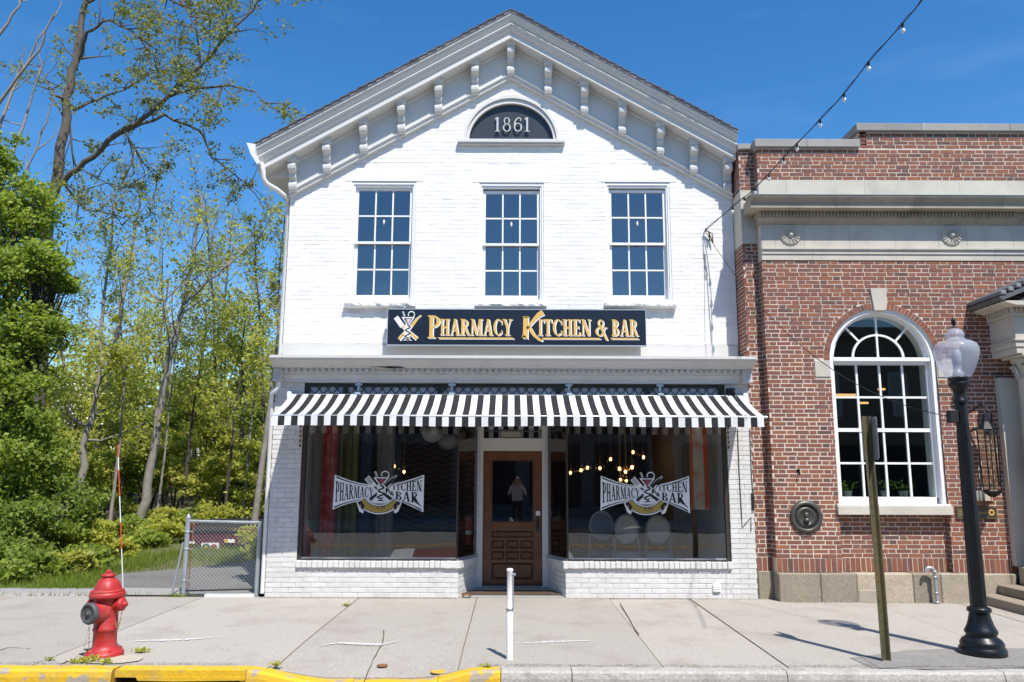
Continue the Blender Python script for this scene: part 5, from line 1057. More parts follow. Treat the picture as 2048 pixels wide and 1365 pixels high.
mb = MB(); mb.prism([(PX - .26, 3.95), (8.4, 4.72), (8.4, 4.78), (PX - .30, 4.0)], PFY - .22, MY + .02, 'y'); pp('pediment_roof', mb, mat('slate', (.10, .105, .11), .7, .2, 8)); mb = MB(); mb.prism([(PX - .02, 3.952), (8.4, 3.952), (8.4, 4.66)], PFY - .04, PFY + .02, 'y'); pp('tympanum', mb)
TILE = mat('roof_tile', (.20, .20, .21), .7, .25, 12)
for kk in range(11):
    x0 = PX - .28 + kk * .105; z0 = 4.0 + (x0 - PX + .30) * .459
    mb = MB(); mb.bbox(x0, x0 + .075, PFY - .235 , MY, z0 + .015, z0 + .075, .01); pp('roof_tile', mb, TILE)
for (x0, y1, z0, z1) in ((6.20, -1.75, -.02, .115), (6.46, -1.45, .117, .235), (6.76, -1.15, .237, .47)): mb = MB(); mb.bbox(x0, 10, y1, MY - .09, z0, z1, .01); pp('step', mb, GRANITE)
mb = MB(); mb.box(7.5, 9.3, MY - .03, MY + .02, .47, 3.1); pp('doorway', mb, DARK)
# wall fittings
md = thing('bronze_medallion', 'round bronze medallion fixed to the red brick wall', 'plaque', (4.002, MY, 1.103)); RX = Matrix.Rotation(PI / 2, 4, 'X')
BRZ = mat('bronze', (.105, .10, .088), .45, .2, 14, metal=.6, stain=(.10, .15, .13), stain_amt=.5, stain_scale=9)
mb = MB(); mb.lathe((4.002, MY + .005, 1.103), [(.222, -.01), (.222, .02), (.20, .045), (.172, .05), (.160, .03), (.158, .02)], 36, M=RX); part('rim', mb, BRZ, md)
mb = MB(); mb.lathe((4.002, MY + .004, 1.103), [(.159, .0), (.159, .019), (.125, .022), (.122, .028), (.10, .028), (.098, .022), (.01, .024)], 32, M=RX)
for kk in range(24): a = 2 * PI * kk / 24; mb.sphere((4.002 + .142 * math.cos(a), MY - .018, 1.103 + .142 * math.sin(a)), .008, 6)
mb.sphere((4.0, MY - .02, 1.125), .035, 8, 1.2); mb.sphere((4.0, MY - .018, 1.06), .05, 8, .7); part('relief', mb, BRZ, md)
BRASSD = mat('dull_brass', (.17, .115, .04), .5, .15, 9, metal=.4)
pq = thing('bronze_plaque', 'small bronze plaque with gilt flower beside the portico', 'plaque', (6.3, MY, 1.16)); mb = MB(); mb.bbox(6.04, 6.585, MY - .02, MY, 1.085, 1.245, .003); part('plate', mb, BRZ, pq)
mb = MB(); mb.box(6.04, 6.585, MY - .026, MY - .021, 1.235, 1.245); mb.box(6.04, 6.585, MY - .026, MY - .021, 1.085, 1.095); mb.box(6.04, 6.05, MY - .026, MY - .021, 1.0955, 1.2345); mb.box(6.575, 6.585, MY - .026, MY - .021, 1.0955, 1.2345); part('border', mb, BRASSD, pq)
mb = MB()
for kk in range(8): a = 2 * PI * kk / 8; mb.sphere((6.515 + .032 * math.cos(a), MY - .02, 1.165 + .032 * math.sin(a)), .015, 6)
part('flower', mb, GOLD, pq)
mb = MB()
for kk in range(4): mb.box(6.06, 6.06 + .09 - .012 * (kk % 2), MY - .0225, MY - .02, 1.205 - kk * .026, 1.212 - kk * .026)
for kk in range(7): mb.box(6.33 + kk * .02, 6.343 + kk * .02, MY - .0225, MY - .02, 1.150, 1.168 + .006 * (kk % 3))
part('inscription', mb, GOLDP, pq)
ln = thing('wall_lantern', 'black wrought iron wall lantern behind the street lamp post', 'lantern', (6.42, MY, 1.5))
mb = MB(); mb.bbox(6.33, 6.52, MY - .03, MY - .002, 1.30, 1.46, .004); part('back_plate', mb, LIME, ln); mb = MB(); mb.bbox(6.30, 6.50, MY - .12, MY - .035, 1.29, 1.325, .004); part('ledge', mb, RUSTO, ln)
mb = MB(); mb.tube([(6.52, MY - .25, 1.52), (6.50, MY - .25, 2.5)], .012, 6); mb.tube([(6.30, MY - .02, 2.25), (6.40, MY - .25, 2.35), (6.52, MY - .25, 2.3)], .014, 6); mb.tube([(6.30, MY - .02, 2.5), (6.4, MY - .2, 2.62), (6.50, MY - .25, 2.5)], .012, 6); part('arm', mb, LAMPB, ln)
mb = MB(); mb.lathe((6.42, MY - .25, 1.38), [(.03, 0), (.10, .05), (.125, .08), (.11, .10)], 8, sm=False); mb.lathe((6.42, MY - .25, 2.28), [(.13, 0), (.06, .10), (.03, .2), (.01, .22)], 8, sm=False)
for kk in range(4): a = PI / 4 + kk * PI / 2; mb.tube([(6.42 + .105 * math.cos(a), MY - .25 + .105 * math.sin(a), 1.47), (6.42 + .12 * math.cos(a), MY - .25 + .12 * math.sin(a), 2.28)], .009, 5)
part('cage', mb, LAMPB, ln); mb = MB(); mb.lathe((6.42, MY - .25, 1.48), [(.09, 0), (.10, .8)], 8); part('lantern_glass', mb, glass('lantern_glass', (.8, .8, .75), 1.5, .05, .03), ln)
vp = thing('vent_pipe', 'galvanised pipe with elbow rising in front of the granite base', 'pipe', (5.6, -.33, 0)); mb = MB(); mb.tube([(5.61, -.33, 0), (5.60, -.33, .40), (5.59, -.33, .435), (5.56, -.33, .455), (5.51, -.33, .455), (5.49, -.33, .425), (5.488, -.33, .40)], .022, 10); part('pipe', mb, GALV, vp)
mb = MB()
for z in (.0, .12, .32, .39): mb.lathe((5.60, -.33, z), [(.022, 0), (.03, .002), (.03, .028), (.022, .03)], 10)
part('coupling', mb, GALV, vp)
mb = MB(); mb.tube([(3.93, MY, 1.72), (3.93, MY - .06, 1.715), (3.925, MY - .06, 1.67), (3.93, MY - .045, 1.66)], .009, 6); mb.box(3.91, 3.95, MY - .012, MY, 1.70, 1.74); tag(mb.build('wall_hook', LAMPB), 'small black iron hook on the brick wall above the bronze medallion', 'hook')
# plants on the inner sill
PLF = leafmat('pot_plant_leaf', (.05, .09, .02), (.12, .18, .03))
for kk, (x, lab) in enumerate(((4.72, 'bushy pot plant at the jamb end of the arched window sill'), (5.24, 'yellow green pot plant mid sill in the arched window'), (5.50, 'trailing pot plant on the arched window sill by the lamp post side'))):
    t = thing('pot_plant', lab, 'plant', (x, .16, 1.37)); mb = MB(); mb.lathe((x, .16, 1.335), [(.045, 0), (.065, .1), (.07, .1), (.07, .115)], 12); part('pot', mb, mat('glazed_pot', (.12, .16, .15), .3, .1, 8), t)
    mb = MB(); rr = random.Random(kk)
    for i in range(60):
        a = rr.uniform(0, 6.28); e = rr.uniform(.2, 1.3); r_ = rr.uniform(.05, .17); c_ = Vector((x + r_ * math.cos(a), .16 + r_ * math.sin(a) * .6, 1.45 + r_ * math.sin(e) * .9)); d_ = Vector((math.cos(a), math.sin(a), .6)).normalized(); s_ = Vector((-d_.y, d_.x, rr.uniform(-.5, .5))).normalized()
        mb.add([c_ - d_ * .03, c_ + s_ * .012, c_ + d_ * .035, c_ - s_ * .012], [(0, 1, 2, 3)])
    part('leaves', mb, PLF, t)

# ================================================================== STREET FURNITURE
lp = thing('street_lamp', 'black fluted street lamp post with acorn globe', 'street lamp', (4.43, -3.38, 0)); LX, LY = 4.432, -3.38
mb = MB(); mb.lathe((LX, LY, 0), [(.20, 0), (.205, .01), (.205, .055), (.192, .075), (.185, .09), (.19, .105), (.17, .14), (.135, .165), (.13, .185), (.142, .20), (.145, .215), (.13, .24), (.112, .28), (.098, .33), (.09, .37), (.088, .385)], 32, flute=lambda q, z: 1 - (.05 * (q % 2) if .2 < z < .36 else 0)); part('base', mb, LAMPB, lp)
mb = MB(); mb.lathe((LX, LY, .385), [(.092, 0), (.105, .008), (.105, .035), (.09, .045), (.08, .05)], 24); part('collar', mb, LAMPB, lp)
mb = MB(); mb.lathe((LX, LY, .43), [(.074, 0), (.070, .6), (.062, 1.5), (.054, 1.93)], 40, flute=lambda q, z: 1 - .075 * (1 if q % 4 in (0,) else (.5 if q % 4 in (1, 3) else 0))); part('shaft', mb, LAMPB, lp)
mb = MB(); mb.lathe((LX, LY, 2.36), [(.060, 0), (.068, .01), (.068, .03), (.055, .045), (.058, .12), (.075, .15), (.095, .18), (.10, .20), (.085, .215), (.09, .23), (.098, .24), (.098, .265), (.06, .265)], 24); part('capital', mb, LAMPB, lp)
GLB = bpy.data.materials.new('prismatic_globe'); GLB.use_nodes = True; t_ = GLB.node_tree; b_ = t_.nodes['Principled BSDF']; b_.inputs['Base Color'].default_value = (.74, .79, .88, 1); b_.inputs['Roughness'].default_value = .25
tr_ = t_.nodes.new('ShaderNodeBsdfTransparent'); tr_.inputs[0].default_value = (.92, .93, .96, 1); mx_ = t_.nodes.new('ShaderNodeMixShader'); mx_.inputs[0].default_value = .34; tl_ = t_.nodes.new('ShaderNodeBsdfTranslucent'); tl_.inputs[0].default_value = (.72, .77, .86, 1); m2_ = t_.nodes.new('ShaderNodeMixShader'); m2_.inputs[0].default_value = .45
t_.links.new(b_.outputs[0], m2_.inputs[1]); t_.links.new(tl_.outputs[0], m2_.inputs[2]); t_.links.new(tr_.outputs[0], mx_.inputs[1]); t_.links.new(m2_.outputs[0], mx_.inputs[2]); t_.links.new(mx_.outputs[0], t_.nodes['Material Output'].inputs[0])
wv_ = t_.nodes.new('ShaderNodeTexNoise'); wv_.inputs['Scale'].default_value = 55; bp_ = t_.nodes.new('ShaderNodeBump'); bp_.inputs['Strength'].default_value = .5; g_ = t_.nodes.new('ShaderNodeNewGeometry'); t_.links.new(g_.outputs['Position'], wv_.inputs['Vector']); t_.links.new(wv_.outputs[0], bp_.inputs['Height']); t_.links.new(bp_.outputs[0], b_.inputs['Normal'])
mb = MB(); mb.lathe((LX, LY, 2.605), [(.09, 0), (.125, .035), (.165, .11), (.193, .19), (.206, .25), (.206, .30), (.188, .345), (.150, .372), (.105, .385), (.085, .40), (.083, .42), (.090, .435), (.086, .46), (.065, .485), (.035, .51)], 40, flute=lambda q, z: 1 - .012 * (q % 2)); part('globe', mb, GLB, lp)
mb = MB(); mb.lathe((LX, LY, 3.11), [(.04, 0), (.03, .012), (.012, .02), (.01, .035), (.02, .05), (.022, .075), (.014, .105), (.002, .125)], 12); part('finial', mb, LAMPB, lp)
mb = MB(); mb.lathe((LX, LY, 2.625), [(.05, 0), (.05, .05), (.035, .06), (.035, .12), (.045, .14), (.045, .24), (.03, .27)], 14); part('lamp_bulb', mb, mat('lamp_bulb', (.42, .44, .46), .3, .03, 5), lp)
mb = MB(); mb.bbox(LX - .135, LX - .05, LY - .04, LY + .04, 2.17, 2.29, .005); part('junction_box', mb, DARK, lp); mb = MB(); mb.tube([(LX + .1, LY, 2.12), (LX + .16, LY, 2.13), (LX + .16, LY, 2.2)], .01, 6); part('banner_stub', mb, LAMPB, lp)
# sign on a channel post
GX, GY_ = 3.372, -3.70; sp = thing('sign_post', 'rusty green channel post carrying a small sign turned edge on', 'sign post', (GX, GY_, 0))
mb = MB(); prof = [(-.035, .0), (-.028, .0), (-.016, .022), (.016, .022), (.028, .0), (.035, .0), (.035, -.005), (.026, -.005), (.014, .016), (-.014, .016), (-.026, -.005), (-.035, -.005)]
rot = R(12); c_, s_ = math.cos(rot), math.sin(rot); vs = []; n = len(prof)
for z, lx in ((-.05, .005), (1.1, -.005), (2.21, -.028)): vs += [(GX + lx + 1.35 * (a * c_ - b * s_), GY_ + 1.35 * (a * s_ + b * c_), z) for a, b in prof]
mb.add(vs, [(k * n + i, k * n + (i + 1) % n, (k + 1) * n + (i + 1) % n, (k + 1) * n + i) for k in range(2) for i in range(n)]); mb.add(vs[-n:], [tuple(range(n))]); part('post', mb, RUST, sp)
mb = MB(); rot2 = R(93); d_ = Vector((math.cos(rot2), math.sin(rot2), 0)); nn = Vector((-math.sin(rot2), math.cos(rot2), 0)); c0 = Vector((GX + .02, GY_ + .05, 2.0)); W2, H2 = .15, .20; pts = []
for (a, b) in ((-W2 + .02, -H2), (W2 - .02, -H2), (W2, -H2 + .02), (W2, H2 - .02), (W2 - .02, H2), (-W2 + .02, H2), (-W2, H2 - .02), (-W2, -H2 + .02)): pts.append(c0 + d_ * a + Vector((0, 0, b)))
mb.add([p - nn * .0015 for p in pts] + [p + nn * .0015 for p in pts], [tuple(range(8)), tuple(range(8, 16))[::-1]] + [(i, (i + 1) % 8, 8 + (i + 1) % 8, 8 + i) for i in range(8)]); part('sign_plate', mb, mat('sign_aluminium', (.30, .30, .29), .5, .1, 8, metal=.3), sp)
mb = MB()
for k in range(24): z = .1 + k * .085; mb.lathe((GX - .02 * z / 2 - .012, GY_ + .006, z), [(.006, 0), (.006, .002)], 6, M=RX)
part('bolt_hole', mb, DARK, sp)
# white meter post
mp_ = thing('white_post', 'short white pipe post with a collar and a capped top', 'post', (-.008, -3.65, 0)); mb = MB(); mb.lathe((-.012, -3.65, 0), [(.030, -.03), (.030, .43), (.027, .435), (.026, .77), (.029, .775), (.029, .795), (.02, .80)], 14); part('pipe', mb, SASH, mp_)
mb = MB(); mb.lathe((-.012, -3.65, .43), [(.03, 0), (.036, .004), (.036, .016), (.03, .02)], 14); part('collar', mb, GALV, mp_); mb = MB(); mb.tube([(.005, -3.66, .745), (.04, -3.67, .748)], .012, 8); mb.tube([(.02, -3.685, .745), (.022, -3.685, .45)], .004, 5); part('knob', mb, GALV, mp_)
# ------------------------------------------------------------------ fire hydrant
HX, HY = -3.735, -3.55; hy = thing('fire_hydrant', 'red fire hydrant with a grey steamer cap near the yellow kerb', 'fire hydrant', (HX, HY, 0)); LEAN = Matrix.Rotation(R(-1.5), 4, 'Y')
def H(mb): 
    mb.v = [tuple(Vector((HX, HY, 0)) + LEAN @ (Vector(v) - Vector((HX, HY, 0)))) for v in mb.v]; return mb
C0 = (HX, HY, 0)
mb = MB(); mb.lathe(C0, [(.165, -.02), (.168, .0), (.168, .025), (.155, .045), (.125, .06), (.112, .075), (.102, .10), (.100, .22), (.108, .228), (.110, .245), (.102, .255), (.102, .40), (.112, .47), (.113, .52)], 28)
for k in range(8): a = 2 * PI * k / 8; mb.lathe((HX + .143 * math.cos(a), HY + .143 * math.sin(a), .03), [(.015, 0), (.015, .028), (.004, .03)], 6, sm=False)
part('barrel', H(mb), REDH, hy)
mb = MB(); mb.lathe(C0, [(.113, .512), (.150, .515), (.155, .53), (.155, .552), (.148, .562), (.142, .566), (.146, .572), (.140, .585), (.118, .592)], 28); part('flange', H(mb), REDH, hy)
mb = MB(); mb.lathe(C0, [(.118, .588), (.114, .61), (.100, .645), (.078, .675), (.055, .692), (.05, .70), (.062, .705), (.062, .722), (.045, .728), (.030, .732)], 24, flute=lambda q, z: 1 + (.03 if q % 4 == 0 and z < .68 else 0)); part('bonnet', H(mb), REDH, hy)
mb = MB(); mb.lathe(C0, [(.026, .73), (.026, .755), (.016, .765)], 5, sm=False); part('operating_nut', H(mb), REDH, hy)
def nozzle(az, z, r, L, m_, cap, name):
    a = R(az); D = Vector((math.cos(a), math.sin(a), 0)); Mx = D.to_track_quat('Z', 'Y').to_matrix().to_4x4(); mb = MB(); c = Vector((HX, HY, z))
    mb.lathe(c, [(r * 1.25, .05), (r * 1.12, .10), (r, .12), (r, L)], 18, M=Mx); o = part(name, H(mb), REDH, hy); mb = MB()
    mb.lathe(c, [(r * 1.08, L - .005)] + [(r * p, L + q) for p, q in cap], 20, M=Mx, flute=(lambda q, z_: 1 + .02 * (q % 2))); oc = mb; H(oc); oc = oc.build('cap', m_, o); return o, c + D * L
nozzle(-112, .40, .085, .165, GREYH, [(1.12, 0), (1.12, .03), (1.0, .042), (.85, .044), (.80, .034), (.22, .034), (.2, .05), (.02, .052)], 'steamer_nozzle')
nozzle(-10, .455, .052, .135, REDH, [(1.15, 0), (1.15, .028), (.9, .04), (.42, .046), (.38, .07), (.1, .075)], 'hose_nozzle'); nozzle(170, .455, .052, .135, REDH, [(1.15, 0), (1.15, .028), (.9, .04), (.42, .046), (.38, .07), (.1, .075)], 'hose_nozzle')
def chain(p, q, sag, n=16, r=.005):
    mb = MB(); p, q = Vector(p), Vector(q)
    for i in range(n): t = (i + .5) / n; c = p.lerp(q, t) - Vector((0, 0, sag * 4 * t * (1 - t))); mb.sphere(c, r * (1.5 if i % 2 else 1.1), 6, 1.3)
    part('cap_chain', mb, CHAIN, hy)
chain((HX + .15, HY - .03, .42), (HX + .10, HY - .04, .30), .10, 18); chain((HX - .075, HY - .17, .34), (HX - .08, HY - .12, .05), .02, 16, .004); chain((HX - .07, HY - .17, .34), (HX - .13, HY - .13, .05), .02, 14, .003)
TAPE = mat('orange_red_tape', (.55, .07, .02), .6, .1, 8)
# tall marker rod bolted to the hydrant
R0, R1 = Vector((HX + .085, HY + .12, .45)), Vector((HX - .095, HY + .12, 1.93)); n = 12
for i in range(n):
    a, b = R0.lerp(R1, i / n), R0.lerp(R1, (i + 1) / n)
    if i not in (0, 1, 2, 3, 6, 7, 10): part('red_band', MB().tube([a, b], .006, 6), TAPE, hy)
part('marker_rod', MB().tube([R0, R1], .0048, 6), WHITEP, hy)
mb = MB(); mb.tube([(HX + .085, HY + .12, .44), (HX + .085, HY + .12, .56)], .012, 6); part('rod_spring', mb, GALV, hy)
# ------------------------------------------------------------------ chain-link gate
gt = thing('chain_link_gate', 'galvanised chain link gate panel between the driveway and the white building', 'gate', (-4.0, .04, 0)); GX0, GX1, GYY, GH = -4.47, -3.475, .06, 1.0
mb = MB(); mb.tube([(GX0, GYY, -.03), (GX0, GYY, 1.04)], .034, 10); mb.lathe((GX0, GYY, 1.04), [(.037, 0), (.037, .02), (.02, .045), (.008, .06)], 10); part('post', mb, GALV, gt)
mb = MB(); mb.tube([(GX1, GYY, -.03), (GX1, GYY, 1.0)], .030, 10); part('post', mb, GALV, gt); mb = MB(); mb.tube([(GX0 - .15, GYY, .05), (GX0 - .05, GYY, .72)], .014, 6); part('brace', mb, GALV, gt)
mb = MB(); mb.tube([(GX0, GYY, 1.005), (GX1 + .03, GYY, .985)], .021, 8); part('top_rail', mb, GALV, gt); mb = MB(); mb.tube([(GX0, GYY, .075), (GX1, GYY, .10)], .012, 6); part('bottom_rail', mb, DARK, gt)
mb = MB(); mb.tube([(GX0 + .05, GYY + .03, .94), (-4.15, GYY + .03, .925), (GX1, GYY + .03, .88)], .011, 6); part('inner_rail', mb, RUSTO, gt); mb = MB(); mb.tube([(GX0 + .065, GYY, .12), (GX0 + .075, GYY, .97)], .008, 6); part('tension_bar', mb, RUSTO, gt)
for z in (.62, .85, .2): mb = MB(); mb.lathe((GX0, GYY, z), [(.036, 0), (.04, .002), (.04, .022), (.036, .024)], 10); mb.box(GX0 + .03, GX0 + .085, GYY - .006, GYY + .006, z + .002, z + .02); part('tension_band', mb, GALV, gt)
mb = MB(); pitch = .052; x0, x1, z0, z1 = GX0 + .06, GX1 - .01, .10, 1.02; i = -30
while i < 60:
    for s in (1, -1):
        xa = x0 + i * pitch; pts = []
        ta = 0 if s == 1 else 1; x_at0 = xa if s == 1 else xa
        a = (xa, z0) ; b = (xa + s * (z1 - z0), z1)
        (ax, az), (bx, bz) = a, b
        if s == 1:
            if ax < x0: az += (x0 - ax); ax = x0
            if bx > x1: bz -= (bx - x1); bx = x1
        else:
            if ax > x1: az += (ax - x1); ax = x1
            if bx < x0: bz -= (x0 - bx); bx = x0
        if bz - az > .02: mb.tube([(ax, GYY + .004 * s, az), (bx, GYY + .004 * s, bz)], .0019, 4, cap=False)
    i += 1
o = part('chain_link', mb, GALV, gt); o['kind'] = 'stuff'
mb = MB(); mb.box(GX0 + .3, GX1 - .02, .03, .12, -.03, .03, j=.004); tag(mb.build('kerb_block', SASH), 'low white painted block under the chain link gate', 'block')
# ------------------------------------------------------------------ dumpster
a_, b_ = at(377, 1064, 6.5), at(492, 1110, 6.5); DXa, DXb, dy = a_.x, b_.x, 6.5; zb_ = lotz(-6, 6.5)
du = thing('dumpster', 'burgundy dumpster with a black lid behind the chain link gate', 'dumpster', ((DXa + DXb) / 2, 7, zb_)); zt_ = a_.z + .05
mb = MB(); mb.prism([(dy, zb_ + .08), (dy + 1.3, zb_ + .08), (dy + 1.3, zt_ + .12), (dy, zt_ - .06)], DXa, DXb, 'x'); part('body', mb, BURG, du)
mb = MB(); mb.prism([(dy - .03, zt_ - .055), (dy + 1.35, zt_ + .125), (dy + 1.35, zt_ + .16), (dy - .03, zt_ - .02)], DXa - .02, DXb + .02, 'x'); part('lid', mb, DARK, du)
for k in range(4): x = DXa + (DXb - DXa) * (k + .5) / 4; mb = MB(); mb.box(x - .03, x + .03, dy - .03, dy, zb_ + .08, zt_ - .12); part('rib', mb, BURG, du)
for x in (DXa - .05, DXb + .05): mb = MB(); mb.box(x - .05, x + .05, dy + .3, dy + .8, zb_ + .4, zb_ + .5); part('fork_pocket', mb, BURG, du)
for x in (DXa + .1, DXb - .1): mb = MB(); mb.tube([(x - .03, dy + .1, zb_ + .06), (x + .03, dy + .1, zb_ + .06)], .06, 10); part('wheel', mb, DARK, du)
def sticker(px0, py0, px1, py1, extra):
    p, q = at(px0, py0, dy - .04), at(px1, py1, dy - .04); mb = MB(); mb.box(p.x, q.x, dy - .046, dy - .031, q.z, p.z, 0)
    for (u, v, r, m_) in extra:
        cx, cz = p.x + (q.x - p.x) * u, q.z + (p.z - q.z) * v; r2 = r * (p.z - q.z); mb.prism([(cx + r2 * 1.25 * math.cos(2 * PI * i / 14), cz + r2 * math.sin(2 * PI * i / 14)) for i in range(14)], dy - .049 - m_ * .001, dy - .046, 'y', m_)
    part('sticker', mb, [WHITEP, mat('teal_print', (.02, .16, .17), .6, .1, 8), mat('yellow_print', (.62, .42, .04), .6, .1, 8), REDP], du)
sticker(403, 1086, 437, 1103, [(.28, .5, .42, 1), (.28, .5, .2, 2), (.72, .55, .3, 3), (.72, .55, .2, 0)]); sticker(449, 1079, 469, 1086, [(.2, .5, .5, 2)]); sticker(377, 1083, 389, 1088, [])
# ------------------------------------------------------------------ festoon lights and cables
A3 = Vector((2.907, .37, 5.293)); B3 = at(1845, 0, -4.6); C3 = B3 + (B3 - A3) * .35
fl = thing('festoon_lights', 'black festoon cable with white bulbs running from the white gable wall over the street', 'string lights', A3)
ctr = [(1410, 462, .37), (1465, 414, -.13), (1511, 376, -.58), (1567, 316, -1.15), (1640, 240, -1.95), (1688, 188, -2.4), (1737, 125, -3.0), (1805, 48, -3.9), (1845, 0, -4.5), (1905, -75, -5.4)]
P3 = [at(*c) for c in ctr]; fine = []
for i in range(len(P3) - 1):
    p0, p1, p2, p3 = P3[max(i - 1, 0)], P3[i], P3[i + 1], P3[min(i + 2, len(P3) - 1)]
    for k in range(8):
        t = k / 8; fine.append(.5 * ((2 * p1) + (-p0 + p2) * t + (2 * p0 - 5 * p1 + 4 * p2 - p3) * t * t + (-p0 + 3 * p1 - 3 * p2 + p3) * t ** 3))
mb = MB(); mb.tube(fine, .007, 6); part('cable', mb, WIRE, fl); mb = MB(); mb.tube([p + Vector((.0, 0, .012 + .012 * math.sin(i * .8))) for i, p in enumerate(fine)], .003, 4); part('messenger_wire', mb, WIRE, fl)
for (px, py) in ((1465, 424), (1487, 404), (1511, 384), (1537, 357), (1567, 325), (1598, 292), (1640, 250), (1688, 200), (1737, 137), (1805, 63)):
    best = min(fine, key=lambda p: (lambda d: abs(CAM.x + d.x * (p.y - CAM.y) / d.y - p.x))(ray(px, py))); c = best
    mb = MB(); mb.lathe((c.x, c.y, c.z - .052), [(.012, 0), (.014, .01), (.014, .04), (.009, .058)], 8); so = part('socket', mb, WIRE, fl); mb = MB(); mb.sphere((c.x, c.y, c.z - .075), .021, 10, 1.35); mb.build('bulb', BULB, so)
mb = MB(); mb.tube([A3 + Vector((0, .03, 0)), A3 + Vector((0, -.04, -.01)), A3 + Vector((0, -.05, .03))], .007, 6); mb.tube([A3 + Vector((.02, -.02, 0)), A3 + Vector((.10, -.03, -.05)), A3 + Vector((.11, -.02, -.2)), A3 + Vector((.09, -.02, -.14)), A3 + Vector((.05, -.02, -.02))], .008, 5); mb.tube([A3 + Vector((.0, -.02, 0)), A3 + Vector((.05, -.03, -.02)), A3 + Vector((.06, -.02, -.16))], .010, 5); part('hook', mb, WIRE, fl)
lb = Vector((LX - .135, LY, 2.235)); mb = MB(); q = [A3.lerp(lb, i / 24) - Vector((0, 0, .55 * 4 * (i / 24) * (1 - i / 24))) for i in range(25)]; mb.tube(q, .0045, 5); tag(mb.build('guy_cable', WIRE), 'thin dark cable sagging from the white gable wall to the street lamp box', 'cable')
mb = MB(); mb.tube([A3 + Vector((-.02, .0, -.02)), (2.88, .385, 4.9), (2.93, .385, 4.62), (2.90, .385, 4.55), (2.885, .385, 4.75), (2.90, .385, 4.95), (2.92, .385, 4.7), (2.93, .385, 4.2), (2.95, .385, 3.58)], .004, 5); tag(mb.build('hanging_cord', mat('grey_cord', (.25, .25, .25), .7, .1, 5)), 'thin grey cord hanging down the white brick wall below the festoon hook', 'cable')

# ================================================================== VEGETATION
LF_YEL = leafmat('young_leaf_yellow_green', (.22, .245, .04), (.56, .56, .10), .55); LF_MAP = leafmat('maple_leaf', (.11, .165, .026), (.38, .46, .07), .55); LF_OLI = leafmat('olive_catkin_leaf', (.15, .165, .03), (.32, .32, .07)); LF_DK = leafmat('shade_leaf', (.09, .14, .025), (.30, .38, .06), .5)
BARK = mat('grey_brown_bark', (.115, .098, .08), .95, .3, 9, .8, 30, stain=(.09, .085, .05), stain_amt=.6, stain_scale=4); BARKL = mat('pale_bark', (.26, .235, .20), .95, .25, 10, .6, 30); BARKD = mat('dark_bark', (.07, .058, .048), .95, .3, 10, .6, 30)
def leaf_mesh(name, C, size, m, parent, seed, up=.35, asp=.62):
    rg = np.random.default_rng(seed); C = np.asarray(C, dtype=np.float32); N = len(C)
    n = rg.normal(size=(N, 3)); n[:, 2] += up * 2; n[:, 1] -= .65; n[:, 0] += .15; n /= np.linalg.norm(n, axis=1)[:, None]
    t = rg.normal(size=(N, 3)); t[:, 2] -= .25; t -= (t * n).sum(1)[:, None] * n; t /= np.linalg.norm(t, axis=1)[:, None]; b = np.cross(n, t)
    s = size * rg.uniform(.55, 1.25, N)[:, None]
    V = np.stack([C - t * s, C + b * s * asp - t * s * .15 + n * s * .12, C + t * s, C - b * s * asp - t * s * .15 + n * s * .12], 1).reshape(-1, 3)
    me = bpy.data.meshes.new(name); me.vertices.add(4 * N); me.vertices.foreach_set('co', V.astype(np.float32).ravel()); me.loops.add(4 * N); me.loops.foreach_set('vertex_index', np.arange(4 * N, dtype=np.int32)); me.polygons.add(N); me.polygons.foreach_set('loop_start', np.arange(0, 4 * N, 4, dtype=np.int32)); me.polygons.foreach_set('loop_total', np.full(N, 4, dtype=np.int32)); me.materials.append(m); me.update(); me.validate()
    o = link(name, me, parent)
    if parent: o.location = -parent.location
    return o
def grow(mb, p, d, L, r, depth, rg, tips, droop=0.0, up=.10, nch=4, wig=.22):
    n = max(3, int(L / .35)); st = L / n; pts = [p.copy()]; rs = [r]; ch = []
    for i in range(n):
        d = (d + Vector((rg.gauss(0, wig), rg.gauss(0, wig), rg.gauss(0, wig * .8) + up - droop * i / n))).normalized(); p = p + d * st; pts.append(p.copy()); rs.append(max(.004, r * (1 - .82 * (i + 1) / n)))
        if depth <= 0 or i > n * .5: tips.append(p.copy())
        if depth > 0 and i >= n * .2: ch.append((p.copy(), d.copy(), rs[-1], (i + 1) / n))
    mb.tube(pts, rs, 5 if r > .03 else 4 if r > .012 else 3, cap=False)
    if depth > 0:
        for k in range(nch):
            q, dd, rr, t = rg.choice(ch); a = Vector((rg.gauss(0, 1), rg.gauss(0, 1), rg.gauss(0, .7))).normalized(); nd = (dd * .75 + a * .85).normalized()
            grow(mb, q, nd, L * rg.uniform(.35, .6), max(.006, rr * .6), depth - 1, rg, tips, droop, up, nch, wig)
def clusters(tips, n, sp, rg):
    return [(t.x + rg.gauss(0, sp), t.y + rg.gauss(0, sp), t.z + rg.gauss(0, sp * .8)) for t in tips for _ in range(n)]
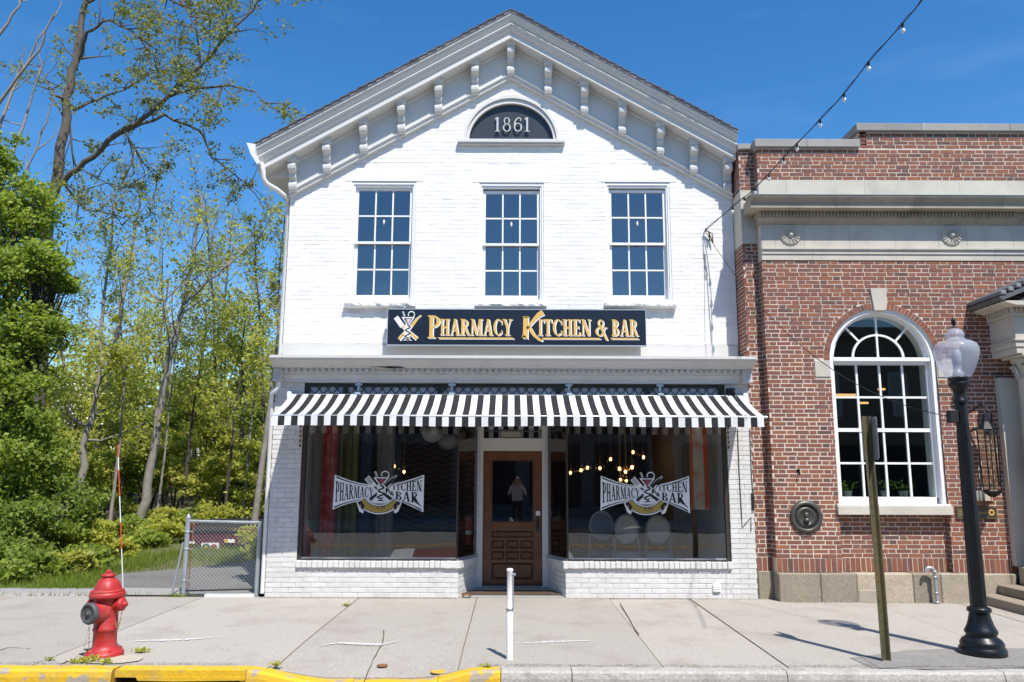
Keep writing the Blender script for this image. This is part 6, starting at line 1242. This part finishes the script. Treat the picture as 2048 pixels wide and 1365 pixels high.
def tree(name, label, path, r0, r1, seed, nb, start, bl, depth, nleaf, sp, size, lm, bark=BARK, group=None, limbs=(), up=.10, droop=0.0, nch=4, tilt=.5, cat='tree', bare=0.0):
    rg = random.Random(seed); pts = [Vector(p) for p in path]; base = pts[0]; t = thing(name, label, cat, base, group); mb = MB(); n = len(pts); fine = []
    for i in range(n - 1):
        for k in range(4): fine.append(pts[i].lerp(pts[i + 1], k / 4) + Vector((rg.gauss(0, r0 * .12), rg.gauss(0, r0 * .12), 0)))
    fine.append(pts[-1]); rs = [r0 + (r1 - r0) * (i / (len(fine) - 1)) ** .8 for i in range(len(fine))]; rs[0] *= 1.25
    mb.tube([fine[0] - Vector((0, 0, .3))] + fine, [rs[0] * 1.1] + rs, 9, cap=False); tips = []
    for lb_ in limbs:
        lp_, la, lb2, dl = lb_; lp_ = [Vector(p) for p in lp_]; fl_ = []
        for i in range(len(lp_) - 1):
            for k in range(4): fl_.append(lp_[i].lerp(lp_[i + 1], k / 4) + Vector((rg.gauss(0, .012), rg.gauss(0, .03), rg.gauss(0, .012))))
        fl_.append(lp_[-1]); mb.tube(fl_, [la + (lb2 - la) * i / (len(fl_) - 1) for i in range(len(fl_))], 7, cap=False)
        for k in range(dl):
            i = int(len(fl_) * rg.uniform(.12, .98)); i = min(i, len(fl_) - 2); dd = (fl_[i + 1] - fl_[i]).normalized(); a = Vector((rg.gauss(0, 1), rg.gauss(0, .8), rg.gauss(.1, .9))).normalized(); grow(mb, fl_[i].copy(), (dd * .6 + a).normalized(), bl * rg.uniform(.4, .9), .022, depth, rg, tips, droop, up, nch)
    for k in range(nb):
        f = start + (1 - start) * (k + rg.random()) / nb; i = min(int(f * (len(fine) - 1)), len(fine) - 2); a = rg.uniform(0, 6.283); dd = (fine[i + 1] - fine[i]).normalized(); nd = (Vector((math.cos(a), math.sin(a), 0)) * 1.0 + dd * tilt * rg.uniform(.5, 1.5)).normalized()
        grow(mb, fine[i].copy(), nd, bl * (1.15 - .65 * f) * rg.uniform(.6, 1.2), max(.012, rs[i] * .45), depth, rg, tips, droop, up, nch)
    part('trunk', mb, bark, t)
    if bare:
        zs_ = sorted(q.z for q in tips); zlo, zhi = zs_[len(zs_) // 4], zs_[-1]; tips = [q for q in tips if rg.random() > bare * min(1, max(0, (q.z - zlo) / (zhi - zlo + 1e-6)) * 1.6)]
    if nleaf: leaf_mesh('crown', clusters(tips, nleaf, sp, rg), size, lm, t, seed)
    return t
def P(px, py, Y): return at(px, py, Y)
def ground_at(px, Y):
    d = ray(px, 900); x = CAM.x + d.x * (Y - CAM.y) / d.y; return Vector((x, Y, lotz(x, Y)))
# big tree leaning over the roof, hung with catkins and new leaves
Yb = 10.0
def Q(*l): return [P(a, b, Yb + c) for a, b, c in l]
big = [ground_at(75, Yb)] + Q((85, 700, 0), (95, 430, 0), (118, 325, 0), (135, 200, 0), (155, 90, 0), (172, 0, 0), (185, -110, 0))
limbs = [(Q((108, 375, 0), (170, 325, -.2), (235, 268, -.4), (300, 226, -.6), (345, 185, -.8), (400, 135, -.9), (455, 70, -1.0), (505, 20, -1.1), (540, -40, -1.2)), .088, .018, 30), (Q((345, 188, -.8), (400, 178, -1.2), (460, 170, -1.5), (510, 185, -1.7), (535, 212, -1.8)), .045, .008, 12), (Q((235, 268, -.4), (330, 232, .4), (400, 262, .8), (425, 315, 1.0), (470, 350, 1.2), (500, 375, 1.2)), .05, .007, 14), (Q((148, 220, 0), (205, 195, .8), (260, 175, 1.4), (330, 130, 2)), .05, .01, 14), (Q((160, 115, 0), (175, 65, -.4), (215, 40, -.8), (265, 62, -1.0), (300, 105, -1.2)), .055, .008, 12), (Q((135, 225, 0), (150, 330, .3), (235, 380, .5), (310, 360, .7)), .03, .006, 8), (Q((172, 5, 0), (260, -40, .5), (360, 10, .9), (440, 40, 1.2)), .06, .01, 16), (Q((400, 135, -.9), (395, 60, -1.4), (360, 0, -1.7)), .03, .007, 10), (Q((130, 240, 0), (90, 160, .8), (70, 110, 1)), .03, .006, 5), (Q((250, 265, -.4), (290, 330, -.2), (320, 365, 0)), .03, .005, 7), (Q((112, 350, 0), (170, 420, .3), (230, 430, .5), (260, 470, .5)), .035, .006, 8)]
tree('shade_tree', 'tall tree with a leaning trunk and long limbs in sparse new leaf', big, .21, .06, 41, 6, .55, 1.3, 2, 3, .09, .05, LF_OLI, BARK, limbs=limbs, up=.02, droop=.12, nch=3)
# bare coarse-twigged tree
Yb = 8.0
bt = [ground_at(20, Yb)] + Q((0, 760, 0), (-20, 450, 0), (-40, 160, 0), (-60, -60, 0)); bl_ = [(Q((-30, 250, 0), (20, 175, -.2), (75, 100, -.3), (110, 25, -.4)), .05, .02, 3), (Q((-20, 290, 0), (40, 150, .3), (90, 60, .3)), .04, .018, 3), (Q((-40, 110, 0), (10, 55, 0), (38, 10, 0), (45, -40, 0)), .045, .02, 2), (Q((-15, 420, 0), (45, 250, .3), (75, 160, .3), (88, 125, .3)), .04, .015, 4), (Q((0, 460, 0), (70, 300, -.3), (110, 190, -.3)), .035, .012, 4)]
tree('bare_tree', 'bare tree with thick upturned twigs beside the leaning tree', bt, .13, .05, 42, 3, .7, 1.0, 1, 0, .1, .05, LF_OLI, BARKL, limbs=bl_, up=.25, nch=2)
# dense maple at the edge of the lot
def blob_crown(name, label, base, hgt, ells, n, size, lm, seed, bark=BARKD, r=.1, group=None, cat='tree', shell=.5):
    rg = np.random.default_rng(seed); rd = random.Random(seed); t = thing(name, label, cat, base, group); mb = MB(); C = []
    for (cx, cy, cz, rx, ry, rz, wgt) in ells:
        k = int(n * wgt); nc = max(6, k // 85); u = rg.normal(size=(nc, 3)); u /= np.linalg.norm(u, axis=1)[:, None]; rad = rg.uniform(0, 1, nc) ** shell; cc = np.stack([cx + u[:, 0] * rad * rx, cy + u[:, 1] * rad * ry, cz + u[:, 2] * rad * rz], 1)
        idx = rg.integers(0, nc, k); sp = min(rx, rz) * .115 + size * 1.1; off = rg.normal(size=(k, 3)) * sp; off[:, 2] *= .55; C.append(cc[idx] + off)
        st = Vector(base) + Vector((rd.uniform(-.1, .1), rd.uniform(-.1, .1), 0)); e = Vector((cx, cy, cz + rz * .4)); md = st.lerp(e, .5) + Vector((rd.uniform(-.2, .2), rd.uniform(-.2, .2), .1)); mb.tube([st - Vector((0, 0, .2)), st.lerp(md, .5), md, e], [r, r * .8, r * .55, r * .15], 6, cap=False)
        for i in range(min(26, nc)): q = Vector(cc[i]); mb.tube([md.lerp(e, rd.random()), md.lerp(q, .6) + Vector((0, 0, .05)), q], [r * .28, r * .16, .005], 3, cap=False)
    part('trunk', mb, bark, t); C = np.concatenate(C); C = C[C[:, 2] > base[2] + .03]; leaf_mesh('crown', C, size, lm, t, seed); return t
b0 = ground_at(10, 5.0); z = lambda px, py, Y: (P(px, py, Y).x, Y, P(px, py, Y).z)
def el(px, py, Y, rx, rz, w_, ry=None): p = P(px, py, Y); return (p.x, Y, p.z, rx, ry or rx, rz, w_)
blob_crown('maple_tree', 'dense bright green maple crowding the edge of the wooded lot', b0, 6, [el(-20, 300, 5, .75, .55, .08), el(30, 420, 5.2, .85, .8, .15), el(-40, 560, 5, 1.3, .9, .17), el(75, 520, 5, .55, .4, .07), el(60, 660, 5, .75, .55, .11), el(0, 760, 4.8, 1.1, .8, .14), el(115, 560, 5.4, .4, .25, .04), el(40, 900, 4.6, .9, .8, .12), el(-30, 1020, 4.3, 1.0, .9, .12)], 52000, .052, LF_MAP, 7, r=.10)
el2 = [el(60, 1060, 3.6, .75, .55, .4), el(140, 1020, 4.4, .6, .6, .3), el(20, 1120, 2.2, .6, .35, .3)]
blob_crown('roadside_shrub', 'dark green leafy shrub spilling onto the grass bank under the maple', ground_at(60, 3.2), 1, el2, 12000, .045, LF_DK, 8, r=.04, cat='shrub')
# slim woodland trees with trunks one can follow
def path(Y, base_px, *pp): return [ground_at(base_px, Y)] + [P(a, b, Y) for a, b in pp]
YG = 'slim trees in the wooded lot'
tree('slim_tree', 'slim pale trunk rising from the clearing behind the driveway, forked near the top', path(9, 283, (292, 1000), (310, 880), (326, 780), (345, 690), (366, 610), (385, 520), (398, 430), (405, 370)), .135, .02, 51, 15, .42, 1.9, 2, 2, .10, .05, LF_YEL, BARKL, limbs=[([P(366, 610, 9), P(420, 560, 8.8), P(470, 520, 8.7), P(525, 470, 8.6)], .04, .01, 8), ([P(350, 675, 9), P(330, 620, 9.2), P(318, 560, 9.3), P(322, 470, 9.3)], .03, .008, 7)], up=.24, nch=4, bare=.85)
tree('slim_tree', 'slim leaning trunk in the wooded lot, second of a close pair', path(13.5, 175, (190, 900), (215, 760), (240, 640), (262, 500), (280, 410), (288, 350)), .12, .02, 52, 16, .45, 2.0, 2, 3, .11, .055, LF_YEL, BARKL, up=.24, nch=4, bare=.85)
tree('slim_tree', 'straight slim trunk in the wooded lot, first of a close pair', path(14, 190, (190, 900), (200, 720), (207, 600), (225, 470), (228, 370)), .11, .02, 53, 16, .45, 1.9, 2, 3, .11, .055, LF_YEL, BARKL, up=.24, nch=4, bare=.85)
tree('slim_tree', 'short thick pale trunk at the edge of the undergrowth behind the hydrant', path(8, 150, (160, 980), (170, 880), (195, 780), (205, 700)), .13, .03, 54, 12, .5, 1.5, 2, 4, .12, .055, LF_YEL, BARKL, nch=3)
tree('slim_tree', 'slim mottled trunk growing close to the corner of the white building', path(7, 512, (525, 930), (537, 840), (548, 740), (560, 640), (572, 560)), .085, .02, 55, 12, .5, 1.2, 2, 3, .09, .045, LF_YEL, BARKL, up=.24, nch=4, bare=.85)
tree('slim_tree', 'upright leafy sapling against the gable wall of the white building', path(12, 530, (527, 800), (520, 640), (512, 540), (508, 450)), .06, .015, 56, 20, .4, 1.1, 2, 4, .10, .05, LF_YEL, BARKD, up=.35, nch=3, bare=.5)
tree('slim_tree', 'upright sapling brushing the white wall under the eave', path(11, 545, (550, 800), (556, 640), (560, 520), (572, 420)), .05, .012, 57, 18, .45, .9, 2, 3, .10, .05, LF_YEL, BARKD, up=.35, nch=3, bare=.5)
for k, (px, Y, py1, top, r, lab) in enumerate(((232, 8.6, 900, 640, .05, 'thin pale stem rising straight behind the tall marker rod'), (322, 10, 930, 700, .045, 'thin pale stem beside the forked pale trunk'), (372, 10.5, 900, 720, .07, 'dark mossy trunk between the forked trunk and the gate'), (455, 10.2, 920, 720, .05, 'thin dark stem above the dumpster'), (492, 9.6, 900, 700, .04, 'thin stem leaning away from the white building'))):
    g_ = ground_at(px, Y); tree('slim_tree', lab, [g_, P(px + 6, py1, Y), P(px + 16, (py1 + top) / 2, Y), P(px + 30, top, Y)], r, .012, 80 + k, 9, .45, 1.2, 2, 3, .1, .05, LF_YEL, BARKD if k in (2, 3) else BARKL, up=.2, nch=3)
for k, (px, Y, top, r) in enumerate(((425, 16, 400, .09), (460, 18, 430, .08), (395, 20, 500, .1), (335, 18, 560, .09), (130, 18, 480, .1), (255, 20, 560, .08), (480, 14, 620, .07))):
    g_ = ground_at(px, Y); a = P(px + random.uniform(-12, 12), 800, Y); b = P(px + random.uniform(-20, 20), (800 + top) / 2, Y); c = P(px + random.uniform(-25, 25), top, Y)
    tree('slim_tree', 'thin grey trunked tree standing deep in the wooded lot', [g_, a, b, c], r, .018, 60 + k, 16, .35, 2.0, 2, 4, .14, .062, LF_YEL, BARK if k % 2 else BARKD, YG, up=.24, nch=4, bare=.85)
# understory saplings: yellow green clumps
sp_ = [(40, 9, 1.6, 2.8), (115, 10, 1.5, 2.9), (190, 9.5, 1.2, 2.4), (235, 12, 1.5, 3.2), (300, 13, 1.4, 2.9), (350, 11.5, 1.1, 2.3), (405, 13, 1.4, 3.0), (450, 11, 1.0, 2.4), (500, 12, 1.2, 3.2), (545, 10, .9, 2.7), (150, 14, 1.8, 4.2), (265, 16, 1.8, 4.2), (340, 17, 1.8, 4.0), (430, 17, 1.9, 4.3), (515, 16, 1.7, 4.6), (70, 16, 2.0, 4.2), (215, 19, 2.2, 4.8), (390, 21, 2.3, 4.8), (480, 21, 2.2, 5.2), (560, 20, 2.0, 5.0), (300, 22, 2.2, 4.8), (120, 22, 2.2, 4.8), (600, 13, 1.2, 3.2), (620, 17, 1.8, 4.2), (660, 22, 2.2, 4.8), (720, 24, 2.3, 5.0)]
for k, (px, Y, rx, rz) in enumerate(sp_):
    g_ = ground_at(px, Y); rd = random.Random(k); ells = []
    for q in range(6): ells.append((g_.x + rd.uniform(-.6, .6) * rx, Y + rd.uniform(-.5, .5) * rx, g_.z + rz * rd.uniform(.15, .98), rx * rd.uniform(.35, .75), rx * rd.uniform(.4, .7), rz * rd.uniform(.14, .28), .17))
    dp = 'filling the wooded lot behind the clearing' if Y < 13.5 else 'deep in the wooded lot among the thin trunks'
    blob_crown('sapling', ('yellow green sapling thicket ' if k % 4 else 'deeper green sapling thicket ') + dp, g_, rz, ells, 4700 if Y < 13.5 else 6200, .056, LF_YEL if k % 4 else LF_MAP, 100 + k, BARKD, .035, 'saplings of the understory', 'sapling', .7)
for k, (px, Y, rx, rz) in enumerate(((215, 7.5, .7, .35), (265, 8.5, .9, .35), (330, 9.5, .9, .4), (110, 6.2, .8, .5), (170, 6.8, .8, .45), (395, 10, 1.0, .5), (455, 9.5, .8, .6), (60, 2.6, .6, .3), (130, 4.8, .7, .4), (95, 2.2, .5, .3), (150, 2.6, .5, .32), (195, 3.4, .5, .35), (235, 5.2, .6, .35), (300, 6.6, .7, .35), (345, 7.4, .7, .4), (30, 1.4, .5, .28), (185, 4.6, .6, .5))):
    g_ = ground_at(px, Y); ells = [(g_.x + random.uniform(-.4, .4) * rx, Y, g_.z + rz * random.uniform(.3, .8), rx * .6, rx * .5, rz * .5, .34) for q in range(3)]
    blob_crown('bush', 'low green bush at the foot of the trees along the clearing', g_, rz, ells, 2400, .05, LF_MAP if k % 2 else LF_YEL, 140 + k, BARKD, .015, 'low bushes along the clearing', 'bush')
g_ = Vector((-3.85, 1.7, lotz(-3.85, 1.7))); blob_crown('gate_bush', 'yellow green bush growing behind the chain link gate', g_, 1, [(-3.85, 1.7, .50, .32, .3, .25, .5), (-4.15, 1.8, .62, .22, .25, .18, .25), (-3.75, 1.9, .95, .25, .25, .25, .25)], 2600, .035, LF_YEL, 160, BARKD, .012, None, 'bush')
# far mass of woodland
rg = np.random.default_rng(3); N = 78000; X = rg.uniform(-46, 6, N); Yv = rg.uniform(26, 44, N); top = 6.6 + 1.6 * np.sin(X * .45) + 1.1 * np.sin(X * 1.3 + 1); Zv = lotz(0, 30) - .2 + rg.uniform(0, 1, N) ** .85 * top
cl = np.sin(X * 2.1 + Zv * 1.7) + np.sin(Zv * 2.6 - X * .9 + Yv) ; keep = cl > -.9; tag(leaf_mesh('far_woods', np.stack([X, Yv, Zv], 1)[keep], .15, LF_YEL, None, 5), 'distant mass of yellow green woodland', 'woods', kind='stuff')
# white dogwood blossom among the saplings
C = []
for k in range(16):
    p = P(random.uniform(95, 190), random.uniform(740, 850), 11); C += [(p.x + random.gauss(0, .22), 11 + random.gauss(0, .2), p.z + random.gauss(0, .09)) for _ in range(16)]
t = thing('blossom_tree', 'small tree flecked with white blossom among the saplings', 'tree', ground_at(150, 11)); mb = MB(); b0 = ground_at(150, 11); mb.tube([b0 - Vector((0, 0, .2)), b0 + Vector((.1, 0, 1.6)), P(140, 800, 11)], [.05, .04, .015], 6)
for k in range(0, len(C), 24): mb.tube([b0 + Vector((.1, 0, 1.6 + .02 * (k % 5))), C[k]], [.015, .005], 3, cap=False)
part('trunk', mb, BARKD, t); leaf_mesh('blossom', C, .03, WHITEP, t, 9)
# grass and weeds
def blades(name, xy, h, m, seed, label, cat, kind=None, parent=None):
    rd = random.Random(seed); mb = MB()
    for (x, y, z0) in xy:
        a = rd.uniform(0, 6.28); hh = h * rd.uniform(.4, 1.2); lx, ly = math.cos(a) * .006, math.sin(a) * .006; bx, by = rd.gauss(0, hh * .35), rd.gauss(0, hh * .35)
        mb.add([(x - lx, y - ly, z0), (x + lx, y + ly, z0), (x + bx, y + by, z0 + hh)], [(0, 1, 2)])
    o = mb.build(name, m, parent); 
    if label: tag(o, label, cat, kind=kind)
    return o
GR = leafmat('grass_blade', (.07, .12, .012), (.24, .31, .035), .3); pts = []
rd = random.Random(4)
def in_drive(x, y):
    c = False
    for i in range(len(drive)):
        (x0, y0), (x1, y1) = drive[i], drive[i - 1]
        if (y0 > y) != (y1 > y) and x < (x1 - x0) * (y - y0) / (y1 - y0 + 1e-9) + x0: c = not c
    return c
while len(pts) < 42000:
    y = .55 + rd.random() ** 1.5 * 12; x = rd.uniform(-5.0 - .75 * (y + 4), -4.6 - .12 * y)
    if in_drive(x, y) or (noise.noise((x * .9, y * .9, 3)) < -.12 and rd.random() < .8): continue
    pts.append((x, y, lotz(x, y) - .01))
blades('grass', pts, .15, GR, 5, 'short rough grass on the bank beside the driveway', 'grass', 'stuff')
pts = [(rd.uniform(-8, -4.5), .05 + abs(rd.gauss(0, .05)), 0) for _ in range(260)] + [(rd.gauss(-4.5, .12), rd.uniform(-.02, .12), 0) for _ in range(160)]
blades('edge_grass', pts, .06, GR, 6, 'thin grass along the back edge of the sidewalk by the gate', 'grass', 'stuff')
def weed(px, py, n, r, label, seed):
    g = gr(px, py); rd = random.Random(seed); t = thing('weed', label, 'weed', (g.x, g.y, 0)); C = [(g.x + rd.gauss(0, r), g.y + rd.gauss(0, r * .7), .012 + abs(rd.gauss(0, r * .45))) for _ in range(n)]; leaf_mesh('leaves', C, .017, LF_YEL, t, seed, up=.8)
    mb = MB()
    for k in range(6): mb.tube([(g.x, g.y, -.01), C[k]], .003, 3, cap=False)
    part('stem', mb, LF_DK, t)
weed(283, 1306, 70, .035, 'small green weed beside the hydrant, away from the joint', 1); weed(178, 1326, 90, .05, 'green weeds under the grey hydrant cap', 2); weed(216, 1328, 50, .035, 'sparse weeds at the foot of the hydrant by the kerb', 3); weed(152, 1327, 40, .03, 'weed sprouting from the pavement joint by the yellow kerb', 4); weed(100, 1322, 24, .02, 'tiny weed in the pavement joint away from the hydrant', 5); weed(693, 1213, 30, .025, 'tiny weed in the joint in front of the left shop window', 6); weed(552, 1332, 36, .03, 'weed at the joint where the yellow kerb dips', 7); weed(972, 1336, 20, .02, 'tiny dark weed at the end of the yellow kerb paint', 8)
# ochre house glimpsed through the trees
hs_ = thing('house', 'ochre house glimpsed through the trees', 'house', ground_at(385, 25)); hp = P(385, 960, 25); OC = mat('ochre_siding', (.52, .36, .14), .8, .08, 5)
gz = lotz(hp.x, 25); mb = MB(); mb.box(hp.x - 2.6, hp.x + 2.4, 25, 30, gz - .3, gz + 2.9); part('wall', mb, OC, hs_); mb = MB(); mb.prism([(hp.x - 2.9, gz + 2.85), (hp.x + 2.7, gz + 2.85), (hp.x - .1, gz + 4.4)], 24.7, 30.3, 'y'); part('roof', mb, SHINGLE, hs_)
for x in (-1.7, -.2, 1.3): mb = MB(); mb.box(hp.x + x - .45, hp.x + x + .45, 24.95, 25.02, gz + .9, gz + 2.2); wv = part('window', mb, WHITEP, hs_); MB().box(hp.x + x - .36, hp.x + x + .36, 24.94, 24.949, gz + 1.0, gz + 2.1).build('pane', GLASSA, wv)

# ================================================================== ACROSS THE STREET (seen in the window reflections)
for k, (x0, x1, hgt, c, lab) in enumerate(((-27, -7.2, 7.2, (.22, .09, .07), 'dark red shop row across the street mirrored in the windows'), (-7, 5.4, 7.6, (.16, .15, .14), 'grey building across the street mirrored in the windows'), (6.2, 26, 7.0, (.30, .27, .22), 'tan building across the street mirrored in the windows'))):
    t = thing('opposite_building', lab, 'building', ((x0 + x1) / 2, -20, 0)); mb = MB(); mb.box(x0, x1, -30, -19.5, -.2, hgt); part('wall', mb, mat('opposite_wall', c, .85, .12, 4), t); mb = MB(); mb.box(x0 - .15, x1 + .15, -30.1, -19.25, hgt, hgt + .35); part('cornice', mb, LIMED, t)
    n = int((x1 - x0) / 2.4)
    for i in range(n):
        x = x0 + (x1 - x0) * (i + .5) / n; mb = MB(); mb.box(x - .55, x + .55, -19.52, -19.44, 3.9, 5.6); wv = part('window', mb, SASH, t); MB().box(x - .47, x + .47, -19.45, -19.43, 4.0, 5.5).build('pane', GLASSA, wv); mb = MB(); mb.box(x - .95, x + .95, -19.52, -19.45, .5, 2.8); part('shop_pane', mb, DARK, t)
# the photographer, reflected in the door glass
me = bpy.data.meshes.new('person'); J = [(0, 0, .98), (0, .0, 1.2), (0, -.01, 1.42), (0, .0, 1.52), (0, .02, 1.62), (0, .03, 1.74), (.10, 0, .95), (.11, .01, .52), (.11, -.02, .09), (.11, .12, .05), (-.10, 0, .95), (-.11, .01, .52), (-.11, -.02, .09), (-.11, .12, .05), (.18, 0, 1.42), (.26, .08, 1.2), (.10, .22, 1.60), (-.18, 0, 1.42), (-.26, .08, 1.2), (-.10, .22, 1.60)]
E_ = [(0, 1), (1, 2), (2, 3), (3, 4), (4, 5), (0, 6), (6, 7), (7, 8), (8, 9), (0, 10), (10, 11), (11, 12), (12, 13), (2, 14), (14, 15), (15, 16), (2, 17), (17, 18), (18, 19)]
me.from_pydata(J, E_, []); po = link('person', me, None, (.17, -11.56, -.14)); tag(po, 'person in a pale top and black trousers photographing, mirrored in the door', 'person')
md_ = po.modifiers.new('skin', 'SKIN'); rr_ = [.15, .15, .15, .05, .085, .075, .095, .065, .045, .04, .095, .065, .045, .04, .06, .045, .035, .06, .045, .035]
for v, r_ in zip(me.skin_vertices[0].data, rr_): v.radius = (r_, r_ * .8)
me.skin_vertices[0].data[0].use_root = True; po.modifiers.new('sub', 'SUBSURF').levels = 1; po.modifiers['sub'].render_levels = 1
pm = bpy.data.materials.new('person_clothes'); pm.use_nodes = True; t_ = pm.node_tree; g_ = t_.nodes.new('ShaderNodeNewGeometry'); sx_ = t_.nodes.new('ShaderNodeSeparateXYZ'); rp_ = t_.nodes.new('ShaderNodeValToRGB'); mrp = t_.nodes.new('ShaderNodeMapRange'); mrp.inputs[1].default_value = -.14; mrp.inputs[2].default_value = 1.7; rp_.color_ramp.interpolation = 'CONSTANT'
e = rp_.color_ramp.elements; e[0].color = (.015, .015, .02, 1); e[1].position = .56; e[1].color = (.62, .52, .52, 1); e.new(.80).color = (.45, .27, .20, 1); e.new(.93).color = (.05, .03, .02, 1)
t_.links.new(g_.outputs['Position'], sx_.inputs[0]); t_.links.new(sx_.outputs[2], mrp.inputs[0]); t_.links.new(mrp.outputs[0], rp_.inputs[0]); t_.links.new(rp_.outputs[0], t_.nodes['Principled BSDF'].inputs['Base Color']); me.materials.append(pm)
